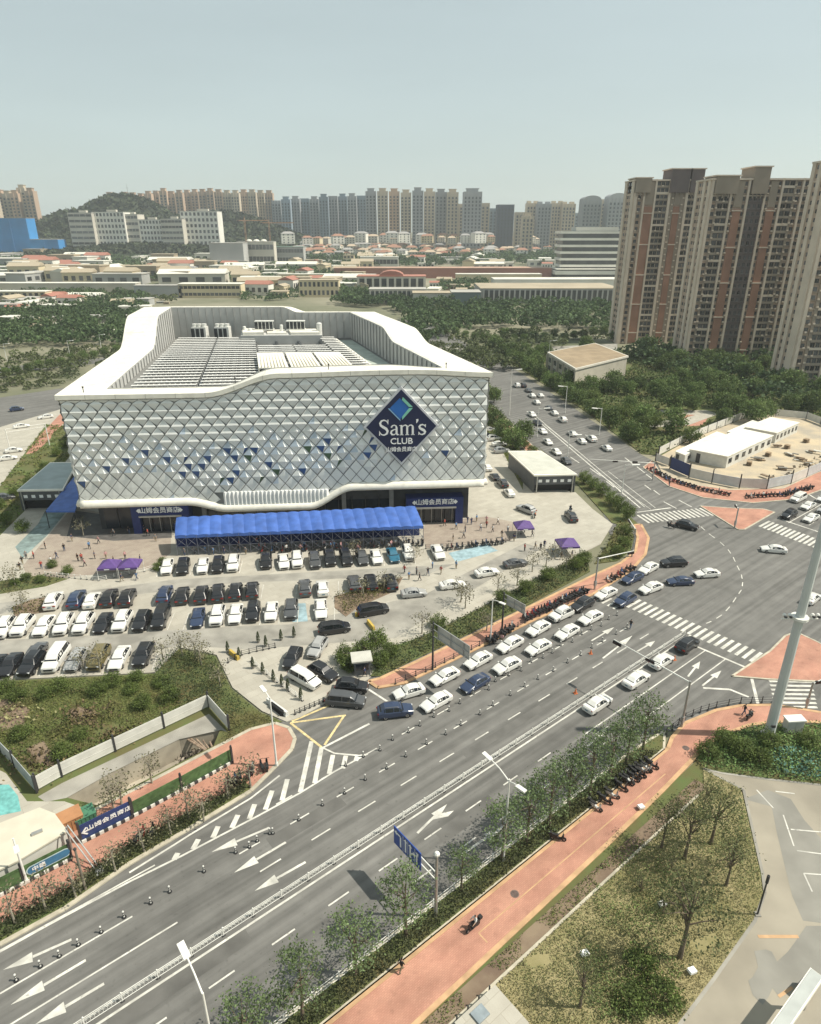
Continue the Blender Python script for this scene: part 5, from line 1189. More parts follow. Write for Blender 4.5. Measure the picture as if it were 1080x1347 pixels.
def bar(x0, y0, x1, y1, w=.2): 
    a = Vector((x0, y0)); c2 = Vector((x1, y1)); d = (c2-a).normalized(); n = Vector((-d.y, d.x))*w/2; mb.add([(*(a-n), .05), (*(c2-n), .05), (*(c2+n), .05), (*(a+n), .05)], [(0, 1, 2, 3)])
def ahead(x, y, dx, dy, s=.35): mb.add([(x+dx*s, y+dy*s, .05), (x-dy*s*.8, y+dx*s*.8, .05), (x+dy*s*.8, y-dx*s*.8, .05)], [(0, 1, 2)])
k = hw/4.0; K = lambda a, b: (a*k, b*hh)
bar(*K(-1.9, -.7), *K(-1.9, .5), .22); bar(*K(-1.9, .5), *K(-3.1, .5), .22); ahead(*K(-3.1, .5), -1, 0)
bar(*K(-.4, -.7), *K(-.4, .5), .22); ahead(*K(-.4, .5), 0, 1)
bar(*K(1.0, -.7), *K(1.0, .5), .22); ahead(*K(1.0, .5), 0, 1); bar(*K(1.0, -.3), *K(1.9, .1), .2); ahead(*K(1.9, .1), 1, .3)
bar(*K(2.9, -.7), *K(2.9, .4), .2); ahead(*K(2.9, .45), .7, .7)
for x in (-1.15, .3, 2.35): bar(*K(x, -.9), *K(x, .9), .05)
o = mb.build('lane_arrows', [M_LET], t); o.matrix_local = M4
# sign frames seen from behind over the north sidewalk
def backsign(base, top, q0, q1, q2, label):
    B, z = topz(base, top); t = thing('road_sign', B, 0, label, 'road sign', 'sign gantries on the north sidewalk'); MB().path([(0, 0, 0), (0, 0, z)], [.16, .11], 9).build('pole', [M_DARK], t)
    d = -VD; a, b, c = [onplane(q, B, d)-B for q in (q0, q1, q2)]; L = max(2, b.dot(d)); zt = a.z; zb = zt-max(1.2, b.z-c.z)
    mb = MB()
    for zz in (zt, (zt+zb)/2, zb): mb.tube((0, 0, zz), d*L+Vector((0, 0, zz)), .06, n=6)
    for f in (.15, .5, .85, 1): mb.tube(d*L*f+Vector((0, 0, zb)), d*L*f+Vector((0, 0, zt)), .05, n=6)
    mb.build('frame', [M_METAL], t); M4 = frame(d*(L*.56)+Vector((0, 0, (zt+zb)/2))+UD*.1, d, (0, 0, 1)); mb = MB(); mb.box((0, 0, 0), (L*.88, zt-zb, .05)); o = mb.build('sign_panel', [mat('sign_back', (.5, .5, .47), .5, .08, .8, metal=.3)], t); o.matrix_local = M4
backsign((569, 882), (570, 818), (571, 820), (618, 838), (616, 855), 'grey back of a cantilever road sign above the north sidewalk near its west tip')
backsign((660, 833), (662, 779), (663, 781), (691, 794), (690, 806), 'grey back of a smaller cantilever sign above the middle of the north sidewalk')
# traffic signals
M_SIG = mat('signal_black', (.03, .03, .03), .5, .1, 2)
def signal(base, z, d, L, label, heads):
    B = P(*base); t = thing('traffic_signal', B, 0, label, 'traffic light', 'traffic signals at the junction'); MB().path([(0, 0, 0), (0, 0, z)], [.16, .12], 9).build('pole', [M_METAL], t)
    MB().path([(0, 0, z-.2), tuple(d*L+Vector((0, 0, z+.25)))], [.11, .06], 8).build('arm', [M_WMETAL], t); MB().box((0, 0, 1.3), (.45, .35, .9), RA).build('control_box', [M_METAL], t)
    for f in heads:
        mb = MB(); p = d*L*f+Vector((0, 0, z-.1)); ang = math.atan2(d.y, d.x); mb.box(p, (1.25, .22, .42), ang); h = mb.build('signal_head', [M_SIG], t)
        mb = MB(); nn = Vector((-d.y, d.x, 0))
        for k in (-1, 0, 1):
            for s in (-1, 1): mb.tube(p+d*k*.38+nn*.11*s, p+d*k*.38+nn*.16*s, .14, n=10)
        mb.build('lens', [mat('signal_lens', (.05, .02, .02), .3, .2, 3)], h)
B, z = topz((896, 957), (908, 896)); e = onplane((806, 852), B, VD)-B
signal((896, 957), z, VD, e.dot(VD), 'traffic signal arm reaching from the south sidewalk over the turning lanes', (.5, .95))
signal((782, 776), 6.3, (UD*.9-VD*.35).normalized(), 7.0, 'traffic signal on the north sidewalk above the waiting queue', (.92,))
signal((831, 733), 6.0, (UD*.6+VD*.8).normalized(), 4, 'traffic signal at the curved corner of the north sidewalk', (.9,))
B = P(858, 632); e = onplane((772, 605), B, Vector((-1, 0.12, 0)).normalized())-B; signal((858, 632), e.z, Vector((-1, .12, 0)).normalized(), e.length*.93, 'bright signal arm spanning the side street from the compound corner', (.3, .6))
signal((966, 695), 4.6, Vector((.05, 1, 0)).normalized(), 1.5, 'short signal post on the paved island before the compound', (.8,))
signal((1060, 932), 4.2, Vector((1, .2, 0)).normalized(), 1.2, 'short black topped signal post beside the slip lane zebra', (.8,))
# camera mast at right
B = P(1011, 968); t = thing('camera_mast', B, 0, 'huge pale tapered steel mast leaning out of the picture at right', 'mast'); q = PD(1083, 725, B.y)
MB().path([(0, 0, 0), (0, 0, 16), (0, 0, 31)], [.62, .50, .40], 12).build('shaft', [mat('mast_grey', (.50, .52, .50), .45, .05, .3, world=False)], t)
MB().tube((0, 0, 0), (0, 0, .2), 1.0, n=12).build('base_flange', [M_METAL], t); MB().box((-.1, -.6, 2.0), (.45, .2, .35)).build('access_hatch', [M_DARK], t)
zc = PD(1049, 812, B.y).z; mb = MB(); mb.tube((0, 0, zc-.15), (0, 0, zc+.15), .95, n=12); mb.tube((-2.1, 0, zc-.2), (2.1, 0, zc-.2), .08, n=6); mb.build('camera_bracket', [M_WMETAL], t)
for x in (-1.9, -1.3, 1.3, 1.9):
    mb = MB(); mb.tube((x, 0, zc-.2), (x, 0, zc+.25), .05, n=6); mb.ball((x, -.1, zc+.35), .24); mb.box((x, -.3, zc+.3), (.22, .5, .22), mi=1); mb.build('camera', [M_WMETAL, M_DARK], t)
B = P(1041, 962); t = thing('roadside_cabinet', B, rad(4), 'white metal cabinet standing beside the foot of the big mast', 'cabinet'); MB().box((0, 0, 1.0), (2.1, 1.0, 1.9)).build('body', [mat('cabinet_grey', (.45, .45, .42), .5, .06, 1, world=False)], t)
MB().box((0, 0, 2.0), (2.35, 1.25, .18)).build('roof', [M_WMETAL], t); MB().box((0, 0, .04), (2.3, 1.2, .1)).build('plinth', [M_CONC2], t)
for s in (-.5, .5): MB().box((s, -.51, 1.0), (.92, .04, 1.7)).build('door', [MATS['cabinet_grey']], t)
# ---------------------------------------------------------------- railings
def railing(pts, h, label, sp, m, style='rail', name='railing', pickets=0, mi2=None):
    c = pts[0]; t = thing(name, (c.x, c.y, 0), 0, label, 'railing'); pts = [Vector((p.x-c.x, p.y-c.y, p.z)) for p in pts]; posts = []; seg = []
    for i in range(len(pts)-1):
        a, b = pts[i], pts[i+1]; n = max(1, round((b-a).length/sp)); 
        for k in range(n): posts.append(a.lerp(b, k/n)); seg.append((a.lerp(b, k/n), a.lerp(b, (k+1)/n)))
    posts.append(pts[-1]); mb = MB()
    for a, b in seg:
        for z in ((h*.95, h*.55, h*.2) if style == 'rail' else (h*.95, h*.15)): mb.tube(a+Vector((0, 0, z)), b+Vector((0, 0, z)), .028, n=5)
        for k in range(pickets): p = a.lerp(b, (k+.5)/pickets); mb.box((p.x, p.y, p.z+h*.55), (.03, .03, h*.8), RA)
    mb.build('rail', [m], t); rest = MB()
    mesh = None
    for i, p in enumerate(posts):
        if i < 95:
            if mesh is None: q = MB(); q.box((0, 0, h/2), (.09, .09, h)); q.box((0, 0, .04), (.3, .22, .08), mi=1); q.ball((0, 0, h+.04), .07); mesh = q.mesh('post', [m, mi2 or M_DARK])
            o = part('post', mesh, t); o.location = p; o.rotation_euler[2] = RA
        else: rest.box(p+Vector((0, 0, h/2)), (.09, .09, h), RA)
    if rest.v: o = rest.build('posts', [m], t); o['kind'] = 'stuff'
    return t
railing([UV(u, 41.66, 0) for u in (-14, 88)], 1.0, 'long white picket railing along the middle of the main road', 2.9, M_WMETAL, 'picket', pickets=9, name='median_railing')
railing([UV(u, 31.95, .1) for u in (-13, 57)], 1.0, 'white railing at the south kerb behind the roadside trees', 2.6, M_WMETAL, name='roadside_railing')
railing([P(*q, .13) for q in ((876, 966), (884, 960), (901, 946), (921, 937), (942, 931), (974, 925), (1016, 924))], .95, 'dark curved railing along the bend of the south sidewalk', 1.6, M_DARK, name='curved_railing')
railing([P(*q, .13) for q in ((520, 900), (560, 884), (620, 855), (700, 815), (765, 787))], .85, 'dark low railing between the taxi queue and the red sidewalk', 1.7, M_DARK, name='kerb_railing')
railing([P(*q, .1) for q in ((60, 757), (130, 764), (190, 752), (202, 748))], .8, 'low white railing round the plaza by the left purple tents', 1.2, M_WMETAL, name='plaza_railing')
railing([P(*q, .1) for q in ((300, 872), (318, 862), (338, 857), (362, 852))], .8, 'short chain railing across the lot near the garden corner', 1.0, M_DARK, name='chain_railing')
railing([P(*q, .1) for q in ((330, 870), (345, 882), (372, 903), (398, 922))], .7, 'low white barrier beside the row of slim conifers', 1.3, M_WMETAL, name='barrier_railing')
railing([P(*q, .1) for q in ((388, 940), (420, 926), (446, 912))], .7, 'low chain barrier at the mouth of the driveway', .7, M_DARK, name='chain_railing')
railing([P(*q, .1) for q in ((560, 722), (600, 720), (660, 716), (690, 700))], .9, 'dark planted railing along the plaza in front of the right entrance', 1.4, M_DARK, name='plaza_railing')
# ---------------------------------------------------------------- lane delineators
M_CW = mat('delineator_white', (.62, .61, .57), .6, .08, 3, world=False); M_CO = mat('cone_orange', (.55, .16, .06), .6, .08, 3, world=False)
def cone_proto():
    t = thing('lane_delineator', (0, 0, 0), 0, 'x', 'lane post', 'lane delineator posts on the main road'); mb = MB(); mb.tube((0, 0, 0), (0, 0, .07), .22, .2, 10); mb.build('base', [M_BLACK], t)
    mb = MB(); mb.tube((0, 0, .07), (0, 0, .72), .075, .06, 8, 0); mb.tube((0, 0, .28), (0, 0, .4), .082, n=8, mi=1); mb.tube((0, 0, .52), (0, 0, .62), .08, n=8, mi=1); mb.ball((0, 0, .74), .1, 0); mb.build('post', [M_CW, M_BLACK], t); return t
cp = cone_proto(); cl = []
k = 0
for x, y in ((65, 690), (160, 635), (235, 595), (310, 550), (400, 500), (490, 440), (595, 385), (670, 340), (805, 260), (930, 185), (1015, 140), (1065, 110)): cl.append((P(x/3, 1060+y/3), 'white lane post near the left edge, %s up the road from the corner' % nth(k))); k += 1
k = 0
for u in np.arange(18, 84, 2.95): cl.append((UV(u+random.uniform(-.25, .25), 48.6+random.uniform(-.12, .12)), 'white lane post in the inner post line, %s along from the arrows' % nth(k))); k += 1
k = 0
for u in np.arange(32, 86, 2.3): cl.append((UV(u+random.uniform(-.3, .3), 51.75+random.uniform(-.15, .15)+.25*math.sin(u)), 'white lane post beside the taxi queue, %s along from the driveway' % nth(k))); k += 1
for i, (p, lab) in enumerate(cl):
    if i == 0: cp.location = p; cp['label'] = lab
    else: dup(cp, p, random.uniform(0, 3), lab)
B = P(777, 860); t = thing('traffic_cone', B, 0, 'orange cone cluster marker standing in the lane left of the median', 'traffic cone'); MB().tube((0, 0, .05), (0, 0, .75), .2, .04, 10).build('body', [M_CO], t); MB().box((0, 0, .03), (.5, .5, .06)).build('base', [M_CO], t)
for q, lab in (((704, 677), 'orange figure-like cone beside the service lane'), ((887, 868), 'orange cone at the end of the median railing'), ((757, 912), 'pale warning cone before the first median taxi')):
    c = dup(t, P(*q), .3, lab)
# yellow barriers in the lot
def barrier(q0, q1, label, m):
    a, b = P(*q0), P(*q1); d = b-a; t = thing('road_barrier', (a+b)/2, math.atan2(d.y, d.x), label, 'barrier'); L = d.length; mb = MB(); mb.box((0, 0, .55), (L, .35, .5)); mb.box((0, 0, .2), (L, .5, .3)); mb.build('body', [m], t)
    for x in (-L*.4, L*.4): MB().box((x, 0, .05), (.3, .7, .1)).build('foot', [M_DARK], t)
MY = mat('barrier_yellow', (.50, .36, .08), .6, .1, 2)
barrier((303, 860), (314, 869), 'yellow barrier beside the chain railing in the lot', MY); barrier((468, 812), (480, 806), 'yellow barrier near the planted lot bed', MY); barrier((484, 820), (492, 830), 'short yellow barrier by the driveway hedge', MY)
barrier((352, 924), (378, 943), 'white and navy barrier board at the driveway mouth', mat('barrier_white', (.6, .6, .57), .6, .06, 2)); barrier((357, 930), (373, 942), 'black billboard trailer board at the driveway mouth', M_BLACK)
# booth at the gate
B = P(476, 884); t = thing('guard_booth', B, rad(10), 'small grey guard booth with pale flat roof beside the driveway', 'booth'); MB().box((0, 0, 1.2), (2.2, 1.8, 2.4)).build('wall', [mat('booth_wall', (.12, .13, .14), .5, .1, 1)], t); MB().box((0, 0, 2.55), (2.9, 2.5, .22)).build('roof', [mat('booth_roof', (.48, .47, .42), .6, .06, 1)], t)
for s, a in ((-.92, 0), (.92, 0)): MB().box((0, s, 1.5), (1.8, .06, 1.0)).build('window', [M_GLASS], t)
MB().box((1.12, 0, 1.5), (.06, 1.4, 1.0)).build('window', [M_GLASS], t)
# purple tents
M_PUR = mat('tent_purple', (.10, .055, .20), .6, .12, 1.5, world=False)
def tent(q, s, label):
    B = P(*q); t = thing('canopy_tent', B, rad(5), label, 'tent', 'purple canopy tents'); h = 2.3; mb = MB(); a = s/2
    mb.add([(-a, -a, h), (a, -a, h), (a, a, h), (-a, a, h), (0, 0, h+1.1), (-a, -a, h-.35), (a, -a, h-.35), (a, a, h-.35), (-a, a, h-.35)], [(0, 1, 4), (1, 2, 4), (2, 3, 4), (3, 0, 4), (5, 6, 1, 0), (6, 7, 2, 1), (7, 8, 3, 2), (8, 5, 0, 3)]); mb.build('canopy', [M_PUR], t)
    for x in (-a, a):
        for y in (-a, a): MB().tube((x, y, 0), (x, y, h), .04, n=6).build('pole', [M_WMETAL], t)
    mb = MB(); mb.add([(-.45, -a-.03, h-.1), (.45, -a-.03, h-.1), (.45, -a-.03, h-.3), (-.45, -a-.03, h-.3)], [(3, 2, 1, 0)]); mb.build('sign_panel', [M_LET], t)
tent((688, 704), 3.6, 'purple canopy tent nearest the right entrance'); tent((745, 728), 3.8, 'purple canopy tent with white legs near the street corner'); tent((147, 757), 3.4, 'left one of the two purple tents on the left plaza'); tent((174, 756), 3.4, 'right one of the two purple tents on the left plaza')
# ---------------------------------------------------------------- hoardings
M_HW = mat('hoarding_white', (.60, .59, .54), .55, .06, 1); M_TURF = mat('turf_green', (.075, .135, .05), .9, .2, 2); M_HB = mat('hoarding_navy', (.03, .05, .15), .5, .08, 1)
def hoarding(pts, h, sp, pm, label, z=.12, postm=None, name='site_hoarding', stripes=False, side=1, ph=.35):
    c = P(*pts[0]); t = thing(name, (c.x, c.y, 0), 0, label, 'hoarding'); W = [P(*q)-c for q in pts]; W = [Vector((w.x, w.y, z)) for w in W]; pn = 0
    for i in range(len(W)-1):
        a, b = W[i], W[i+1]; d = b-a; L = d.length; n = max(1, round(L/sp)); ang = math.atan2(d.y, d.x); u = d/L; nn = Vector((u.y, -u.x, 0))
        for k in range(n):
            p, q = a+d*k/n, a+d*(k+1)/n; l = L/n-.12; m = pm[pn % len(pm)]; pn += 1; mb = MB(); mb.box((p+q)/2+Vector((0, 0, h/2+.08)), (l, .07, h-.16), ang); 
            for r in (.12, .5, .9): mb.box((p+q)/2+Vector((0, 0, h*r)), (l, .11, .07), ang)
            mb.build('panel', [m], t)
        for k in range(n+(1 if i == len(W)-2 else 0)):
            p = a+d*k/n; mb = MB(); mb.box(p+Vector((0, 0, (h+ph)/2)), (.22, .22, h+ph), ang); mb.ball(p+Vector((0, 0, h+ph+.1)), .13); mb.build('post', [postm or M_DARK], t)
        if stripes:
            n2 = int(L/.42)
            mb = MB()
            for k in range(n2): mb.box(a+d*(k+.5)/n2+nn*.22*side+Vector((0, 0, .2)), (L/n2, .2, .34), ang, mi=k % 2)
            mb.build('striped_plinth', [M_HW, M_DARK], t)
    return t
hoarding([(50, 1041), (82, 1023), (275, 931), (302, 962)], 2.0, 5.2, [M_HW], 'white panel hoarding with dark posts behind the open trench')
hoarding([(-14, 975), (20, 1010), (49, 1044)], 2.0, 4.0, [mat('hoarding_grey', (.36, .38, .37), .6, .08, 1)], 'grey hoarding with dark posts running down the left edge of the garden')
hoarding([(176, 1074), (240, 1040), (306, 1003)], 1.9, 40, [M_TURF], 'long green turf hoarding along the street side of the trench', stripes=True)
hg = hoarding([(108, 1109), (175, 1075)], 2.2, 40, [M_HB], 'navy hoarding with white arrow and lettering beside the trench', stripes=True)
a, b = P(108, 1109), P(175, 1075); u = (b-a).normalized(); nn = Vector((u.y, -u.x, 0)); o0 = P(108, 1109)
def on(hd, f, z, off=.09): return a.lerp(b, f)-o0+nn*off+Vector((0, 0, z))
text('\u2190', 1.5, 'arrow', M_LET, frame(on(hg, .14, 1.3), u, (0, 0, 1)), hg, .01); text('\u5c71\u59c6\u4f1a\u5458\u5546\u5e97', .66, 'lettering', M_LET, frame(on(hg, .57, 1.5), u, (0, 0, 1)), hg, .01, xs=1.15)
hg2 = hoarding([(-30, 1194), (33, 1162), (95, 1130)], 2.0, 40, [M_TURF], 'green turf hoarding with pale blue oval plate at left', stripes=True)
a, b = P(33, 1162), P(95, 1130); u = (b-a).normalized(); nn = Vector((u.y, -u.x, 0)); o0 = P(-30, 1194); M4 = frame(on(hg2, .55, 1.25), u, (0, 0, 1))
for r, zz, m, nm in ((1.0, .0, mat('plate_pale', (.50, .62, .62), .5, .05, 2), 'plate_border'), (.8, .02, mat('plate_blue', (.05, .17, .30), .5, .1, 2), 'plate')):
    mb = MB(); q = []
    for i in range(24):
        an = 2*math.pi*i/24; q.append((math.cos(an)*.55*r+(1.45 if math.cos(an) > 0 else -1.45), math.sin(an)*.55*r, zz))
    mb.add(q, [tuple(range(24))]); o = mb.build(nm, [m], hg2); o.matrix_local = M4
text('\u4e2d\u5efa', .62, 'lettering', M_LET, M4 @ Matrix.Translation((-.9, 0, .04)), hg2, .01)
# site cabin, boxes
q = [P(-30, 1094, 2.2), P(52, 1062, 2.2), P(72, 1070, 2.2), P(89, 1093, 2.2), P(22, 1133, 2.2), P(-30, 1158, 2.2)]; c = sum(q, Vector())/6; c.z = 0; t = thing('site_cabin', c, 0, 'large cream flat roofed site cabin at the left edge behind the green hoarding', 'cabin'); q = [p-c for p in q]
MB().prism([p*.96 for p in q], 0, 2.05).build('wall', [M_HW], t); MB().prism(q, 2.0, 2.2).build('roof', [mat('cabin_roof', (.56, .52, .42), .7, .06, .5)], t); MB().box((1.2, .4, 2.3), (1.0, .35, .2), .6).build('roof_vent', [M_METAL], t)
def crate(q, sz, rz, label, m):
    B = P(*q); t = thing('site_container', B, rz, label, 'container'); MB().box((0, 0, sz[2]/2), sz).build('body', [m], t); MB().box((0, 0, sz[2]+.04), (sz[0]+.1, sz[1]+.1, .1)).build('lid', [m], t)
    for k in range(5): MB().box((-sz[0]/2+sz[0]*(k+.5)/5, -sz[1]/2-.03, sz[2]/2), (.08, .08, sz[2]*.9)).build('rib', [m], t)
crate((95, 1087), (2.2, 1.8, 1.6), RA, 'orange container behind the navy hoarding', mat('box_orange', (.42, .21, .10), .6, .08, 1)); crate((113, 1080), (2.0, 1.6, 1.2), RA, 'green container next to the orange one', mat('box_green', (.07, .20, .12), .6, .08, 1))
# leaning gantry at left
t = thing('height_gantry', P(131, 1147), 0, 'white leaning steel gantry beam at the end of the navy hoarding', 'gantry'); B = P(131, 1147); e = P(87, 1088, 3.2)-B
for s in (-.25, .25): MB().tube(Vector((0, s, .1)), e+Vector((0, s, 0)), .07, n=8).build('beam', [M_METAL], t)
MB().tube(e, e*Vector((1, 1, 0)), .1, n=8).build('post', [M_METAL], t); MB().box((0, 0, .1), (.7, .9, .25), RA).build('foot', [M_WMETAL], t)
B, z = topz((113, 1171), (96, 1117)); t = thing('utility_pole', B, 0, 'plain brown grey pole on the west sidewalk near the leaning gantry', 'pole'); MB().path([(0, 0, 0), (0, 0, z)], [.13, .1], 8).build('shaft', [mat('pole_brown', (.22, .19, .15), .7, .1, 2)], t); MB().ball((0, 0, z), .16).build('cap', [M_DARK], t)
B, z = topz((898, 1105), (919, 1052)) if 0 else topz((996, 1204), (1009, 1152)); t = thing('courtyard_lamp', B, 0, 'short black lamp post on the kerb between vacant lot and courtyard', 'lamp'); MB().path([(0, 0, 0), (0, 0, z)], [.08, .07], 8).build('pole', [M_DARK], t); MB().tube((0, 0, z-.9), (0, 0, z), .13, n=8).build('lamp_head', [M_DARK], t); MB().box((0, 0, .1), (.5, .5, .2)).build('base', [M_CONC2], t)
# gate canopy at lower right, hut roof bottom
B = P(1062, 1310); t = thing('gate_canopy', B, 0, 'white beam roof of a gate canopy at the lower right corner', 'canopy'); mb = MB(); a, b = P(1020, 1360, 4)-B, P(1074, 1282, 4)-B; d = b-a; nn = Vector((-d.y, d.x, 0)).normalized()
mb.box((a+b)/2, (d.length, 1.0, .5), math.atan2(d.y, d.x)); mb.build('beam', [M_RIM], t); MB().box((a+b)/2+Vector((0, 0, .28)), (d.length*.98, .8, .06), math.atan2(d.y, d.x)).build('roof_panel', [mat('beam_top', (.40, .42, .40), .6, .06, 1)], t)
for f in (.1, .95): p = a.lerp(b, f); MB().tube((p.x, p.y, 0), p, .15, n=8).build('post', [M_METAL], t)
mb = MB(); c = b*Vector((1, 1, 0))+Vector((.5, 1.0, .6)); mb.box(c, (1.3, 1.0, 1.2), .6); mb.build('machine_box', [M_DARK], t)
B = P(632, 1340); t = thing('pump_house', B, RA, 'pale concrete hatch block with a grey skylight at the bottom edge of the vacant lot', 'hatch'); MB().box((0, -1.2, .5), (4.2, 3.4, 1.0)).build('wall', [M_CONC], t); MB().box((0, -1.2, 1.05), (4.5, 3.7, .14)).build('roof', [M_CONC], t); MB().box((-.3, -.2, 1.2), (1.2, 1.0, .16)).build('skylight', [mat('skylight', (.25, .29, .31), .3, .1, 2)], t)
for k in range(4): MB().box((-1.9+k*1.2, .75, .7), (.1, .1, 1.4)).build('post', [M_DARK], t)
# litter
for i, q in enumerate(((871, 1190), (769, 1255), (910, 1278), (843, 1062), (58, 0))):
    if i == 4: break
    p = P(*q, .3); mb = MB(); mb.box((0, 0, .12), (.7, .5, .25), .4, ry=.2); o = mb.build('plastic_bag', [M_LET], loc=p); tag(o, ['white litter bag in the vacant lot under the tall tree', 'white litter bag left of the green weeds', 'pale slab of litter by the courtyard kerb', 'white rag in the weeds at the lot corner'][i], 'litter', 'litter in the vacant lot')
# ---------------------------------------------------------------- construction compound
hoarding([(862, 607), (880, 614)], 2.2, 4, [M_HW], 'short pale hoarding at the left end of the compound'); hoarding([(881, 617), (906, 628)], 3.2, 40, [M_HB], 'navy hoarding panel at the corner of the compound')
hoarding([(906, 629), (936, 636), (972, 643), (1008, 644), (1040, 637), (1080, 620), (1140, 590)], 2.6, 8.5, [M_HW, mat('hoarding_pale', (.50, .52, .52), .6, .06, 1)], 'long curved white hoarding of the compound facing the junction', ph=.9)
hoarding([(866, 600), (905, 580), (985, 548), (1010, 543)], 2.4, 6, [M_HW], 'white hoarding along the park side of the compound')
hoarding([(1020, 548), (1060, 552), (1120, 575)], 2.4, 6, [M_HW], 'pale hoarding at the far side of the compound under the trees')
def sitehut(rf, h, label, wn):
    q = [P(*a, h) for a in rf]; c = sum(q, Vector())/4; c.z = 0; t = thing('site_hut', c, 0, label, 'site hut', 'white huts in the compound'); q = [p-c for p in q]; MB().prism([p*.97 for p in q], 0, h).build('wall', [M_HW], t); MB().prism(q, h-.1, h+.12).build('roof', [M_RIM], t)
    a, b = q[1]*.975, q[2]*.975; d = b-a; L = d.length
    for k in range(wn): p = a.lerp(b, (k+.5)/wn); MB().box((p.x, p.y, h*.55), (L/wn*.45, .12, h*.4), math.atan2(d.y, d.x)).build('window', [M_GLASS], t)
    a, b = q[0]*.975, q[1]*.975; p = a.lerp(b, .25); d = b-a; MB().box((p.x, p.y, h*.4), (1.0, .1, h*.75), math.atan2(d.y, d.x)).build('door', [M_DARK], t)
sitehut([(906, 591), (957, 601), (1018, 573), (975, 564)], 3.4, 'nearest long white site hut with a row of windows', 7); sitehut([(979, 562), (1022, 570), (1052, 556), (1014, 549)], 3.2, 'white site hut behind the nearest one', 6); sitehut([(888, 594), (901, 599), (955, 572), (943, 568)], 2.6, 'narrow white site hut beside the park hoarding', 4); sitehut([(956, 568), (968, 571), (1000, 556), (990, 553)], 2.6, 'second narrow hut farther along the park hoarding', 3)
pts = []
for x, y in scatter([(p.x, p.y) for p in px([(990, 640), (1040, 620), (1075, 598), (1090, 612), (1040, 634)])], 70): pts.append((x, y, .2+.7*random.random()))
o = bpy.data.objects.new('rubble', leafmesh('rubble', pts, .9, MATS['rubble_mix'])); COL.objects.link(o); tag(o, 'rubble heap inside the curved hoarding of the compound', 'rubble', kind='stuff')
mb = MB()
for i in range(30):
    p = P(*random.choice(scatter([(940, 610), (1040, 585), (1080, 575), (1080, 590), (1000, 615)], 3)), .1); 
for i, q in enumerate(((1010, 600), (1035, 590), (985, 612), (1060, 582))):
    B = P(*q, .1); t = thing('pallet_stack', B, random.random(), ['wooden pallet stack in front of the nearest hut', 'pallet stack in the middle of the sandy yard', 'low pallet stack near the hut corner', 'pallet stack at the right end of the sandy yard'][i], 'pallets'); 
    for k in range(4): MB().box((0, 0, .15+k*.3), (1.6, 1.3, .1), k*.05).build('pallet', [mat('pallet_wood', (.30, .22, .14), .8, .15, 3)], t); MB().box((0, 0, .05+k*.3), (1.5, .2, .12)).build('runner', [MATS['pallet_wood']], t)

for i, q in enumerate(((962, 632), (985, 636), (1012, 630), (1030, 618), (1052, 606), (1070, 596), (1066, 612), (1040, 600), (998, 606), (1020, 588))):
    B = P(*q, .1); t = thing('material_pile', B, random.random()*3, '%s pale material pile in the sandy compound from the corner' % nth(i), 'material pile', 'material piles in the compound')
    for k in range(5): MB().box((random.uniform(-1.2, 1.2), random.uniform(-.8, .8), .2+.16*k), (random.uniform(1.2, 2.6), random.uniform(.4, .9), .22), random.uniform(-.3, .3)).build('slab', [random.choice((M_CONC2, M_HW, MATS['pallet_wood'], M_SOIL))], t)
# ================================================================== VEHICLES
def paint(n, c, rough=.3, coat=.6): return mat('paint_'+n, c, rough, .03, 1, world=False, spec=.5, coat=coat)
PW = paint('white', (.66, .65, .61)); PK = paint('black', (.014, .014, .016)); PG_ = paint('dark_grey', (.07, .072, .075)); PS = paint('silver', (.34, .34, .33)); PB = paint('navy_blue', (.025, .04, .085)); PT = paint('teal', (.03, .13, .20)); PO = paint('olive', (.16, .13, .05))
M_CGL = mat('car_glass', (.012, .015, .018), .08, .1, 1, world=False, spec=.6); M_TYRE = mat('tyre', (.018, .018, .018), .8, .1, 3, world=False); M_RIMW = mat('wheel_rim', (.30, .30, .30), .35, .05, 3, world=False, metal=.7)
M_HL = mat('headlight', (.55, .56, .56), .15, .05, 3, world=False); M_TL = mat('taillight', (.28, .015, .012), .25, .05, 3, world=False); M_TRIM = mat('black_trim', (.02, .02, .02), .55, .05, 3, world=False)
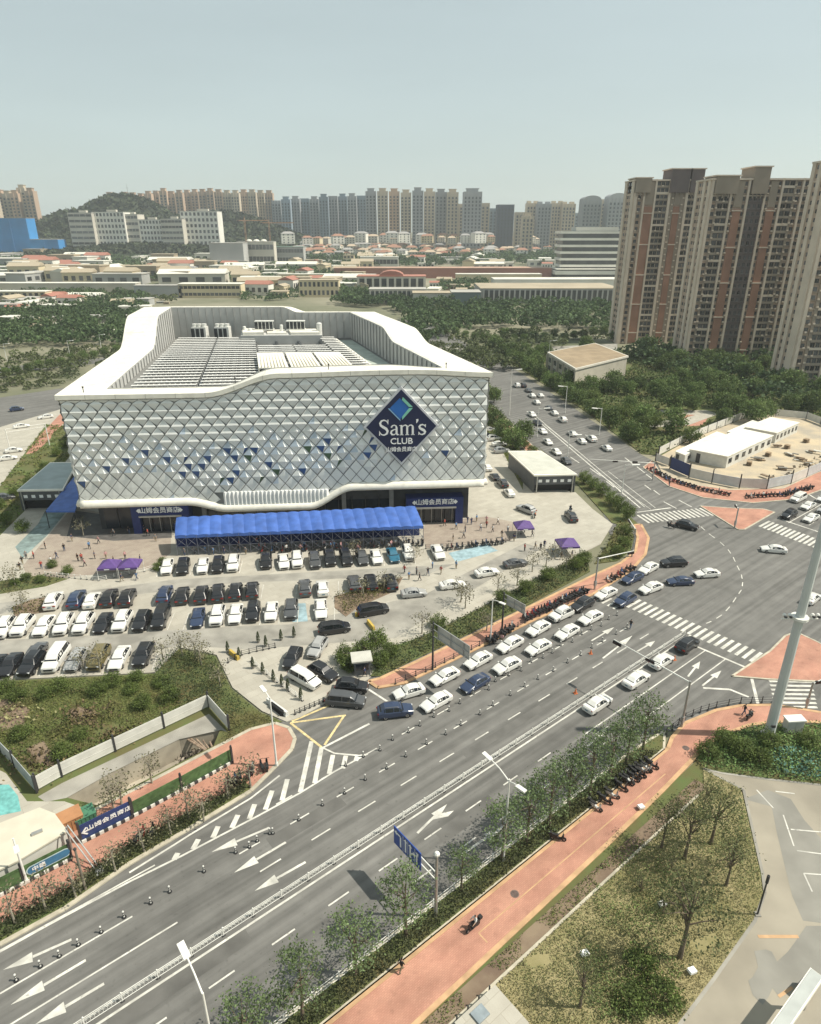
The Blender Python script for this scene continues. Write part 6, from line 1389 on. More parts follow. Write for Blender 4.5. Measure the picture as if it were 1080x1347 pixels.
def car(kind):
    if kind == 'sedan':
        st = [(2.30, .60, .32, .56, .60, .5), (2.22, .80, .2, .64, .70, .66), (1.6, .90, .19, .80, .87, .74), (.95, .92, .19, .90, .99, .76), (.22, .92, .19, .93, 1.42, .57), (-.4, .92, .19, .94, 1.47, .60), (-1.0, .92, .19, .95, 1.40, .58), (-1.65, .91, .2, .97, 1.07, .72), (-2.12, .87, .22, .95, 1.02, .72), (-2.28, .74, .36, .80, .88, .62)]; cab = (3, 4, 5, 6, 7); wr = .33; wx = (1.4, -1.36); 
    elif kind == 'suv':
        st = [(2.30, .64, .40, .72, .78, .55), (2.22, .84, .26, .86, .92, .72), (1.6, .93, .24, 1.0, 1.07, .78), (1.0, .95, .24, 1.05, 1.14, .80), (.42, .95, .24, 1.08, 1.62, .64), (-.3, .95, .24, 1.1, 1.71, .68), (-1.45, .95, .24, 1.12, 1.68, .67), (-2.05, .93, .26, 1.12, 1.20, .76), (-2.25, .90, .28, 1.0, 1.08, .74), (-2.32, .78, .42, .85, .95, .66)]; cab = (3, 4, 5, 6, 7); wr = .37; wx = (1.42, -1.38)
    else:   # people carrier
        st = [(2.52, .66, .40, .74, .80, .58), (2.42, .86, .24, .90, .96, .74), (1.9, .94, .22, 1.02, 1.12, .80), (1.5, .95, .22, 1.05, 1.22, .82), (.75, .95, .22, 1.08, 1.76, .70), (-.3, .95, .22, 1.08, 1.84, .74), (-2.0, .95, .22, 1.08, 1.82, .73), (-2.45, .93, .24, 1.08, 1.20, .80), (-2.52, .90, .28, 1.0, 1.1, .78), (-2.56, .80, .42, .85, .95, .7)]; cab = (3, 4, 5, 6, 7); wr = .34; wx = (1.6, -1.55)
    rings = []
    for x, w, zb, zs, zt, t in st:
        h = [(w*.90, zb), (w, zb+.16), (w*1.0, (zb+zs)/2), (w*.985, zs-.06), (w*.93, zs), (t, zt-.06 if zt-zs > .2 else zt-.02), (t*.82, zt)]
        rings.append([Vector((x, -a, z)) for a, z in h]+[Vector((x, a, z)) for a, z in reversed(h)])
    body = MB().loft(rings[::-1], 0)
    P_ = {'body': body.mesh('body', [PW], smooth=False)}
    n = len(rings[0])
    def out(p, o): return p+o
    def glass(ia, ja, ib, jb, k0, k1, off, shrink=.06):
        a, b, c, d = rings[ia][k0], rings[ia][k1], rings[ib][k1], rings[ib][k0]; ce = (a+b+c+d)/4; return [q.lerp(ce, shrink)+off for q in (a, b, c, d)]
    L = MB(); c0, c1, c2, c3, c4 = cab
    q = glass(c0, 0, c1, 0, 5, n-6, Vector((.015, 0, .02)), .07); P_['windshield'] = MB().add(q, [(0, 1, 2, 3)]).mesh('windshield', [M_CGL])
    q = glass(c3, 0, c4, 0, 5, n-6, Vector((-.015, 0, .02)), .08); P_['rear_window'] = MB().add(q, [(0, 1, 2, 3)]).mesh('rear_window', [M_CGL])
    for s in (0, 1):
        mb = MB(); k0, k1 = (4, 5) if s == 0 else (n-5, n-6); o = Vector((0, -.015 if s == 0 else .015, 0))
        for ia, ib in ((c0, c1), (c1, c2), (c2, c3), (c3, c4)):
            q = glass(ia, 0, ib, 0, k0, k1, o, .09)
            mb.add(q, [(0, 1, 2, 3)] if s == 0 else [(3, 2, 1, 0)])
        P_['side_window%d' % s] = mb.mesh('side_window', [M_CGL])
    mb = MB(); mb.tube((0, -.11, 0), (0, .11, 0), wr, n=14, mi=0); mb.tube((0, -.118, 0), (0, .118, 0), wr*.62, n=12, mi=1); mb.tube((0, -.124, 0), (0, .124, 0), wr*.18, n=8, mi=0); P_['wheel'] = mb.mesh('wheel', [M_TYRE, M_RIMW])
    f, r = st[1], st[-2]
    P_['headlight'] = MB().box((0, 0, 0), (.22, .36, .13), ry=.25).mesh('headlight', [M_HL]); P_['taillight'] = MB().box((0, 0, 0), (.12, .38, .16)).mesh('taillight', [M_TL])
    P_['grille'] = MB().box((0, 0, 0), (.10, 1.0, .2)).mesh('grille', [M_TRIM]); P_['mirror'] = MB().box((0, 0, 0), (.16, .2, .13)).mesh('mirror', [PW]); P_['plate'] = MB().box((0, 0, 0), (.04, .44, .13)).mesh('number_plate', [PT])
    P_['roof_rail'] = MB().box((0, 0, 0), (1.7, .05, .06)).mesh('roof_rail', [M_RIMW])
    t = thing('parked_car', (0, 0, -50), 0, 'x', 'car')
    def add(k, loc=(0, 0, 0), rz=0): o = part(k.rstrip('01'), P_[k], t); o.location = loc; o.rotation_euler[2] = rz; return o
    add('body'); add('windshield'); add('rear_window'); add('side_window0'); add('side_window1')
    for x in wx:
        for s in (-1, 1): add('wheel', (x, s*(.80 if kind == 'sedan' else .83), wr))
    zf = f[4]-.12; zr = r[3]-.12
    for s in (-1, 1):
        add('headlight', (f[0]-.02, s*f[1]*.70, zf), -s*.35); add('taillight', (r[0]-.03 if kind == 'sedan' else r[0]-.05, s*r[1]*.70, zr), s*.2); add('mirror', (st[3][0]-.15, s*(st[3][1]+.05), st[3][3]+.06))
    add('grille', (st[0][0]+.0, 0, st[0][3]-.1)); add('plate', (st[-1][0]-.01, 0, st[-1][3]-.15))
    if kind == 'suv':
        for s in (-1, 1): add('roof_rail', (-.6, s*.62, 1.72))
    return t
PROTO = {k: car(k) for k in ('sedan', 'suv', 'van')}
for p in PROTO.values(): children(p)
COLR = {'W': (PW, 'white'), 'K': (PK, 'black'), 'D': (PG_, 'dark grey'), 'S': (PS, 'silver'), 'B': (PB, 'navy blue'), 'T': (PT, 'teal'), 'O': (PO, 'olive')}
DEF = {}
def mkproto(kind, col):
    """one copy of the prototype per paint"""
    key = kind+col
    if key in DEF: return DEF[key]
    src = PROTO[kind]; t = thing('parked_car', (0, 0, -50), 0, 'x', 'car'); DEF[key] = t
    for ch in children(src):
        c = ch.copy(); COL.objects.link(c); c.parent = t
        if ch.name.split('.')[0] in ('body', 'mirror'): c.material_slots[0].link = 'OBJECT'; c.material_slots[0].material = COLR[col][0]
    return t
USED = {}
NC = [0]
def place(q, ang, kind, col, label, group, name='parked_car', sc_=1.0):
    p = P(q[0], q[1], .65); z = .10 if name == 'parked_car' else 0.02; t = mkproto(kind, col); rz = rad(ang)
    if t.name not in USED: USED[t.name] = t; o = t
    else: o = dup(t, p)
    o.location = (p.x, p.y, z); o.rotation_euler[2] = rz; o['label'] = label; o['group'] = group; o.name = name; o.scale = (sc_*random.uniform(.95, 1.04), sc_*random.uniform(.98, 1.03), sc_*random.uniform(.95, 1.06)); NC[0] += 1; return o
KN = {'sedan': 'sedan', 'suv': 'SUV', 'van': 'people carrier'}
def row(cars, ang, where, group, kinds='auto', jit=2.5):
    n = len(cars)
    for i, (x, y, c) in enumerate(cars):
        k = c[1:] or 'auto'; kind = {'s': 'sedan', 'u': 'suv', 'v': 'van'}.get(k) or ('suv' if random.random() < .38 else 'sedan'); c = c[0]
        place((x, y), ang+random.uniform(-jit, jit), kind, c, '%s %s, %s from left in the %s' % (COLR[c][1], KN[kind], nth(i), where), group, sc_=1.14)
gp_ = 'cars parked in the store lot'
F = 281
row([(220, 746, 'Ws'), (241, 746, 'Ku'), (267, 745, 'Ws'), (287, 744, 'Ku'), (307, 742, 'W')], F, 'five before the awning\'s left end', gp_)
row([(350, 739, 'Ku'), (373, 739, 'Ws'), (391, 738, 'W'), (414, 738, 'Du'), (434, 735, 'K'), (455, 735, 'Ku'), (476, 734, 'D'), (495, 733, 'Ws'), (517, 731, 'Ts'), (537, 728, 'Wu'), (576, 727, 'W')], F, 'long row before the awning\'s right half', gp_)
row([(71, 791, 'W'), (101, 789, 'Bu'), (121, 790, 'Ws'), (144, 787, 'Ku'), (168, 787, 'K')], F-180, 'second row by the small left bed', gp_)
row([(217, 783, 'Bu'), (240, 784, 'Ku'), (265, 783, 'Ku'), (287, 781, 'Ku'), (310, 779, 'Ku'), (332, 777, 'Ku')], F-180, 'middle group of the second row', gp_)
row([(401, 774, 'Du'), (424, 774, 'W'), (466, 768, 'D'), (488, 767, 'K'), (513, 767, 'Ku')], F-180, 'second row\'s right end', gp_)
row([(6, 827, 'Wu'), (30, 824, 'Wu'), (58, 824, 'Ws'), (84, 822, 'Wu'), (110, 821, 'Wu'), (136, 820, 'Ks'), (161, 818, 'Wu'), (187, 818, 'Ku'), (212, 814, 'Kv')], F-4, 'third row at left behind the garden', gp_)
row([(260, 813, 'Bs'), (286, 811, 'Wu'), (310, 808, 'Ws'), (333, 806, 'Ku'), (357, 805, 'Ws'), (383, 803, 'Du'), (422, 802, 'W')], F-3, 'third row right of the gap', gp_)
row([(-8, 878, 'K'), (14, 875, 'Ks'), (42, 874, 'Ku'), (74, 867, 'Wv'), (100, 868, 'S'), (130, 866, 'Ou'), (157, 866, 'W'), (189, 862, 'Ku')], F-6, 'bottom row along the garden edge', gp_)
place((48, 858), 95, 'suv', 'D', 'dark grey SUV standing behind the bottom row at left', gp_)
dg = 'cars in the store driveway'
for (q, a, k, c, lab) in (((385, 866), 262, 'suv', 'K', 'black SUV standing alone in the lower lot'), ((418, 852), 256, 'suv', 'S', 'silver grey SUV right of the lone black SUV in the lower lot'), ((440, 827), 15, 'van', 'K', 'black people carrier turning into the lower lot'), ((491, 803), 20, 'van', 'K', 'black people carrier with pale roof line beside the planted bed'), ((401, 893), 322, 'van', 'W', 'white people carrier with dark glass next to the slim conifers'), ((425, 885), 322, 'suv', 'K', 'black SUV beside the white people carrier at the gate'), ((463, 903), 355, 'suv', 'K', 'upper black SUV of the pair leaving the driveway'), ((455, 921), 352, 'van', 'D', 'dark people carrier below the black SUV leaving the driveway'), ((520, 935), 10, 'suv', 'B', 'navy blue SUV turning off the road into the driveway'), ((544, 780), 12, 'sedan', 'S', 'silver sedan in the lot lane near the slim trees'), ((595, 769), 14, 'sedan', 'W', 'white sedan in the lot lane, lower of the pair near the hedge'), ((640, 753), 20, 'sedan', 'W', 'white sedan in the lot lane, upper of the pair near the hedge'), ((678, 741), 20, 'sedan', 'D', 'dark sedan in the lot lane near the purple tent')):
    o = place(q, a, k, c, lab, dg)
    if q[0] in (463, 455, 520): o.location.z = .02
tg = 'cars queueing on the main road'; H = 218.9
for i, (x, y, c, k) in enumerate(((538, 909, 'W', 'sedan'), (585, 889, 'W', 'sedan'), (629, 868, 'W', 'sedan'), (671, 847, 'W', 'sedan'), (708, 826, 'W', 'sedan'), (738, 808, 'W', 'suv'), (766, 795, 'K', 'suv'), (797, 780, 'W', 'sedan'), (832, 760, 'B', 'sedan'), (853, 747, 'W', 'sedan'))):
    place((x, y), H+random.uniform(-3, 3)+(-14 if i == 0 else 0), k, c, '%s %s in the kerbside queue, %s from the driveway' % (COLR[c][1], KN[k], nth(i)), tg, 'queueing_car')
for i, (x, y, c, k) in enumerate(((574, 922, 'W', 'sedan'), (625, 898, 'B', 'sedan'), (667, 875, 'W', 'sedan'), (708, 851, 'W', 'sedan'), (746, 831, 'W', 'sedan'), (777, 812, 'W', 'sedan'), (822, 789, 'B', 'suv'), (856, 773, 'W', 'sedan'))):
    place((x, y), H+random.uniform(-3, 3)+(-8 if i == 7 else 0), k, c, '%s %s in the outer queue lane, %s from the driveway' % (COLR[c][1], KN[k], nth(i)), tg, 'queueing_car')
rg = 'cars on the road'
for (q, a, k, c, lab) in (((886, 740), 186, 'suv', 'K', 'black SUV at the junction nearest the curved corner'), ((895, 764), 184, 'sedan', 'B', 'dark blue sedan in the junction between two white cars'), ((930, 754), 187, 'sedan', 'W', 'white sedan in the middle of the junction'), ((904, 691), 325, 'suv', 'K', 'black SUV leaving the side street zebra'), ((1018, 722), 168, 'sedan', 'W', 'white sedan crossing the junction on the right'),
        ((786, 925), 38.9, 'sedan', 'W', 'last white sedan in the median turning lane'), ((837, 893), 38.9, 'sedan', 'W', 'middle white sedan in the median turning lane'), ((870, 869), 38.9, 'sedan', 'W', 'front white sedan in the median turning lane'), ((904, 848), 40, 'suv', 'K', 'black SUV crossing the stop line at the median end'),
        ((1038, 677), 218, 'suv', 'K', 'black SUV waiting at the right hand zebra'), ((1067, 681), 218, 'sedan', 'W', 'white sedan waiting beside the black SUV at the right zebra'), ((1063, 665), 218, 'sedan', 'W', 'white sedan behind the first waiting pair at right'), ((1084, 655), 218, 'sedan', 'W', 'white sedan at the right edge of the picture'), ((1085, 670), 218, 'suv', 'S', 'silver SUV at the right edge of the picture'), ((1050, 655), 218, 'van', 'W', 'white van at the back of the right hand queue'), ((1068, 786), 40, 'sedan', 'W', 'white car partly hidden behind the big mast')):
    place(q, a, k, c, lab, rg, 'road_car')
sg_ = 'cars on the side street'
for i, (x, y, c, k, a) in enumerate(((711, 520, 'W', 'sedan', 98), (706, 529, 'W', 'sedan', 98), (729, 543, 'W', 'sedan', 99), (740, 552, 'W', 'suv', 99), (714, 567, 'W', 'sedan', 280), (721, 581, 'W', 'sedan', 280), (732, 594, 'W', 'sedan', 280), (753, 570, 'W', 'sedan', 99), (778, 577, 'W', 'suv', 99), (798, 589, 'W', 'sedan', 99), (695, 513, 'D', 'sedan', 98), (680, 507, 'W', 'suv', 98), (700, 520, 'W', 'sedan', 98), (688, 507, 'K', 'suv', 98), (722, 536, 'D', 'sedan', 98), (765, 580, 'W', 'sedan', 99), (707, 556, 'K', 'sedan', 280), (745, 606, 'D', 'sedan', 280), (700, 545, 'W', 'sedan', 280))):
    place((x, y), a, k, c, '%s %s on the side street, %s %s' % (COLR[c][1], KN[k], nth(i % 6) if i < 12 else nth(i-12), 'of the upper group' if i < 6 else 'of the lower group' if i < 12 else 'of those between the groups'), sg_, 'road_car')
bg_ = 'cars parked beside the store'
for i, (x, y, c, k, a) in enumerate(((644, 565, 'W', 'sedan', 10), (642, 573, 'K', 'sedan', 10), (650, 577, 'W', 'suv', 12), (657, 584, 'W', 'sedan', 12), (660, 593, 'S', 'suv', 12), (641, 615, 'W', 'sedan', 100), (651, 627, 'K', 'sedan', 100), (661, 636, 'K', 'suv', 100), (670, 648, 'W', 'sedan', 100), (692, 670, 'S', 'suv', 130))):
    place((x, y), a, k, c, '%s %s by the right wall of the store, %s from the back' % (COLR[c][1], KN[k], nth(i)), bg_)
place((751, 680), 95, 'suv', 'K', 'black SUV alone in the service lane below the ramp hut', bg_)
for q, a, c, k in (((5, 655), 30, 'D', 'suv'), ((10, 602), 30, 'W', 'sedan'), ((18, 592), 30, 'W', 'sedan'), ((28, 560), 35, 'W', 'sedan'), ((22, 538), 35, 'B', 'suv'), ((60, 548), 215, 'W', 'sedan')):
    place(q, a, k, c, '%s %s on the road left of the store %s' % (COLR[c][1], KN[k], {655: 'by the ramp hut lawn', 602: 'below the red path end', 592: 'above the red path end', 560: 'at the pipe gantry', 538: 'at the far bend', 548: 'beside the red path'}[q[1]]), 'cars left of the store', 'road_car')
for o in list(PROTO.values()):
    for ch in children(o): bpy.data.objects.remove(ch)
    bpy.data.objects.remove(o)
# road gantry at left
B = P(40, 590); t = thing('road_gantry', B, rad(35), 'white pipe gantry over the road left of the store', 'gantry')
for x in (-5, 5): MB().tube((x, 0, 0), (x, 0, 6.5), .14, n=8).build('post', [M_WMETAL], t)
for z in (5.6, 6.5): MB().tube((-5, 0, z), (5, 0, z), .09, n=6).build('beam', [M_WMETAL], t)
# ================================================================== SCOOTERS
M_SC = [mat('scooter_black', (.02, .02, .022), .4, .05, 3, world=False), mat('scooter_white', (.5, .5, .48), .4, .05, 3, world=False), mat('scooter_red', (.22, .03, .03), .4, .05, 3, world=False), mat('scooter_blue', (.04, .10, .22), .4, .05, 3, world=False)]
def scooter(m, nm):
    t = thing('scooter', (0, 0, -50), 0, 'x', 'scooter'); 
    for x in (-.6, .6): mb = MB(); mb.tube((x, -.06, .24), (x, .06, .24), .24, n=12); mb.tube((x, -.065, .24), (x, .065, .24), .12, n=8, mi=1); mb.build('wheel', [M_TYRE, M_RIMW], t)
    mb = MB(); mb.loft([[Vector((x, -w, z0)), Vector((x, w, z0)), Vector((x, w*.8, z1)), Vector((x, -w*.8, z1))] for x, w, z0, z1 in ((-.85, .08, .5, .62), (-.6, .15, .35, .72), (-.2, .16, .28, .66), (.1, .16, .24, .34), (.3, .16, .24, .36), (.42, .15, .3, .8), (.55, .08, .5, .95))]); mb.build('body', [m], t)
    mb = MB(); mb.loft([[Vector((x, -w, z)), Vector((x, w, z)), Vector((x, w*.9, z+.1)), Vector((x, -w*.9, z+.1))] for x, w, z in ((-.75, .1, .74), (-.4, .16, .7), (.0, .14, .7))]); mb.build('seat', [M_BLACK], t)
    mb = MB(); mb.tube((.62, 0, .3), (.45, 0, 1.0), .035, n=6); mb.tube((.44, -.33, 1.02), (.44, .33, 1.02), .025, n=6); mb.build('handlebar', [M_DARK], t); MB().box((-.85, 0, .85), (.35, .34, .28)).build('top_box', [M_BLACK], t); return t
SP = [scooter(m, '') for m in M_SC]; SN = ['black', 'white', 'red', 'blue']; su_ = set()
def putsc(p, ang, i, label, group):
    t = SP[i]; 
    if i not in su_: su_.add(i); o = t
    else: o = dup(t, p)
    o.location = p; o.rotation_euler[2] = ang; o['label'] = label; o['group'] = group
def scrow(pts, n, ang, where, group, cols=(0, 0, 0, 1, 0, 2, 3), z=.13):
    P0 = [P(*q, z) for q in pts]; tot = sum((P0[i+1]-P0[i]).length for i in range(len(P0)-1)); 
    for k in range(n):
        s = tot*k/max(1, n-1); i = 0
        while i < len(P0)-2 and s > (P0[i+1]-P0[i]).length: s -= (P0[i+1]-P0[i]).length; i += 1
        d = (P0[i+1]-P0[i]); p = P0[i]+d*min(1, s/d.length)+Vector((random.uniform(-.2, .2), random.uniform(-.2, .2), 0)); c = cols[random.randrange(len(cols))]
        putsc(p, ang+random.uniform(-.2, .2), c, '%s scooter, %s from left %s' % (SN[c], nth(k), where), group)
scrow([(783, 1064), (790, 1058), (806, 1047)], 3, RA-1.3, 'of the three on the south sidewalk', 'scooters on the south sidewalk', (0, 0, 1))
scrow([(818, 1036), (856, 1008)], 9, RA-1.35, 'of the dense south sidewalk group', 'scooters on the south sidewalk', (0, 0, 1, 0))
putsc(P(734, 1105, .13), RA-.9, 0, 'lone black scooter lying along the middle of the south sidewalk', 'scooters on the south sidewalk')
scrow([(690, 815), (730, 796), (768, 778)], 26, RA+1.2, 'in the packed north sidewalk row', 'scooters on the north sidewalk')
scrow([(640, 846), (676, 826)], 9, RA+1.2, 'in the looser north sidewalk row by the lamp', 'scooters on the north sidewalk')
scrow([(800, 764), (832, 748)], 6, RA+1.2, 'near the signal on the north sidewalk', 'scooters on the north sidewalk')
scrow([(300, 1030), (335, 1015), (352, 1008)], 7, RA+1.2, 'on the west sidewalk by the driveway tip', 'scooters on the west sidewalk')
scrow([(182, 1103), (200, 1094)], 3, RA+1.0, 'on the west sidewalk below the navy hoarding', 'scooters on the west sidewalk', (0, 2))
scrow([(855, 618), (880, 632), (920, 645), (956, 652)], 24, 2.4, 'in the compound sidewalk row left of the crossing', 'scooters by the compound')
scrow([(983, 654), (1030, 652), (1066, 642)], 20, 1.8, 'in the compound sidewalk row right of the crossing', 'scooters by the compound')
scrow([(345, 726), (470, 720), (556, 716)], 34, 1.6, 'in the row at the blue awning front', 'scooters under the awning')
scrow([(575, 724), (660, 714)], 14, 1.6, 'along the railing before the right entrance', 'scooters by the right entrance')
scrow([(702, 680), (700, 684)], 1, 1.6, 'beside the service lane', 'scooters by the right entrance')
# ================================================================== PEOPLE
def figure(pose, seed):
    """one continuous skinned body, coloured by zones"""
    r = random.Random(seed)
    V, E, R = [], [], []
    def v(p, rad_): V.append(Vector(p)); R.append(rad_); return len(V)-1
    def e(a, b): E.append((a, b))
    sw = {'stand': .0, 'walk': .28, 'ride': .0}[pose]
    pel = v((0, 0, .92), .15); wa = v((0, 0, 1.06), .135); ch = v((.02, 0, 1.28), .165); ne = v((.02, 0, 1.46), .065); hd = v((.04, 0, 1.56), .085); tp = v((.04, 0, 1.66), .09); cr = v((.03, 0, 1.72), .05)
    for a, b in ((pel, wa), (wa, ch), (ch, ne), (ne, hd), (hd, tp), (tp, cr)): e(a, b)
    for s in (-1, 1):
        f = sw*s
        hp = v((0, .1*s, .86), .11)
        if pose == 'ride': kn = v((.38, .13*s, .80), .075); an = v((.40, .13*s, .40), .05); to = v((.56, .13*s, .34), .04)
        else: kn = v((f*.55+.03*(sw > 0), .1*s, .48), .075); an = v((f*.95-.06*(f < 0), .1*s, .09), .05); to = v((f*.95+.14, .11*s, .05), .04)
        e(pel, hp); e(hp, kn); e(kn, an); e(an, to)
        sh = v((.02, .19*s, 1.38), .07); e(ch, sh)
        if pose == 'ride': el = v((.22, .25*s, 1.15), .05); wr = v((.45, .27*s, 1.08), .038)
        else: el = v((-f*.5-.02, .26*s, 1.12), .05); wr = v((-f*.9+.1, .25*s, .9), .038)
        ha = v(tuple(V[wr]+(V[wr]-V[el]).normalized()*.1), .04); e(sh, el); e(el, wr); e(wr, ha)
        fb = (V[ha]-V[wr]).normalized()
        for q in range(4): fi = v(tuple(V[ha]+fb*(.065+.012*(q in (1, 2)))+Vector((.018*(q-1.5)*2*.6, 0, -.01))), .010); e(ha, fi)
        th = v(tuple(V[wr]+fb*.05+Vector((.05, -.01*s, 0))), .011); e(wr, th)
    me = bpy.data.meshes.new('person'); me.from_pydata([tuple(p) for p in V], E, []); o = bpy.data.objects.new('person', me); COL.objects.link(o)
    sk = o.modifiers.new('s', 'SKIN'); sk.use_smooth_shade = True
    for i, sv in enumerate(me.skin_vertices[0].data): sv.radius = (R[i], R[i]); sv.use_root = (i == 0)
    su2 = o.modifiers.new('u', 'SUBSURF'); su2.levels = 1; su2.render_levels = 1
    dg_ = bpy.context.evaluated_depsgraph_get(); nm = bpy.data.meshes.new_from_object(o.evaluated_get(dg_)); bpy.data.objects.remove(o); return nm
M_SKIN = mat('skin', (.42, .26, .18), .6, .05, 5, world=False); M_HAIR = mat('hair', (.02, .017, .015), .6, .1, 5, world=False)
SH = {'white': (.6, .6, .58), 'black': (.02, .02, .022), 'navy': (.03, .04, .10), 'red': (.35, .05, .04), 'grey': (.2, .2, .2), 'pink': (.5, .28, .28), 'blue': (.10, .2, .36)}
TS = {'dark': (.03, .032, .04), 'denim': (.07, .10, .17), 'khaki': (.28, .23, .15)}
def coloured(me, sh, tr, pose):
    m2 = me.copy(); m2.materials.clear()
    for m in (M_SKIN, M_HAIR, mat('shirt_'+sh, SH[sh], .8, .1, 5, world=False), mat('trousers_'+tr, TS[tr], .8, .1, 5, world=False), M_BLACK): m2.materials.append(m)
    for f in m2.polygons:
        c = f.center; z = c.z; y = abs(c.y); f.use_smooth = True
        if pose == 'ride':
            i = 1 if (z > 1.63 or (z > 1.54 and c.x < .02)) else 0 if z > 1.46 else 2 if (z > 1.0 and (y < .24 or c.x < .2)) else 0 if z > 1.0 else 3 if z > .42 else 4
        else: i = 1 if (z > 1.64 or (z > 1.54 and c.x < .02)) else 0 if z > 1.45 else 0 if (y > .19 and z < 1.14 and z > .7) else 2 if z > .97 else 3 if z > .1 else 4
        f.material_index = i
    # face marks: eyes and mouth are darker faces at the front of the head
    for f in m2.polygons:
        c = f.center
        if c.x > .1 and 1.585 < c.z < 1.615 and .02 < abs(c.y) < .055: f.material_index = 1
    return m2
FIG = {p: figure(p, i) for i, p in enumerate(('stand', 'walk', 'ride'))}
PC = {}
def person(p, ang, pose, sh, tr, label, group):
    k = pose+sh+tr
    if k not in PC: PC[k] = coloured(FIG[pose], sh, tr, pose)
    o = bpy.data.objects.new('person', PC[k]); COL.objects.link(o); o.location = p; o.rotation_euler[2] = ang; tag(o, label, 'person', group); return o
def pp(q, where, group, z=.1, pose=None, sh=None, ang=None):
    sh = sh or random.choice(list(SH)); tr = random.choice(list(TS)); pose = pose or random.choice(('stand', 'walk')); 
    return person(P(q[0], q[1], z), random.uniform(0, 6.28) if ang is None else ang, pose, sh, tr, '%s person, %s top, %s trousers, %s' % ({'stand': 'standing', 'walk': 'walking', 'ride': 'riding'}[pose], sh, tr, where), group)
for q, s, w, a in (((978, 940), 'black', 'on the sidewalk bend near the dark railing', 0), ((829, 827), 'black', 'alone on the zebra of the main road', .7), ((528, 1278), 'black', 'on the red south sidewalk near the bottom', RA)):
    pp(q, w, 'pedestrians near the road', .13, 'walk', s, a)
def rider(q, sh, c, ang, label, group):
    p = P(*q, .13); putsc(p, ang, c, 'the '+SN[c]+' scooter under '+label, group); person(p+Vector((-.25*math.cos(ang), -.25*math.sin(ang), -.08)), ang, 'ride', sh, 'dark', label, group)
rider((622, 1222), 'white', 0, RA+math.pi, 'the rider in white on the south sidewalk by the manhole', 'riders'); rider((986, 945), 'grey', 0, RA, 'the rider in grey at the sidewalk bend', 'riders'); rider((883, 694), 'black', 0, 5.5, 'the rider in black on the side street zebra', 'riders'); rider((460, 0) if 0 else (750, 672), 'black', 3, 1.6, 'the rider in black in the service lane', 'riders')
for i, q in enumerate(((532, 754), (548, 756), (563, 757), (580, 755), (538, 762), (552, 764), (569, 748), (600, 748))): pp(q, '%s of those by the lot lane' % nth(i), 'people in the lot')
for i, q in enumerate(((704, 722), (711, 724), (716, 720), (668, 700), (640, 694), (655, 690), (632, 698), (620, 690), (585, 692), (600, 696), (612, 700), (690, 725))): pp(q, '%s of those on the right plaza' % nth(i), 'people by the right entrance')
for i, q in enumerate(((68, 742), (103, 738), (108, 738), (125, 735), (30, 742), (27, 750), (35, 735), (140, 735), (150, 742), (160, 765), (180, 763), (60, 722), (95, 712), (118, 722), (195, 705))): pp(q, '%s of those on the left plaza' % nth(i), 'people on the left plaza')
for i in range(24): pp((lerp(240, 560, (i+random.random()*.7)/24), lerp(731, 716, i/24)+random.uniform(-4, 2)), '%s from left under the blue awning edge' % nth(i), 'people under the awning')
for i, q in enumerate(((770, 800), (745, 806), (660, 846), (1003, 655), (945, 650), (1046, 655), (880, 640), (480, 890))): pp(q, ['beside the packed scooters', 'behind the packed scooters', 'at the loose scooter row', 'at the compound scooters', 'left of the compound crossing', 'near the right compound scooters', 'at the compound corner', 'beside the guard booth'][i], 'pedestrians near the road', .13)

for i in range(16): pp((lerp(232, 556, random.random()), 726-10*random.random()), '%s of those among the awning crowd' % nth(i), 'people under the awning')
for i, q in enumerate(((640, 688), (627, 686), (615, 688), (648, 700), (660, 707), (610, 708), (596, 712), (676, 712), (700, 706), (727, 730), (738, 736), (752, 734))): pp(q, '%s of those near the right door' % nth(i), 'people by the right entrance')
for i, q in enumerate(((150, 705), (170, 702), (190, 700), (205, 712), (130, 715), (85, 725), (75, 735), (112, 745), (165, 735), (185, 740), (45, 735), (55, 748))): pp(q, '%s of those near the left door' % nth(i), 'people on the left plaza')
# ================================================================== TREES
M_LT = mat('street_tree_leaf', (.15, .205, .085), .8, .2, .6, world=False, island=.4, objrand=.15, col2=(.11, .155, .07), trans=.3); M_LG = mat('grove_leaf', (.095, .15, .045), .8, .2, .35, world=False, island=.4, objrand=.3, col2=(.13, .17, .055), trans=.25); M_LB = mat('bright_leaf', (.14, .19, .045), .8, .2, .4, world=False, island=.4, objrand=.15, col2=(.075, .10, .035), trans=.3); M_LO = mat('dull_leaf', (.14, .165, .065), .85, .2, .6, world=False, island=.4, objrand=.15, col2=(.08, .088, .045), trans=.3); M_LS = mat('sparse_leaf', (.16, .15, .09), .85, .2, .6, world=False, island=.5)
M_BARE = mat('pale_bark', (.30, .27, .21), .9, .15, 4, world=False)
def crown_pts(R, h0, h1, ncl, per, cr, seed, low=.15):
    rg = np.random.default_rng(seed); C = []
    for i in range(ncl):
        v = rg.normal(size=3); v /= np.linalg.norm(v); rr = .35+.65*rg.random()**.5; z = (h0+h1)/2+v[2]*(h1-h0)/2*rr; taper = 1-.35*max(0, (z-h0)/(h1-h0)-.4)
        C.append((v[0]*R*rr*taper, v[1]*R*rr*taper, z))
    pts = []
    for c in C: pts += [tuple(c+rg.normal(size=3)*cr*np.array([1, 1, .75])) for c in [np.array(c)] for _ in range(per)]
    return C, pts
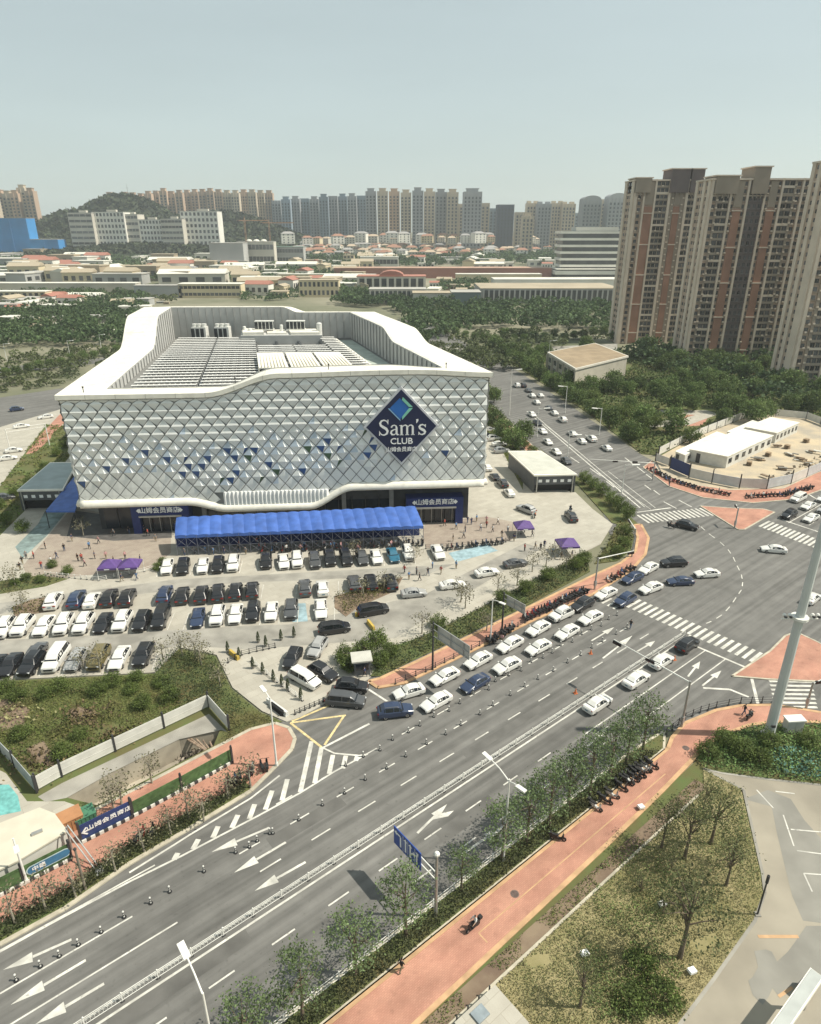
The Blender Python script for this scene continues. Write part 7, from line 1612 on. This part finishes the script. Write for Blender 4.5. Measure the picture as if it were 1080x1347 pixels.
def tree_proto(nm, R, h0, h1, ncl, per, cr, leaf, lm, seed, cat='tree', bark=M_BARK, tr=.16, name='street_tree'):
    t = thing(name, (0, 0, -60), 0, 'x', cat); C, pts = crown_pts(R, h0, h1, ncl, per, cr, seed); mb = MB(); rg = random.Random(seed)
    b = Vector((rg.uniform(-.15, .15), rg.uniform(-.15, .15), h0+.2)); top = Vector((b.x*1.5, b.y*1.5, h0+(h1-h0)*.7)); mb.path([(0, 0, 0), tuple(b*.5), tuple(b), tuple(top)], [tr*1.15, tr*.9, tr*.75, tr*.2], 8)
    for c in C[:max(8, ncl//3)]:
        s = b.lerp(top, rg.random()*.75); mb.path([tuple(s), tuple(s.lerp(Vector(c), .5)+Vector((0, 0, .12))), c], [tr*.36, tr*.22, tr*.07], 5)
    mb.build('trunk', [bark], t); o = part('crown', leafmesh('crown', pts, leaf, lm), t); children(t); return t
PRO = {'street': [tree_proto('s', 2.25, 2.5, 7.6, 46, 36, .40, .20, M_LT, 3+i, name='street_tree') for i in range(3)], 'grove': [tree_proto('g', 3.3, 1.2, 7.5, 50, 52, .7, .48, M_LG, 20+i, name='grove_tree', tr=.22) for i in range(3)],
       'bright': [tree_proto('b', 2.6, .8, 5.5, 46, 52, .55, .34, M_LB, 40+i, name='bright_tree') for i in range(2)], 'lot': [tree_proto('l', 2.3, 2.0, 7.6, 44, 24, .48, .19, M_LO, 60+i, name='lot_tree', tr=.17) for i in range(2)],
       'sparse': [tree_proto('p', 1.5, 1.4, 4.2, 26, 9, .3, .22, M_LS, 80+i, name='young_tree', bark=M_BARE, tr=.11) for i in range(3)]}
first = {}
def plant(kind, p, label, group, s=1.0):
    i = random.randrange(len(PRO[kind])); t = PRO[kind][i]; k = (kind, i)
    if k not in first: first[k] = 1; o = t
    else: o = dup(t, p)
    o.location = p; o.rotation_euler = (0, 0, random.uniform(0, 6.28)); ss = s*random.uniform(.9, 1.1); o.scale = (ss, ss, ss*random.uniform(.92, 1.08)); o['label'] = label; o['group'] = group
# roadside trees in the south verge
g = 'trees in the south verge'
us = (9.7, 14.2, 19.4, 24.8, 31.6, 37.0, 40.4, 43.8, 47.2, 50.6, 54.2, 57.8, 61.2)
st = [(u, ('%s olive roadside tree from the bottom of the picture' % nth(k)) if k < 4 else 'sparse olive roadside tree between the blue road sign and the verge lamp' if k == 4 else '%s roadside tree right of the verge lamp' % nth(k-5)) for k, u in enumerate(us)]
for u, lab in st: plant('street', UV(u, 31.3+random.uniform(-.15, .2), .1), lab, g, .72 if 30 < u < 33 else 1.0)
# north strip, lot trees
g = 'sparse young trees of the store lot'
for q, w in (((640, 830), 'in the hedge bed behind the queue'), ((555, 833), 'at the west end of the hedge bed'), ((606, 792), 'where the hedge bed meets the lot'), ((612, 800), 'beside another at the hedge bed'), ((655, 778), 'on the lot side of the hedge'), ((680, 770), 'on the lot side of the hedge near the dark sedan'), ((718, 745), 'below the purple tent'), ((730, 735), 'right of the purple tent'), ((745, 748), 'at the east end of the hedge bed'), ((700, 752), 'between sedan and hedge'), ((478, 786), 'in the planted lot bed at its left end'), ((505, 778), 'in the planted lot bed at its right end'), ((30, 802), 'in the small left lot bed'), ((110, 880), 'among the bottom row of parked cars'), ((132, 884), 'beside the olive car of the bottom row'), ((215, 868), 'at the garden corner next to the black SUV'), ((240, 862), 'on top of the mounded shrubs'), ((265, 875), 'right of the mounded shrubs'), ((258, 868), 'behind the mounded shrubs'), ((465, 735), 'before the awning'), ((545, 740), 'at the right end of the awning row'), ((290, 905), 'at the driveway corner of the garden'), ((150, 1065), 'at the end of the trench by the navy hoarding'), ((160, 1058), 'leaning over the navy hoarding'), ((200, 1030), 'inside the trench edge'), ((110, 705), 'on the left plaza'), ((240, 700), 'beside the awning'), ((20, 770), 'beside the plaza bed at left')):
    plant('sparse', P(*q, .1), 'pale sparse young tree '+w, g, 1.0)
g = 'young trees on the west sidewalk'
for q, w in (((330, 1036), 'nearest the sidewalk tip'), ((268, 1080), 'below the green hoarding'), ((248, 1076), 'beside the green hoarding'), ((152, 1146), 'between gantry and kerb hedge'), ((60, 1196), 'at the lower left corner'), ((20, 1215), 'at the left edge'), ((225, 1098), 'in the middle of the kerb hedge'), ((190, 1120), 'by the parked red scooters'), ((300, 1050), 'second from the sidewalk tip'), ((100, 1180), 'below the plain pole')):
    plant('sparse', P(*q, .12), 'thin brownish young tree on the west sidewalk '+w, g, .95)
# vacant lot trees
g = 'trees in the vacant lot'
for q, w, s in (((894, 1260), 'tallest dull green tree in the vacant lot', 1.3), ((900, 1130), 'dull green tree at the upper corner of the vacant lot', 1.0), ((935, 1110), 'dull green tree leaning over the courtyard kerb', .9), ((960, 1140), 'dull green tree nearest the courtyard lines', .7), ((870, 1115), 'dull green tree left of the upper corner', .8), ((763, 1325), 'thin dull tree at the bottom of the vacant lot', .75), ((925, 1065), 'small dull tree at the tip of the vacant lot', .6), ((955, 1165), 'dull green tree in the right part of the vacant lot', .8)):
    plant('lot', P(*q, .1), w, g, s)
g = 'bushes in the vacant lot'
for i, q in enumerate(((840, 1185), (870, 1215), (905, 1205), (880, 1160), (840, 1290), (870, 1330), (825, 1335))): plant('bright' if i in (4, 5, 6) else 'lot', P(*q, -1.2), '%s low bush of the vacant lot' % nth(i), g, .55)
# corner bed trees
for i, q in enumerate(((930, 1000), (950, 985), (975, 1000), (1010, 985), (1060, 985), (1000, 1010))): plant('bright', P(*q, -.6), '%s leafy bush in the corner bed from the left' % nth(i), 'bushes in the corner bed', .5)
# hedge bed shrubs
for i, q in enumerate(((500, 880), (512, 866), (462, 884), (455, 872), (820, 722), (812, 735), (822, 705), (498, 852), (575, 828), (480, 862))): plant('bright', P(*q, -.4), ['olive bush beside the guard booth', 'olive bush above the guard booth', 'bush left of the guard booth', 'bush on the driveway side of the booth', 'yellowish bush at the curved corner', 'bush under the signal at the corner', 'upper bush in the corner bed', 'olive bush near the white people carrier', 'dark bush in the hedge bed', 'low bush between booth and lot'][i], 'bushes by the driveway', .5)
# conifers in the lot
def conifer():
    t = thing('slim_conifer', (0, 0, -60), 0, 'x', 'conifer', 'slim potted conifers at the lot edge'); rg = np.random.default_rng(5); pts = []
    for i in range(260): z = rg.random(); a = rg.random()*6.28; r = .32*(1-z)**.6*(.6+.4*rg.random()); pts.append((r*math.cos(a), r*math.sin(a), .35+1.6*z))
    part('crown', leafmesh('crown', pts, .17, M_LEAFD), t); MB().tube((0, 0, .0), (0, 0, .7), .04, n=6).build('trunk', [M_BARK], t); MB().tube((0, 0, 0), (0, 0, .4), .2, .26, 10).build('pot', [M_CONC2], t); children(t); return t
cf = conifer()
for i, q in enumerate(((300, 858), (315, 866), (333, 879), (346, 886), (360, 896), (371, 902), (379, 908), (396, 920), (340, 845), (350, 850), (370, 842), (387, 838))):
    o = cf if i == 0 else dup(cf, P(*q, .1)); o.location = P(*q, .1); o['label'] = 'slim dark potted conifer, %s along the barrier from the garden corner' % nth(i) if i < 8 else 'slim dark potted conifer, %s of the four inside the lower lot' % nth(i-8)
# side street and park
g = 'trees in the park between street and towers'
park = [(64.5, 188), (60, 226), (47.5, 300), (42, 345), (230, 345), (255, 215), (205, 205), (150, 212), (122, 208), (110, 200), (84, 192)]
hall = [(50, 268), (108, 262), (112, 330), (70, 345)]; clear = [(p.x, p.y) for p in px([(855, 570), (880, 545), (940, 540), (945, 552), (915, 566), (870, 570)])]
sp_ = []
def tryplant(poly, n, mind, kind, label, s0, s1, avoid=()):
    k = 0; c = 0
    while c < n and k < n*60:
        k += 1; (x, y), = scatter(poly, 1)
        if any(inpoly(x, y, a) for a in avoid) or any((x-a)**2+(y-b)**2 < mind**2 for a, b in sp_): continue
        sp_.append((x, y)); c += 1
        side = 'near the stone hall' if (x < 118 and y > 245) else 'behind the compound' if (y < 232 and x > 90) else 'along the side street' if x < 78 else 'at the foot of the towers'
        plant(kind, (x, y, .05), label % side, g, random.uniform(s0, s1))
tryplant(park, 165, 4.4, 'grove', 'dense green park tree %s', .7, 1.15, (hall, clear))
tryplant([(65, 182), (62, 215), (50, 290), (60, 290), (80, 215), (84, 185)], 16, 3.6, 'bright', 'bright yellow-green park tree %s', .7, 1.0, (hall, clear))
g = 'trees along the side street verge'
for i, (x, y) in enumerate([(29, 182), (27.5, 192), (26, 203), (24, 214), (22.5, 226), (20, 240), (18, 255), (14, 270), (10, 285), (6, 300), (33.2, 190), (24, 262), (27, 248), (30, 237)]): plant('grove', (x, y, .05), 'green verge tree between the store and the side street, %s going away' % nth(i), g, .85)
for i, (x, y) in enumerate([(60.5-14*0-.18*k*1.0, 0) for k in range(0)]): pass
for i in range(12): x = lerp(61, 40, i/11)+3.5; y = lerp(190, 345, i/11); plant('grove', (x, y, .05), 'overhanging tree on the park edge of the side street, %s going away' % nth(i), 'trees on the park edge', .9)
g = 'verge trees before the ramp hut'
for i, q in enumerate(((792, 652), (804, 664), (815, 672), (826, 684), (780, 643), (768, 636))): plant('bright', P(*q, .1), 'small verge tree right of the ramp hut, %s from the zebra' % nth(i), g, .6)
g = 'trees at the left of the store'
for i, q in enumerate(((40, 640), (20, 655), (60, 620), (85, 590), (10, 690), (0, 670), (30, 700), (95, 575), (75, 600))): plant('bright', P(*q, .05), '%s small tree on the lawn left of the store' % nth(i), g, .5)
for i in range(14): q = (lerp(-20, 168, i/13), lerp(502, 462, i/13)); plant('grove', P(*q, 0), '%s tree of the avenue row behind the store from the left' % nth(i), 'avenue trees', .55)
for i in range(20): x = lerp(560, 806, i/19); plant('grove', P(x, 447+random.uniform(-5, 5), 0), '%s tree of the row on the cross road from the store' % nth(i), 'cross road trees', .75)

g = 'green bushes in the garden lawn'
for i, q in enumerate(((25, 925), (60, 922), (80, 912), (150, 905), (175, 915), (190, 935), (130, 918), (30, 975), (85, 1000), (215, 905), (225, 925), (10, 912), (105, 975), (180, 900))): plant('bright', P(*q, -.5), '%s round green bush of the garden lawn' % nth(i), g, .42)
for i, q in enumerate(((70, 748), (90, 756), (35, 765), (20, 772), (55, 768), (215, 745), (208, 752))): plant('bright', P(*q, -.3), '%s small bush round the left plaza' % nth(i), 'bushes at the left plaza', .33)

for i, q in enumerate(((710, 640), (722, 632), (735, 626), (700, 598), (690, 590), (768, 742), (757, 748), (720, 762), (690, 780), (660, 795))): plant('bright', P(*q, .1), ('%s bush behind the right ramp hut' % nth(i)) if i < 5 else '%s bush along the lot side of the hedge bed' % nth(i-5), 'bushes along the lot', .5)
# ================================================================== CAMERA, LIGHT, WORLD
cam = bpy.data.cameras.new('camera'); co = bpy.data.objects.new('camera', cam); COL.objects.link(co)
cam.sensor_fit = 'HORIZONTAL'; cam.sensor_width = 36; cam.lens = 36*F_PX/1080; cam.clip_start = .5; cam.clip_end = 20000
co.location = (0, 0, CAM_H); co.rotation_euler = (math.pi/2-PITCH, 0, 0); sc.camera = co
SUN_EL, SUN_AZ = rad(53), rad(-3)       # azimuth measured from +X
sd = Vector((math.cos(SUN_EL)*math.cos(SUN_AZ), math.cos(SUN_EL)*math.sin(SUN_AZ), math.sin(SUN_EL)))
su = bpy.data.lights.new('sun', 'SUN'); su.energy = 4.3; su.angle = rad(.6); su.color = (1, .935, .81)
so = bpy.data.objects.new('sun', su); COL.objects.link(so); so.rotation_euler = sd.to_track_quat('Z', 'Y').to_euler()
w = bpy.data.worlds.new('World'); sc.world = w; w.use_nodes = True; nt = w.node_tree; bg = nt.nodes['Background']
sky = nt.nodes.new('ShaderNodeTexSky'); sky.sky_type = 'NISHITA'; sky.sun_disc = False; sky.sun_elevation = SUN_EL; sky.sun_rotation = math.pi/2-SUN_AZ
sky.air_density = 1.0; sky.dust_density = 2.0; sky.ozone_density = .6; sky.altitude = 50
hs = nt.nodes.new('ShaderNodeHueSaturation'); hs.inputs['Saturation'].default_value = .62
tn = nt.nodes.new('ShaderNodeMix'); tn.data_type = 'RGBA'; tn.blend_type = 'MULTIPLY'; tn.inputs[0].default_value = 1; tn.inputs[7].default_value = (.96, 1.0, .95, 1)
nt.links.new(sky.outputs[0], hs.inputs['Color']); nt.links.new(hs.outputs[0], tn.inputs[6]); tc = nt.nodes.new('ShaderNodeTexCoord'); mpn = nt.nodes.new('ShaderNodeMapping'); mpn.inputs['Scale'].default_value = (1.2, 1.2, 6); cn_ = nt.nodes.new('ShaderNodeTexNoise'); cn_.inputs['Scale'].default_value = 1.6; cn_.inputs['Detail'].default_value = 5
nt.links.new(tc.outputs['Generated'], mpn.inputs['Vector']); nt.links.new(mpn.outputs[0], cn_.inputs['Vector']); cr_ = nt.nodes.new('ShaderNodeMapRange'); cr_.inputs['From Min'].default_value = .3; cr_.inputs['From Max'].default_value = .7; cr_.inputs['To Min'].default_value = .955; cr_.inputs['To Max'].default_value = 1.045; nt.links.new(cn_.outputs['Fac'], cr_.inputs['Value'])
fx = nt.nodes.new('ShaderNodeMix'); fx.data_type = 'RGBA'; fx.inputs[0].default_value = .62; fx.inputs[7].default_value = (3.15, 3.72, 3.62, 1); nt.links.new(tn.outputs[2], fx.inputs[6])
vs_ = nt.nodes.new('ShaderNodeVectorMath'); vs_.operation = 'SCALE'; nt.links.new(fx.outputs[2], vs_.inputs[0]); nt.links.new(cr_.outputs[0], vs_.inputs['Scale']); nt.links.new(vs_.outputs[0], bg.inputs['Color']); bg.inputs['Strength'].default_value = .12
if HAZE:
    mb = MB(); mb.box((150, 2250, 122), (7600, 5300, 260)); hz = mb.build('haze', []); hm = bpy.data.materials.new('haze_air'); hm.use_nodes = True
    n = hm.node_tree; n.nodes.remove(n.nodes['Principled BSDF']); pv = n.nodes.new('ShaderNodeVolumePrincipled'); pv.inputs['Color'].default_value = (.88, .95, 1.0, 1); pv.inputs['Density'].default_value = HAZE; pv.inputs['Anisotropy'].default_value = .2
    n.links.new(pv.outputs[0], n.nodes['Material Output'].inputs['Volume']); hz.data.materials.append(hm); hz['kind'] = 'stuff'; tag(hz, 'thin pale afternoon haze over the whole city')
sc.view_settings.view_transform = 'Standard'; sc.view_settings.look = 'None'; sc.view_settings.exposure = 0.46; sc.view_settings.gamma = 1
sc.cycles.max_bounces = 5; sc.cycles.diffuse_bounces = 3; sc.cycles.glossy_bounces = 2; sc.cycles.transmission_bounces = 2; sc.cycles.volume_bounces = 1; sc.cycles.transparent_max_bounces = 4
sc.cycles.caustics_reflective = False; sc.cycles.caustics_refractive = False
sc.cycles.use_denoising = True
